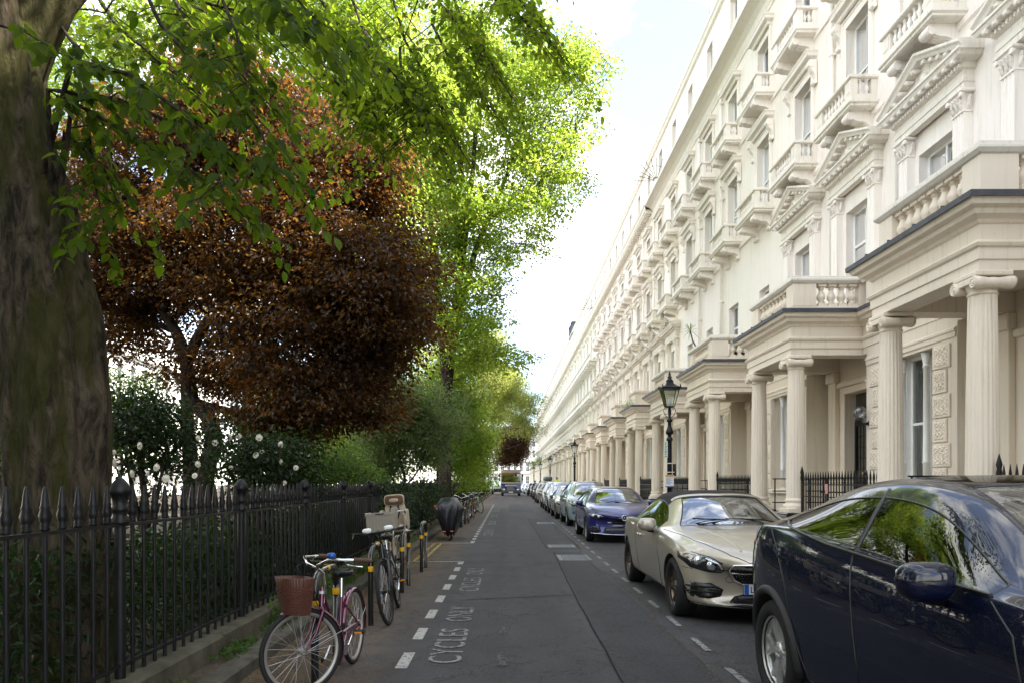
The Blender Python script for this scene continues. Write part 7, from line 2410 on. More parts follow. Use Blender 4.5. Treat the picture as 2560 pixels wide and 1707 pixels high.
 for sd in (-1, 1): mirror(car, S, sh, sd, 1.80, .985, P, (.115, .085, .082), .07)
 for ax in ('side', 'side2'):
  for y in (2.66,):
   h, nn, d = sh.hit(y, .80, ax); s = -1 if ax == 'side' else 1
   hb = MB(); hb.tube([(h.x + s * .004, y - .09, .80), (h.x + s * .035, y - .06, .803), (h.x + s * .035, y + .07, .808), (h.x + s * .004, y + .1, .81)], [.010, .014, .014, .010], 8)
   obj("door_handle", hb.mesh("door_handle", M_CHROME, fix=False), car)
 wp = MB()
 for s in (-1, 1): wp.tube([(s * .55 + .1, 1.36, 1.005), (s * .2 + .15, 1.40, 1.06), (s * .2 - .3, 1.42, 1.075)], .009, 6)
 obj("wiper", wp.mesh("wiper", M_TRIM, fix=False), car)
 fr = MB(); sh.line([(-.60, 2.12), (0, 2.0), (.60, 2.12)], 'top', .03, -.012, 8, mb=fr); obj("header_rail", fr.mesh("header_rail", P, fix=False), car)
 return car
# ---- hatchback family: one set of curves, stretched for the other cars
def hatch_spec(P, L=4.26, W=1.80, H=1.44, belt=.93, hood=.98, nose=.66, cowl=.98, wtop=1.72, rend=3.3, bbase=4.0, axles=(.86, 3.49), wr=.32, glass=None, clear=.20, sidemat=None):
 w = W / 2; k = L / 4.26
 S = base_spec(L=L, wr=wr, arch=wr + .037, axles=axles, cowl=cowl, wtop=wtop, rend=rend, bbase=bbase, glass=glass or (cowl + .32, min(rend + .25, bbase - .2)), zb_cab=belt + .0,
  hw=[(0, w * .66), (.06, w * .82), (.3, w * .95), (.8, w), (L * .5, w * .995), (L - .9, w), (L - .3, w * .93), (L - .05, w * .80), (L, w * .68)],
  zs=[(0, clear + .04), (.15, clear), (L - .4, clear), (L, clear + .12)],
  zb=[(0, nose - .04), (.05, nose + .02), (.25, nose + .10), (cowl * .6, belt - .07), (cowl, belt - .01), (L * .45, belt + .02), (L * .75, belt + .06), (L - .4, belt + .05), (L - .08, belt - .02), (L, belt - .12)],
  zr=[(0, nose - .02), (.05, nose + .06), (.25, nose + .16), (cowl * .6, hood - .05), (cowl, hood + .01), ((cowl + wtop) / 2, (hood + H) / 2 + .02), (wtop, H - .045), ((wtop + rend) / 2, H), (rend, H - .06), ((rend + bbase) / 2, (H + belt) / 2 + .10), (bbase, belt + .12), (L - .06, belt), (L, belt - .1)],
  hr=[(0, w * .5), (cowl, w * .86), ((cowl + wtop) / 2, w * .74), (wtop, w * .66), (rend, w * .67), (bbase, w * .78), (L, w * .6)])
 g0, g1 = S['glass']; m = g0 + (g1 - g0) * .48
 S['pillars'] = [(m, m + .09), (g1 - .42, g1 - .34)]
 S['mats'] = [P, sidemat or M_SIDEG, M_TRIM, M_DARK, M_SCREEN, M_TINTG]
 return S
def generic_car(name, label, loc, S, P, spokes=5, rim=M_ALLOY, lamp=None, grille=True, level=2, plate_on=True, emblem=None, fog=False, detail=True, roof_rails=False, group=None):
 car = thing("parked_car", label, "car", loc, 0, group)
 sh = Shell(S, level); sh.split(car)
 add_wheels(car, S, rim, spokes, 'twin', S['wr'] * .70, .21)
 cabin(car, S, detail)
 w = S['hw'][3][1]; zn = S['zb'][1][1]
 for s in (-1, 1):
  if lamp == 'tall': ol = [(s * w * .60, zn - .04), (s * w * .66, zn + .06), (s * w * .86, zn + .20), (s * w * .93, zn + .19), (s * w * .90, zn + .04), (s * w * .78, zn - .03)]
  else: ol = [(s * w * .50, zn - .07), (s * w * .52, zn + .005), (s * w * .74, zn + .06), (s * w * .93, zn + .085), (s * w * .95, zn + .05), (s * w * .90, zn - .05), (s * w * .70, zn - .085)]
  cx = sum(p[0] for p in ol) / len(ol); cz = sum(p[1] for p in ol) / len(ol)
  lamp_unit(sh, car, ol, 'front', ((cx - s * .06, cz, .042), (cx + s * .06, cz + .01, .038)))
  mirror(car, S, sh, s, S['glass'][0] + .16, S['zb_cab'] + .06, P if s < 0 or True else M_TRIM, (.095, .07, .068), .08)
  if fog:
   f = MB(); h, nn, d = sh.hit(s * w * .74, zn - .26, 'front'); f.lathe([(.055, -.01), (.06, 0), (.045, .004), (.04, -.01), (.0001, -.004)], 16, tuple(h + Vector((0, -.012, 0))), 'y'); obj("fog_lamp", (f, M_CHROME), car)
 sm = LineSet()
 z0, z1 = S['zs'][1][1] + .06, S['zb_cab']
 g0, g1 = S['glass']
 for ax in ('side', 'side2'):
  for y, dy in ((g0 + .02, -.06), (S['pillars'][0][0] + .04, -.03), (g1 - .3, -.25)):
   sh.line([(y, z1 - .02), (y + dy * .3, (z0 + z1) / 2), (y + dy, z0)], ax, .004, 0, mb=sm)
  for y in (S['pillars'][0][0] - .2, g1 - .55):
   h, nn, d = sh.hit(y, z1 - .12, ax); s = -1 if ax == 'side' else 1
   hb = MB(); hb.tube([(h.x + s * .002, y - .08, z1 - .12), (h.x + s * .03, y - .05, z1 - .12), (h.x + s * .03, y + .06, z1 - .115), (h.x + s * .002, y + .08, z1 - .115)], .011, 6); obj("door_handle", hb.mesh("door_handle", P, fix=False), car)
 for s in (-1, 1): sh.line([(s * w * .86, S['cowl'] + .05), (s * w * .80, S['cowl'] * .5), (s * w * .66, .22)], 'top', .004, 0, mb=sm)
 sm.emit("panel_gap", M_BLACK, car)
 if grille:
  g = obj("grille", (sh.decal([(-w * .47, zn - .055), (-w * .47, zn + .0), (w * .47, zn + .0), (w * .47, zn - .055)], 'front', .004, .02), M_BLACK), car)
  st = MB(); sh.line([(-w * .47, zn - .03), (0, zn - .033), (w * .47, zn - .03)], 'front', .006, .006, 6, mb=st); obj("grille_bar", st.mesh("grille_bar", M_CHROME, fix=False), g)
 lg = obj("lower_grille", (sh.decal([(-w * .55, zn - .40), (-w * .50, zn - .26), (w * .50, zn - .26), (w * .55, zn - .40)], 'front', .004, .02), M_BLACK), car)
 bl = MB()
 for z in (zn - .36, zn - .31): sh.line([(-w * .5, z), (w * .5, z)], 'front', .008, .006, 6, mb=bl)
 obj("grille_slat", bl.mesh("grille_slat", M_PLASTIC, fix=False), lg)
 if plate_on:
  h, nn, d = sh.hit(0, zn - .2, 'front'); plate(car, h.y - .03, zn - .19, 0, None, blue=False)
 wp = MB()
 for s in (-1, 1): wp.tube([(s * .45 + .1, S['cowl'] - .08, S['zr'][4][1] + .015), (s * .2 + .1, S['cowl'] - .02, S['zr'][4][1] + .05), (s * .2 - .3, S['cowl'] + .02, S['zr'][4][1] + .07)], .008, 5)
 obj("wiper", wp.mesh("wiper", M_TRIM, fix=False), car)
 return car, sh
def build_cars():
 car_navy(); car_champagne()
 # blue hatchback with the round badge
 P = car_paint("paint_blue", (.008, .013, .14), .35, .3, .2, .25)
 S = hatch_spec(P); 
 car, sh = generic_car("parked_car", "bright blue hatchback with a round chrome badge, third from the camera", (2.98, 17.84, 0), S, P, 5, M_ALLOY, level=2, plate_on=False, grille=True)
 h, nn, d = sh.hit(0, .645, 'front'); y = h.y - .022; zc = .645
 em = MB(); em.lathe([(.072, .012), (.075, 0), (.0001, 0)], 24, (0, y, zc), 'y')
 b = obj("badge", (em, M_BLACK), car)
 em = MB(); em.tube([(.068 * math.cos(a), y - .004, zc + .068 * math.sin(a)) for a in np.linspace(0, 2 * math.pi, 28, endpoint=False)], .007, 6, closed=True)
 em.tube([(-.026, y - .005, zc + .062), (0, y - .005, zc + .006), (.026, y - .005, zc + .062)], .0062, 6)
 em.tube([(-.058, y - .005, zc + .034), (-.030, y - .005, zc - .056), (0, y - .005, zc - .004), (.030, y - .005, zc - .056), (.058, y - .005, zc + .034)], .0062, 6)
 obj("emblem", em.mesh("emblem", M_CHROME, fix=False), b)
 for s in (-1, 1):
  it = obj("air_intake", (sh.decal([(s * .55, .28), (s * .58, .42), (s * .80, .44), (s * .82, .32), (s * .74, .27)], 'front', .004, .02), M_BLACK), car)
  bl = MB()
  for z in (.33, .37, .41): sh.line([(s * .58, z), (s * .80, z)], 'front', .007, .006, 6, mb=bl)
  obj("intake_blade", bl.mesh("intake_blade", M_PLASTIC, fix=False), it)
 sp = MB(); sh.line([(-.82, .25), (-.4, .225), (0, .222), (.4, .225), (.82, .25)], 'front', .012, .006, 8, mb=sp); obj("splitter", sp.mesh("splitter", M_CHROME, fix=False), car)
 obj("plate_holder", (sh.decal([(-.26, .47), (-.26, .57), (.26, .57), (.26, .47)], 'front', .006, .02), M_TRIM), car)
 obj("tax_sticker", (sh.decal([(-.38, .50), (-.38, .535), (-.29, .535), (-.29, .50)], 'front', .006, .01, .03), M_PLATEW), car)
 # pale teal people carrier
 P = car_paint("paint_teal", (.235, .315, .315), .45, .35, .08, .25)
 S = hatch_spec(P, 4.55, 1.80, 1.62, 1.02, 1.06, .74, .85, 1.75, 3.7, 4.35, (.88, 3.66), .33)
 generic_car("parked_car", "pale teal people carrier with a tall rounded front, fourth from the camera", (3.06, 24.7, 0), S, P, 7, M_ALLOY, 'tall', False, fog=True, plate_on=False)
 # grey-green saloon
 P = car_paint("paint_greygreen", (.26, .26, .23), .6, .35, .1, .2)
 S = hatch_spec(P, 4.70, 1.82, 1.43, .90, .95, .66, 1.25, 2.0, 3.1, 3.85, (.88, 3.69), .33)
 S['zr'] = [q for q in S['zr'] if q[0] < S['bbase']] + [(3.85, 1.02), (4.2, .99), (4.64, .94), (4.70, .8)]
 sal, sh_s = generic_car("parked_car", "low grey-green saloon with dark chrome lower grille, fifth from the camera", (3.02, 29.9, 0), S, P, 5, M_ALLOY, level=2)
 # silver-blue car behind it
 P = car_paint("paint_silver", (.36, .40, .45), .6, .3, .08)
 S = hatch_spec(P, 4.35, 1.80, 1.60, .98, 1.02, .72, .92, 1.72, 3.4, 4.1, (.86, 3.5), .33)
 generic_car("parked_car", "silver-blue hatchback mostly hidden behind the grey-green saloon", (3.05, 36.0, 0), S, P, 5, M_ALLOY, level=1)
 # white crossover
 P = car_paint("paint_white", (.70, .70, .68), .0, .35, .02)
 S = hatch_spec(P, 4.38, 1.83, 1.66, 1.04, 1.08, .80, .92, 1.72, 3.5, 4.15, (.90, 3.55), .345, clear=.24)
 generic_car("parked_car", "white crossover with lit-looking angular headlights, seventh from the camera", (3.12, 41.9, 0), S, P, 5, M_ALLOY_D, level=1)
 # taupe car
 P = car_paint("paint_taupe", (.17, .145, .125), .5, .35, .08)
 S = hatch_spec(P, 4.5, 1.84, 1.66, 1.04, 1.08, .80, .95, 1.75, 3.6, 4.25, (.9, 3.6), .345, clear=.22)
 generic_car("parked_car", "taupe brown estate car under the grey roof box", (3.3, 55.0, 0), S, P, 5, M_ALLOY, level=1)
 rb = MB(); superell(rb, (0, 0, 0), (.36, .85, .19), (.45, .5), 24, 12)
 t = thing("roof_box", "grey luggage box on top of the taupe estate car", "roof box", (3.42, 57.9, 1.93))
 obj("shell", rb.mesh("shell", simple("roof_box_grey", (.10, .10, .115), .4), fix=False), t)
 bs = MB()
 for y in (-.5, .4): bs.tube([(-.7, y, -.22), (.55, y, -.22)], .018, 6); bs.tube([(-.66, y, -.30), (-.66, y, -.2)], .02, 6); bs.tube([(.5, y, -.30), (.5, y, -.2)], .02, 6)
 obj("roof_bars", bs.mesh("roof_bars", M_TRIM, fix=False), t)
 Pb = car_paint("paint_black", (.008, .008, .009), .2, .3, .1)
 S = hatch_spec(Pb, 4.3, 1.80, 1.55, .98, 1.02, .74, .92, 1.72, 3.4, 4.05, (.86, 3.5), .33)
 blk, _ = generic_car("parked_car", "black hatchback behind the taupe estate car", (3.55, 68.0, 0), S, Pb, 5, M_ALLOY, level=1)
 Pg = car_paint("paint_darkgreen", (.03, .038, .03), .3, .3, .1)
 S = hatch_spec(Pg, 4.5, 1.84, 1.68, 1.04, 1.08, .80, .95, 1.75, 3.6, 4.25, (.9, 3.6), .345, clear=.22)
 dg, _ = generic_car("parked_car", "dark green car parked beyond the black hatchback, beside the lorry", (3.78, 80.0, 0), S, Pg, 5, M_ALLOY, level=1)
 dup(dg, (3.8, 93.0, 0), None, "second dark car beyond the lorry's bonnet, very small")
 Pp = car_paint("paint_pale", (.50, .52, .52), .3, .3, .05)
 S = hatch_spec(Pp, 4.4, 1.8, 1.6, 1.0, 1.04, .76, .95, 1.75, 3.5, 4.15, (.9, 3.55), .33)
 pl, _ = generic_car("parked_car", "tiny pale car near the far end of the parked row", (3.7, 108.0, 0), S, Pp, 5, M_ALLOY, level=1)
 dup(pl, (3.6, 124.0, 0), None, "tiniest pale car at the very end of the parked row")
# ------------------------------------------------------------------ lorry, far van, people
def build_lorry():
 t = thing("lorry", "oncoming blue and cream tipper lorry in the middle of the road", "lorry", (.66, 89.0, 0))
 CR = car_paint("lorry_cream", (.66, .62, .52), 0, .4, .02); BL = car_paint("lorry_blue", (.012, .028, .16), .1, .35, .05); YE = simple("lorry_yellow", (.62, .50, .08), .4, 0, .05)
 RD = simple("lorry_red", (.55, .04, .05), .4, 0, .05)
 w = 1.24
 mb = MB(); mb.prism([(0, 1.55), (-.02, 1.9), (.10, 2.75), (.22, 3.15), (.45, 3.30), (1.9, 3.30), (1.9, 1.55)], 'x', -w, w); obj("cab", (mb, CR), t)
 mb = MB(); mb.prism([(-.06, .72), (-.07, 1.0), (-.03, 1.545), (1.9, 1.545), (1.9, .72)], 'x', -w - .004, w + .004); lw = obj("lower_cab", (mb, BL), t)
 obj("stripe", (MB().box(-w + .02, w - .02, -.045, -.02, 1.60, 1.66), YE), t)
 mb = MB(); mb.add([(-w + .1, -.055, 1.78), (w - .1, -.055, 1.78), (w - .16, .078, 2.82), (-w + .16, .078, 2.82)], [(0, 1, 2, 3)]); obj("cab_shade_sheet", (MB().add([(-w + .11, -.035, 1.79), (w - .11, -.035, 1.79), (w - .17, .095, 2.81), (-w + .17, .095, 2.81)], [(0, 1, 2, 3)]), M_DARK), t); ws = obj("windscreen", (mb, glass("lorry_glass", (.06, .07, .08), .16, .01)), t)  # flat dark sheet over the cab front stands in for its shaded inside
 mb = MB(); mb.tube([(-w + .08, -.035, 1.76), (w - .08, -.035, 1.76), (w - .14, .125, 2.85), (-w + .14, .125, 2.85)], .035, 6, closed=True); obj("seal", (mb, M_TRIM), ws)
 mb = MB(); mb.add([(-w + .13, .05, 2.74), (w - .13, .05, 2.74), (w - .15, .065, 2.86), (-w + .15, .065, 2.86)], [(0, 1, 2, 3)]); obj("visor_strip", (mb, RD), t)
 obj("name_panel", (MB().box(-.72, .72, -.10, -.05, 1.20, 1.42, 0, .02), simple("panel_grey", (.45, .46, .47), .5, 0, .05)), t)
 gr = MB(); gr.box(-.62, .62, -.085, -.04, .62, 1.17, 0, .02); g = obj("grille", (gr, M_BLACK), t)
 for z in (.78, .92, 1.06):
  obj("grille_bar", (MB().tube([(-.5, -.10, z + .05), (-.42, -.11, z), (.42, -.11, z), (.5, -.10, z + .05)], .022, 6), M_ALLOY), g)
 bp = MB(); bp.prism([(-.12, .32), (-.16, .5), (-.12, .74), (.5, .74), (.5, .32)], 'x', -w - .01, w + .01); obj("bumper", (bp, simple("bumper_grey", (.05, .055, .07), .5)), t)
 for s in (-1, 1):
  h = obj("headlight", (MB().box(s * .72, s * 1.02, -.15, -.10, .72, .93, 0, .03), M_LAMPW), t); obj("indicator", (MB().box(s * 1.03, s * 1.2, -.145, -.10, .76, .92, 0, .03), M_AMBER), h)
  mr = MB()
  for z0, z1 in ((1.9, 2.25), (2.32, 2.72)): superell(mr, (s * (w + .2), .05, (z0 + z1) / 2), (.10, .07, (z1 - z0) / 2), (.5, .5), 14, 8)
  mr.tube([(s * w, .1, 2.74), (s * (w + .2), .06, 2.76), (s * (w + .2), .06, 1.9), (s * w, .1, 1.88)], .02, 6); obj("door_mirror", mr.mesh("door_mirror", M_TRIM, fix=False), t)
  for yc in (1.1, 4.6):
   ty = MB(); ty.lathe([(.28, -.14), (.46, -.15), (.48, -.1), (.48, .1), (.46, .15), (.28, .14)], 28, (s * (w - .18), yc, .48), 'x'); wh = obj("wheel", (ty, M_TYRE), t)
   obj("hub", (MB().lathe([(.27, -.05), (.2, .02), (.08, .04)] if s > 0 else [(.08, -.04), (.2, -.02), (.27, .05)], 16, (s * (w - .12), yc, .48), 'x'), M_STEEL), wh)
 mr = MB(); superell(mr, (.62, -.05, 2.62), (.12, .09, .15), (.5, .5), 12, 8); mr.tube([(.62, .15, 2.95), (.62, -.05, 2.95), (.62, -.05, 2.7)], .02, 6); obj("kerb_mirror", mr.mesh("kerb_mirror", M_TRIM, fix=False), t)
 obj("number_plate", (MB().box(-.27, .27, -.175, -.16, .42, .54), M_PLATEW), t)
 bd = MB(); bd.box(-w, w, 2.05, 6.4, 1.15, 2.7, 0, .02); bd.box(-.4, .4, 1.9, 6.3, .7, 1.14)
 for i in range(6): bd.box(-w - .05, -w, 2.2 + i * .75, 2.3 + i * .75, 1.15, 2.7); bd.box(w, w + .05, 2.2 + i * .75, 2.3 + i * .75, 1.15, 2.7)
 obj("tipper_body", (bd, CR), t)
 bc = MB(); bc.lathe([(.09, 0), (.08, .12), (.04, .16)], 12, (-.15, .8, 3.3)); obj("beacon", (bc, M_AMBER), t)
 wi = MB()
 for x in (-.5, .3): wi.tube([(x, -.05, 1.80), (x + .55, -.02, 1.92)], .014, 5)
 obj("wiper", wi.mesh("wiper", M_TRIM, fix=False), t)
 # small vehicle half hidden beside it
 v = thing("parked_van", "small dark van with a green-reflecting windscreen, half hidden left of the lorry", "van", (-1.15, 101.0, 0))
 DK = car_paint("van_dark", (.02, .024, .02), .2, .35, .1); GN = simple("van_reflected_green", (.16, .42, .05), .4, 0, .05)  # the windscreen's green reflection is painted as the upper cab's colour
 mb = MB(); mb.prism([(0, .35), (-.03, .85), (.35, 1.02), (1.0, 1.1), (4.2, 1.1), (4.2, .35)], 'x', -.85, .85); obj("body", (mb, DK), v)
 mb = MB(); mb.prism([(.95, 1.101), (1.25, 1.95), (1.5, 2.02), (4.15, 2.0), (4.2, 1.101)], 'x', -.8, .8); obj("cab_top", (mb, GN), v)
 mb = MB(); mb.add([(-.68, .955, 1.16), (.68, .955, 1.16), (.62, 1.215, 1.88), (-.62, 1.215, 1.88)], [(0, 1, 2, 3)]); obj("windscreen", (mb, glass("van_glass", (.2, .25, .2), .4, .01)), v)
 for s in (-1, 1):
  obj("headlight", (MB().box(s * .5, s * .74, -.045, .02, .66, .82, 0, .03), M_LAMPW), v)
  for yc in (.75, 3.4):
   obj("wheel", (MB().lathe([(.2, -.1), (.33, -.11), (.35, -.07), (.35, .07), (.33, .11), (.2, .1)], 24, (s * .74, yc, .35), 'x'), M_TYRE), v)
def build_person(name, label, loc, rotz, top, trousers, skin, hair, h=1.8, bands=False):
 t = thing(name, label, "person", loc, rotz)
 k = h / 1.8
 J = {'pelvis': (0, 0, .96), 'spine': (0, .0, 1.15), 'chest': (0, .01, 1.36), 'neck': (0, 0, 1.52), 'head0': (0, -.01, 1.60), 'head': (0, -.02, 1.70),
         'hl': (-.09, 0, .92), 'kl': (-.10, -.03, .50), 'al': (-.10, .02, .09), 'tl': (-.11, -.13, .03), 'hr': (.09, 0, .92), 'kr': (.10, -.06, .50), 'ar': (.10, .06, .10), 'tr': (.11, -.09, .03),
         'sl': (-.18, .01, 1.45), 'el': (-.25, .03, 1.16), 'wl': (-.25, -.08, .93), 'dl': (-.25, -.13, .84), 'sr': (.18, .01, 1.45), 'er': (.25, .03, 1.16), 'wr': (.25, -.10, .93), 'dr': (.25, -.15, .84)}
 rad = {'pelvis': .15, 'spine': .14, 'chest': .17, 'neck': .062, 'head0': .075, 'head': .098, 'hl': .10, 'kl': .065, 'al': .045, 'tl': .04, 'hr': .10, 'kr': .065, 'ar': .045, 'tr': .04, 'sl': .075, 'el': .05, 'wl': .035, 'dl': .04, 'sr': .075, 'er': .05, 'wr': .035, 'dr': .04}
 E = [('pelvis', 'spine'), ('spine', 'chest'), ('chest', 'neck'), ('neck', 'head0'), ('head0', 'head'), ('pelvis', 'hl'), ('hl', 'kl'), ('kl', 'al'), ('al', 'tl'), ('pelvis', 'hr'), ('hr', 'kr'), ('kr', 'ar'), ('ar', 'tr'), ('chest', 'sl'), ('sl', 'el'), ('el', 'wl'), ('wl', 'dl'), ('chest', 'sr'), ('sr', 'er'), ('er', 'wr'), ('wr', 'dr')]
 names = list(J)
 me = bpy.data.meshes.new("figure"); me.from_pydata([tuple(c * k for c in J[n]) for n in names], [(names.index(a), names.index(b)) for a, b in E], [])
 o = bpy.data.objects.new("figure", me); COL.objects.link(o)
 md = o.modifiers.new("skin", 'SKIN'); o.modifiers.new("sub", 'SUBSURF').levels = 2
 for i, n in enumerate(names):
  o.data.skin_vertices[0].data[i].radius = (rad[n] * k, rad[n] * k * (.72 if n in ('chest', 'spine', 'pelvis') else 1)); o.data.skin_vertices[0].data[i].use_root = n == 'pelvis'
 dg = bpy.context.evaluated_depsgraph_get(); m2 = bpy.data.meshes.new_from_object(o.evaluated_get(dg)); COL.objects.unlink(o); bpy.data.objects.remove(o)
 for m in (top, trousers, skin, M_BLACK): m2.materials.append(m)
 for p in m2.polygons:
  z = p.center.z / k; x = abs(p.center.x) / k
  p.material_index = 2 if z > 1.53 or (x > .19 and z < .93 and z > .7) else 0 if z > .90 else 3 if z < .11 else 1
  p.use_smooth = True
 obj("body", m2, t)
 hm = MB(); hm.sphere((0, .012 * k, 1.735 * k), .102 * k, 14, 8, 0, (1, 1.05, .78)); obj("hair", hm.mesh("hair", hair, fix=False), t)
 f = MB(); f.sphere((0, -.115 * k, 1.69 * k), .016 * k, 8, 6, 0, (1, 1, 1.4))
 for s in (-1, 1): f.sphere((s * .095 * k, -.01 * k, 1.695 * k), .022 * k, 8, 6, 0, (.4, 1, 1.4))
 obj("face_features", f.mesh("face_features", skin, fix=False), t)
 e = MB()
 for s in (-1, 1): e.sphere((s * .034 * k, -.108 * k, 1.715 * k), .009 * k, 6, 4)
 e.box(-.025 * k, .025 * k, -.118 * k, -.108 * k, 1.645 * k, 1.652 * k); obj("eyes_and_mouth", (e, M_BLACK), t)
 for s in (-1, 1):
  hd = MB()
  for q, (dx, L_) in enumerate(((-.022, .07), (-.007, .08), (.008, .075), (.022, .06))): hd.tube([(s * .25 * k + dx * .3, (-.14 + dx) * k, .84 * k), (s * .25 * k, (-.155 + dx) * k, (.80) * k), (s * .245 * k, (-.15 + dx) * k, (.84 - L_) * k)], .009 * k, 5)
  hd.tube([(s * .24 * k, -.15 * k, .86 * k), (s * .22 * k, -.18 * k, .82 * k)], .010 * k, 5); obj("fingers", hd.mesh("fingers", skin, fix=False), t)
 if bands:
  b = MB()
  for z in (1.05, 1.22): b.lathe([(.2, z * k), (.205, (z + .04) * k)], 20, (0, 0, 0), cap=False); 
  b.v = [(x * 1.0, y * .74, z) for x, y, z in b.v]; obj("reflective_band", (b, M_PLATEW), t)
 return t
def build_people():
 HV = simple("hi_vis_yellow", (.62, .82, .04), .7, 0, .05); TR = simple("dark_trousers", (.02, .022, .03), .8); SK = simple("skin", (.30, .16, .11), .55, 0, .06); HR = simple("dark_hair", (.02, .015, .012), .7); NV = simple("dark_coat", (.015, .017, .025), .8)
 build_person("person", "person in a yellow high-visibility jacket standing on porch steps behind the parked cars", (5.35, 74.3, .392), .2, HV, TR, SK, HR, 1.8, True)
 build_person("person", "person in dark clothes far down the street beside the parked cars", (3.15, 76.2, 0), 0, NV, TR, SK, HR, 1.86)
# ------------------------------------------------------------------ bicycles and stands
M_YELLOW = simple("reflective_yellow", (.85, .46, .01), .4, 0, .05)
M_STAND = simple("stand_black", (.012, .012, .013), .18, 0, .2, coat=.6)
M_STRIM = simple("rim_alloy", (.42, .39, .35), .45, .7, .12)
M_TUBEBLK = simple("bike_black", (.012, .012, .013), .3, 0, .2, coat=.4)
M_MAROON = simple("bike_maroon", (.095, .003, .030), .22, .15, .08, coat=.9)
M_CREAMB = simple("bike_cream", (.42, .34, .24), .35, .1, .1, coat=.4)
M_WICKER = simple("wicker", (.10, .030, .014), .55, 0, .35, 40)
M_WICKER_D = simple("wicker_band", (.075, .024, .013), .5, 0, .2, 20)
M_BROWNG = simple("brown_grip", (.085, .04, .022), .6, 0, .2)
def build_stands():
 mb = MB(); mb.tube([(0, 0, -.02), (0, 0, .66)] + arc((0, .17, .66), .17, 180, 90, 6, 'yz')[1:] + arc((0, .49, .66), .17, 90, 0, 6, 'yz') + [(0, .66, .66), (0, .66, -.02)], .029, 14)
 frame = mb.mesh("frame", M_STAND, fix=False)
 band = MB().lathe([(.0298, -.028), (.0305, -.026), (.0305, .026), (.0298, .028)], 16, cap=False).mesh("reflective_band", M_YELLOW)
 labs = ["black hoop cycle stand beside the maroon bicycle", "black hoop cycle stand beside the black bicycle", "black hoop cycle stand beside the cream bicycle with the child seat", "empty black hoop cycle stand at the end of the first bay"]
 ys = [5.34, 7.55, 9.83, 12.1] + [24.3 + 2.25 * i for i in range(7)]
 for i, y in enumerate(ys):
  lab = labs[i] if i < 4 else ["black hoop cycle stand just behind the covered bicycle"] [0] if i == 4 else "black hoop cycle stand in the farther row of parked bicycles"
  t = thing("cycle_stand", lab, "cycle stand", (-1.43 if i < 4 else -1.52, y, 0), 0, "black hoop cycle stands with yellow bands")
  obj("frame", frame, t)
  for yy in (0, .66): obj("reflective_band", band, t, (0, yy, .60))
  obj("reflective_band", band, t, (0, .33, .83), (R(90), 0, 0))
def wheel_parts(parent, c, r, steer, tyre_mat, rim_mat, lean, spokes=28, tyre_r=.018, head=None, name="wheel"):
 ty = MB(); n = 56
 ty.tube([(0, r * math.cos(a), r * math.sin(a)) for a in np.linspace(0, 2 * math.pi, n, endpoint=False)], tyre_r, 10, closed=True)
 w = obj(name, ty.mesh("tyre", tyre_mat, fix=False), parent, c, (0, 0, steer))
 rm = MB(); rm.lathe([(r - tyre_r * .9, -.012), (r - tyre_r * 1.9, -.012), (r - tyre_r * 2.3, 0), (r - tyre_r * 1.9, .012), (r - tyre_r * .9, .012)], 48, (0, 0, 0), 'x', cap=False)
 rm.lathe([(.018, -.045), (.024, -.04), (.016, -.03), (.016, .03), (.024, .04), (.018, .045)], 12, (0, 0, 0), 'x')
 obj("rim", rm.mesh("rim", rim_mat, fix=False), w)
 sp = MB()
 for i in range(spokes):
  a = 2 * math.pi * i / spokes; s = 1 if i % 2 else -1; b = a + (.9 if (i // 2) % 2 else -.9)
  sp.tube([(s * .036, .02 * math.cos(b), .02 * math.sin(b)), (0, (r - tyre_r * 2) * math.cos(a), (r - tyre_r * 2) * math.sin(a))], .0016, 4, cap=False)
 o = obj("spokes", sp.mesh("spokes", M_STEEL, fix=False), w)
 return w
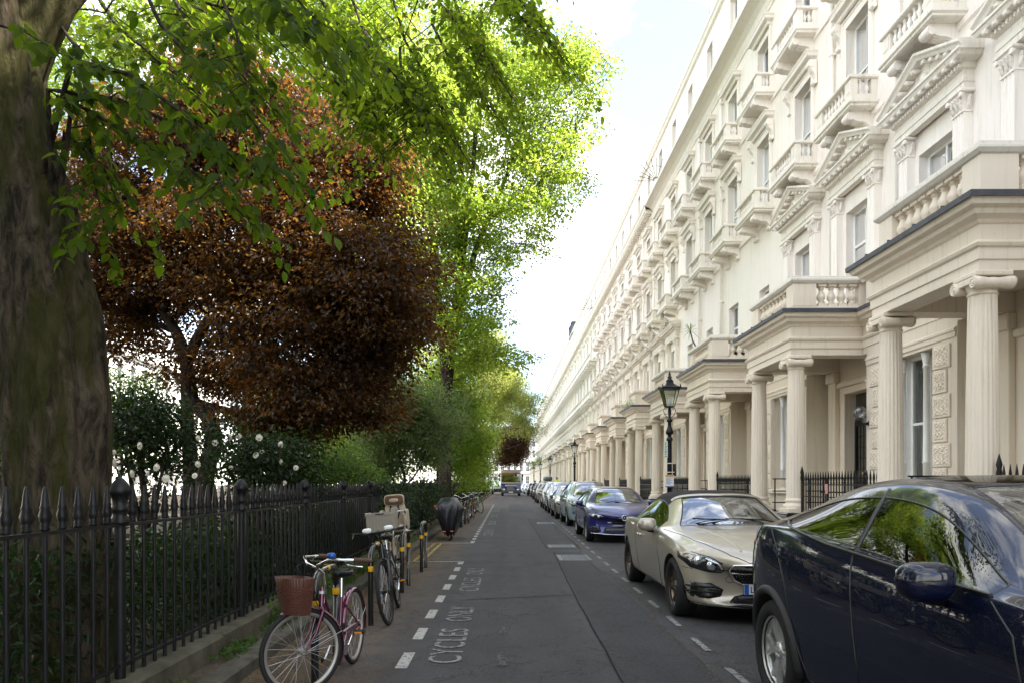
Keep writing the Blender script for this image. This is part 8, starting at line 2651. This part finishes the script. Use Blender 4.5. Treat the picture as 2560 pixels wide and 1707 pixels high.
def bike(label, front, rear, r, paint, style, steer=0.0, lean=0.0, rim_mat=None, group="bicycles in the cycle bays", mud=True):
 """front / rear: ground contact points; local +y runs from front to rear"""
 f = Vector(front); rr = Vector(rear); L = (rr - f).length; d = (rr - f).normalized()
 rz = math.atan2(-d.x, d.y)
 t = thing("bicycle", label, "bicycle", (f.x, f.y, 0), 0, group)
 t.rotation_mode = 'XYZ'; t.rotation_euler = (0, lean, rz)
 k = r / .34
 rim_mat = rim_mat or M_STRIM
 hub_f = Vector((0, 0, r + .015)); hub_r = Vector((0, L, r + .015))
 bb = Vector((0, L * .58, .27 * k)); seat_top = Vector((0, L * .70, .80 * k)); head_t = Vector((0, L * .20, .86 * k)); head_b = Vector((0, L * .165, .70 * k))
 fm = MB()
 if style == 'step':
  fm.tube([tuple(head_b + Vector((0, .02, .02))), (0, L * .34, .50 * k), tuple(bb)], .019 * k, 10); fm.tube([tuple(head_t - Vector((0, 0, .04))), (0, L * .38, .58 * k), (0, L * .63, .42 * k)], .014 * k, 10)
 else:
  fm.tube([tuple(head_b), tuple(bb)], .02 * k, 10); fm.tube([tuple(head_t - Vector((0, 0, .03))), tuple(seat_top - Vector((0, .02, .06)))], .016 * k, 10)
 fm.tube([tuple(bb), tuple(seat_top - Vector((0, .01, .08)))], .017 * k, 10)
 fm.tube([tuple(head_b), tuple(head_t)], .023 * k, 12)
 for s in (-1, 1):
  fm.tube([tuple(bb + Vector((s * .03, 0, 0))), tuple(hub_r + Vector((s * .06, 0, 0)))], .010 * k, 8)
  fm.tube([tuple(seat_top + Vector((s * .015, -.01, -.16 * k))), tuple(hub_r + Vector((s * .06, 0, 0)))], .009 * k, 8)
 obj("frame", fm.mesh("frame", paint, fix=False), t)
 # fork, bars and wheel turn together about the head tube
 piv = Vector((0, L * .165, 0))
 def turn(v):
  v = Vector(v) - piv; c, s = math.cos(steer), math.sin(steer)
  return (v.x * c - v.y * s + piv.x, v.x * s + v.y * c + piv.y, v.z)
 fk = MB()
 for s in (-1, 1): fk.tube([turn(head_b + Vector((s * .0, 0, 0))), turn(head_b + Vector((s * .05, -.01, -.02))), turn((s * .055, L * .09, .5 * k)), turn(hub_f + Vector((s * .05, 0, 0)))], [.014 * k, .015 * k, .013 * k, .009 * k], 8)
 obj("fork", fk.mesh("fork", paint, fix=False), t)
 wheel_parts(t, turn(hub_f), r, steer, M_TYRE, rim_mat, 0)
 wheel_parts(t, tuple(hub_r), r, 0, M_TYRE, rim_mat, 0)
 hb = MB(); z = head_t.z; y = head_t.y
 hb.tube([turn((0, y, z - .05)), turn((0, y - .01, z + .12 * k)), turn((0, y - .05, z + .16 * k))], .012, 8)
 if style == 'flat':
  hb.tube([turn((-.31, y + .02, z + .15 * k)), turn((-.1, y - .05, z + .14 * k)), turn((.1, y - .05, z + .14 * k)), turn((.31, y + .02, z + .15 * k))], .012, 8)
  ends = [[(s * .31, y + .02, z + .15 * k), (s * .2, y - .015, z + .145 * k)] for s in (-1, 1)]
 else:
  for s in (-1, 1): hb.tube([turn((0, y - .05, z + .16 * k)), turn((s * .08, y - .09, z + .20 * k)), turn((s * .2, y - .06, z + .25 * k)), turn((s * .27, y + .06, z + .24 * k)), turn((s * .28, y + .2, z + .22 * k))], .011, 8)
  ends = [[(s * .275, y + .09, z + .238 * k), (s * .28, y + .23, z + .215 * k)] for s in (-1, 1)]
 h = obj("handlebar", hb.mesh("handlebar", M_CHROME if style != 'flat' else M_TUBEBLK, fix=False), t)
 for e in ends: obj("grip", MB().tube([turn(e[0]), turn(e[1])], .017, 10).mesh("grip", M_BROWNG if style == 'step' else M_TRIM, fix=False), h)
 bl = MB()
 for s in (-1, 1): a = ends[0 if s < 0 else 1][0]; bl.tube([turn((a[0] - s * .02, a[1] - .03, a[2])), turn((a[0] - s * .02, a[1] - .07, a[2] - .03)), turn((a[0] + s * .02, a[1] + .06, a[2] - .055))], .006, 6)
 obj("brake_lever", bl.mesh("brake_lever", M_CHROME, fix=False), h)
 cb = MB()
 for s in (-1, 1): a = ends[0 if s < 0 else 1][0]; cb.tube([turn((a[0] - s * .02, a[1] - .04, a[2])), turn((s * .12, y - .16, z + .16)), turn((s * .03, y - .10, z)), turn((s * .02, y - .02, z - .2))], .0035, 5)
 obj("cable", cb.mesh("cable", M_TRIM, fix=False), h)
 sd = MB(); superell(sd, (0, 0, 0), (.085, .14, .03), (.7, .8), 18, 8); sd.v = [(x * (1 if yy > -.02 else max(.35, 1 + (yy + .02) * 6)), yy, zz + .012 * (yy / .14) ** 2) for x, yy, zz in sd.v]
 obj("saddle", sd.mesh("saddle", M_TRIM, fix=False), t, tuple(seat_top + Vector((0, .02, .10 * k))))
 obj("seat_post", MB().tube([tuple(seat_top - Vector((0, .02, .12))), tuple(seat_top + Vector((0, .01, .09 * k)))], .013, 8).mesh("seat_post", M_CHROME, fix=False), t)
 cr = MB(); cr.lathe([(.085 * k, -.004), (.085 * k, .004)], 24, (.05, bb.y, bb.z), 'x')
 for s, a in ((1, .6), (-1, .6 + math.pi)): cr.tube([(s * .07, bb.y, bb.z), (s * .08, bb.y + .165 * k * math.cos(a), bb.z + .165 * k * math.sin(a))], .010, 6)
 c = obj("crank", cr.mesh("crank", M_CHROME, fix=False), t)
 pd = MB()
 for s, a in ((1, .6), (-1, .6 + math.pi)): q = (s * .13, bb.y + .165 * k * math.cos(a), bb.z + .165 * k * math.sin(a)); pd.box(q[0] - .045, q[0] + .045, q[1] - .035, q[1] + .035, q[2] - .012, q[2] + .012, 0, .004)
 obj("pedal", (pd, M_TRIM), c)
 rf = MB()
 for s, a in ((1, .6), (-1, .6 + math.pi)): q = (s * .13, bb.y + .165 * k * math.cos(a), bb.z + .165 * k * math.sin(a)); rf.box(q[0] - .03, q[0] + .03, q[1] - .039, q[1] - .0352, q[2] - .008, q[2] + .008)
 obj("reflector", (rf, M_AMBER), c)
 if mud:
  for cpt, st, tn, a0, a1 in ((hub_f, steer, turn, -28, 118), (hub_r, 0, tuple, -15, 165)):
   g = MB(); R_ = r + .032; secs = []
   for i in range(25):
    a = R(a0 + (a1 - a0) * i / 24)
    secs.append([tn(cpt + Vector((dx, R_ * math.cos(a) * q, R_ * math.sin(a) * q))) for dx, q in ((-.03, .955), (-.02, .99), (0, 1.0), (.02, .99), (.03, .955))])
   for A, B in zip(secs, secs[1:]): g.add(A + B, [(j, j + 1, 6 + j, 5 + j) for j in range(4)], 0, True)
   obj("mudguard", g.mesh("mudguard", paint, fix=False), t)
   sy = MB()
   for s in (-1, 1): sy.tube([tn(cpt + Vector((s * .05, 0, 0))), tn(cpt + Vector((s * .03, R_ * .92, R_ * .32)))], .003, 5)
   obj("mudguard_stay", sy.mesh("mudguard_stay", M_STEEL, fix=False), t)
 return t, turn, dict(head=head_t, L=L, k=k, seat=seat_top, hub_f=hub_f, hub_r=hub_r)
def build_bikes():
 t, turn, g = bike("maroon step-through bicycle with a brown wicker basket, nearest the camera", (-1.33, 5.02, 0), (-1.27, 5.98, 0), .295, M_MAROON, 'step', steer=R(-46), lean=R(-2))
 k = g['k']; hd = g['head']
 # wicker basket carried in front of the bars
 mb = MB(); cy = hd.y - .23; z0, z1 = hd.z - .155, hd.z + .095
 def ring(z, a, b, n=40):
  out = []
  for i in range(n):
   an = 2 * math.pi * i / n; c, s = math.cos(an), math.sin(an)
   p = lambda v: math.copysign(abs(v) ** .72, v)
   tilt = .10 * (-(b * p(s)))
   out.append((a * p(c), cy + b * p(s), z + tilt + .05 * 0))
  return out
 nst = 40; rows = 24
 for j in range(rows):
  f = j / (rows - 1)
  if f > .70: continue
  a = .105 + .045 * f; b = .085 + .035 * f; base = ring(z0 + (z1 - z0) * f, a, b, 80)
  pts = []
  for i, q in enumerate(base):
   w = .0045 * math.sin(i * math.pi / 2 + (math.pi if j % 2 else 0) + .785)
   dx, dy = q[0], q[1] - cy; l = math.hypot(dx, dy)
   pts.append(turn((q[0] + dx / l * w, q[1] + dy / l * w, q[2])))
  mb.tube(pts, .0062, 4, closed=True)
 bk = obj("basket", mb.mesh("basket", M_WICKER, fix=False), t)
 mb = MB()
 for i in range(0, 40):
  q0, q1 = ring(z0, .105, .085)[i], ring(z1, .15, .12)[i]; mb.tube([turn(q0), turn(q1)], .005, 5)
 obj("stake", mb.mesh("stake", M_WICKER, fix=False), bk)
 A = ring(z0 + (z1 - z0) * .70, .139, .112); B = ring(z1, .152, .122); C = ring(z1 + .004, .143, .113); D = ring(z0 + (z1 - z0) * .7, .13, .103)
 mb = MB(); n = 40
 V = [turn(q) for q in A + B + C + D]
 mb.add(V, [(l * n + i, l * n + (i + 1) % n, (l + 1) * n + (i + 1) % n, (l + 1) * n + i) for l in range(3) for i in range(n)], 0, True)
 obj("leather_band", mb.mesh("leather_band", M_WICKER_D, fix=False), bk)
 mb = MB(); V = [turn(q) for q in ring(z0 + .004, .10, .08)]; mb.add(V, [tuple(range(n))]); obj("basket_base", mb.mesh("basket_base", M_WICKER, fix=False), bk)
 st = MB()
 for s in (-1, 1): st.tube([turn(g['hub_f'] + Vector((s * .055, 0, 0))), turn((s * .06, cy - .01, z0))], .004, 6)
 obj("basket_stay", st.mesh("basket_stay", M_STEEL, fix=False), t)
 bl = MB(); superell(bl, turn((.2, hd.y - .04, hd.z + .245)), (.03, .03, .022), (.8, .8), 12, 8); obj("bell", bl.mesh("bell", simple("blue_bell", (.03, .10, .4), .2, .3), fix=False), t)
 obj("head_badge", MB().lathe([(.0225 * k, 0), (.0225 * k, .09)], 12, tuple(hd + Vector((0, -.012, -.115))), cap=False).mesh("head_badge", M_PLATEW, fix=False), t)
 ch = MB(); ch.box(.035, .055, g['L'] * .53, g['L'] * 1.02, g['hub_r'].z - .055, g['hub_r'].z + .05, 0, .01); obj("chain_guard", (ch, M_MAROON), t)
 lk = MB(); lk.lathe([(.03, 0), (.03, .05)], 10, turn(hd + Vector((.0, -.05, -.22))), 'y'); obj("front_lamp", (lk, M_TRIM), t)
 # black bicycle
 t2, turn2, g2 = bike("black mountain bicycle leaning on the second cycle stand", (-1.22, 7.62, 0), (-1.30, 8.68, 0), .335, M_TUBEBLK, 'flat', steer=R(-6), lean=R(-9), rim_mat=M_TRIM, mud=False)
 hd = g2['head']; lp = MB()
 for s in (-1, 1): superell(lp, turn2((s * .12, hd.y - .07, hd.z + .17)), (.05, .05, .03), (.7, .7), 12, 8)
 obj("white_grip_cover", lp.mesh("white_grip_cover", M_WOODW, fix=False), t2)
 # cream bicycle with crate and child seat
 t3, turn3, g3 = bike("cream bicycle with a grey crate in front and a brown-backed child seat", (-1.62, 9.75, 0), (-1.60, 10.85, 0), .34, M_CREAMB, 'city', steer=R(8), lean=R(-4), rim_mat=M_TRIM)
 hd = g3['head']; cr = MB(); CG = simple("crate_grey", (.34, .30, .24), .7, 0, .1)
 y0, y1, z0, z1, w = hd.y - .36, hd.y - .06, hd.z + .0, hd.z + .25, .19
 for a, b, c, d in ((-w, w, y0, y0 + .012), (-w, w, y1 - .012, y1), (-w, -w + .012, y0 + .012, y1 - .012), (w - .012, w, y0 + .012, y1 - .012)): cr.box(a, b, c, d, z0, z1)
 cr.box(-w + .012, w - .012, y0 + .012, y1 - .012, z0, z0 + .012)
 for i in range(9): x = -w + .02 + i * (2 * w - .04) / 8; cr.box(x - .006, x + .006, y0 - .008, y0, z0 + .02, z1 - .05)
 cr.box(-w - .01, w + .01, y0 - .01, y0 + .0, z1 - .03, z1 + .005)
 cc = obj("crate", (cr, CG), t3)
 obj("crate_slot", (MB().box(-.06, .06, y0 - .012, y0 - .0101, z1 - .022, z1 - .008), M_TRIM), cc)
 sy = g3['L'] * .86; sz = g3['seat'].z + .06
 st = MB(); SB = simple("seat_shell_cream", (.46, .38, .28), .5, 0, .08); BR = simple("seat_pad_brown", (.12, .055, .025), .6, 0, .15)
 superell(st, (0, sy + .14, sz + .16), (.16, .05, .22), (.5, .5), 20, 10); superell(st, (0, sy, sz - .02), (.18, .17, .06), (.5, .5), 20, 8)
 for s in (-1, 1): superell(st, (s * .18, sy + .02, sz + .1), (.03, .16, .16), (.5, .5), 12, 8); superell(st, (s * .15, sy - .1, sz - .28), (.05, .07, .2), (.5, .5), 12, 8)
 cs = obj("child_seat", st.mesh("child_seat", SB, fix=False), t3)
 hp = MB(); superell(hp, (0, sy + .10, sz + .40), (.155, .045, .085), (.45, .5), 20, 10); o = obj("headrest", hp.mesh("headrest", SB, fix=False), cs, (0, 0, 0))
 hp = MB(); superell(hp, (0, sy + .075, sz + .40), (.140, .03, .072), (.45, .5), 20, 10); obj("headrest_pad", hp.mesh("headrest_pad", BR, fix=False), cs)
 hp = MB(); superell(hp, (0, sy + .05, sz + .397), (.075, .012, .03), (.8, .8), 16, 8); obj("headrest_patch", hp.mesh("headrest_patch", SB, fix=False), cs)
 hp = MB()
 for s in (-1, 1): hp.tube([(s * .05, sy + .09, sz + .36), (s * .07, sy + .06, sz + .2), (s * .04, sy - .02, sz + .08)], .014, 6)
 obj("harness", hp.mesh("harness", M_TRIM, fix=False), cs)
 bx = MB(); bx.box(-.06, .06, sy + .04, sy + .08, sz + .18, sz + .28, 0, .01); obj("buckle_panel", (bx, CG), cs)
 # bicycle under a black cover
 cv = thing("covered_bicycle", "bicycle wrapped in a black waterproof cover with orange straps", "bicycle", (-1.50, 18.6, 0))
 # outline of the cover: half widths across x per height
 lev = [(.14, .13, .55), (.22, .17, .75), (.40, .22, .80), (.60, .29, .82), (.80, .35, .82), (.95, .37, .78), (1.05, .31, .62), (1.12, .17, .4), (1.14, .05, .2)]
 n = 48; V = []; Fs = []
 for li, (z, a, b) in enumerate(lev):
  for i in range(n):
   an = 2 * math.pi * i / n; c, s = math.cos(an), math.sin(an)
   fold = 1 + .07 * math.sin(an * 7 + z * 2) * (1 - .4 * z) + .04 * math.sin(an * 13 - z * 5)
   x = a * fold * math.copysign(abs(c) ** .8, c) + (-.12 * (z - .2) if c < 0 else 0) * .6
   V.append((x, .75 + b * fold * math.copysign(abs(s) ** .8, s), z + .035 * math.sin(an * 5 + 1) * (1 if li == 0 else 0) - (.14 * abs(c) ** 2 if 4 < li < 7 else 0)))
 for li in range(len(lev) - 1):
  for i in range(n): Fs.append((li * n + i, li * n + (i + 1) % n, (li + 1) * n + (i + 1) % n, (li + 1) * n + i))
 cmesh = MB(); cmesh.add(V, Fs, 0, True); cmesh.add(V[-n:], [tuple(range(n))])
 CV = simple("cover_nylon", (.006, .007, .011), .42, 0, .3, 9, .6, bumpv=.5, bscale=7)
 obj("cover", cmesh.mesh("cover", CV, fix=False), cv)
 ORG = simple("orange_strap", (.65, .11, .015), .6)
 for x, z in ((-.10, .26), (.10, .27)):
  obj("strap", (MB().box(x - .045, x + .045, -.10, -.06, z - .016, z + .016, 0, .008), ORG), cv)
 obj("strap", (MB().box(-.36, -.31, .0, .05, .90, .95, 0, .008), ORG), cv)
 wheel_parts(cv, (.02, .28, .30), .285, R(12), M_TYRE, M_STRIM, 0, 20)
 wheel_parts(cv, (.0, 1.3, .30), .285, 0, M_TYRE, M_STRIM, 0, 20)
 # farther row
 far = [((-1.62, 24.6), (-1.66, 25.7), M_TUBEBLK, 'city', 6, "silver-barred black bicycle, first in the farther row behind the cover"), ((-1.40, 27.0), (-1.44, 28.05), M_TUBEBLK, 'flat', 0, "dark bicycle, second in the farther row"), ((-1.68, 29.2), (-1.66, 30.25), simple("bike_grey", (.2, .2, .2), .4, .4), 'city', -14, "grey bicycle with upswept handlebars in the farther row"),
           ((-1.42, 31.4), (-1.45, 32.45), simple("bike_red", (.22, .02, .02), .35), 'flat', 5, "dark red bicycle in the farther row"), ((-1.66, 33.8), (-1.66, 34.9), M_TUBEBLK, 'city', -8, "black upright bicycle near the end of the farther row"), ((-1.30, 36.4), (-1.42, 37.45), simple("bike_mint", (.32, .40, .36), .35), 'city', 18, "pale mint bicycle at the end of the farther row, standing out towards the road")]
 for a, b, p, stl, sdeg, lab in far:
  bike(lab, (*a, 0), (*b, 0), .335, p, stl, steer=R(sdeg), lean=R(-5 if a[0] > -1.5 else 5), rim_mat=M_STRIM, mud=False)
build_ground()
build_terrace()
build_far()
build_fence()
build_area_railings()
build_markings()
build_lamps()
build_house_details()
build_trees()
build_cars()
build_lorry()
build_people()
build_stands()
build_bikes()
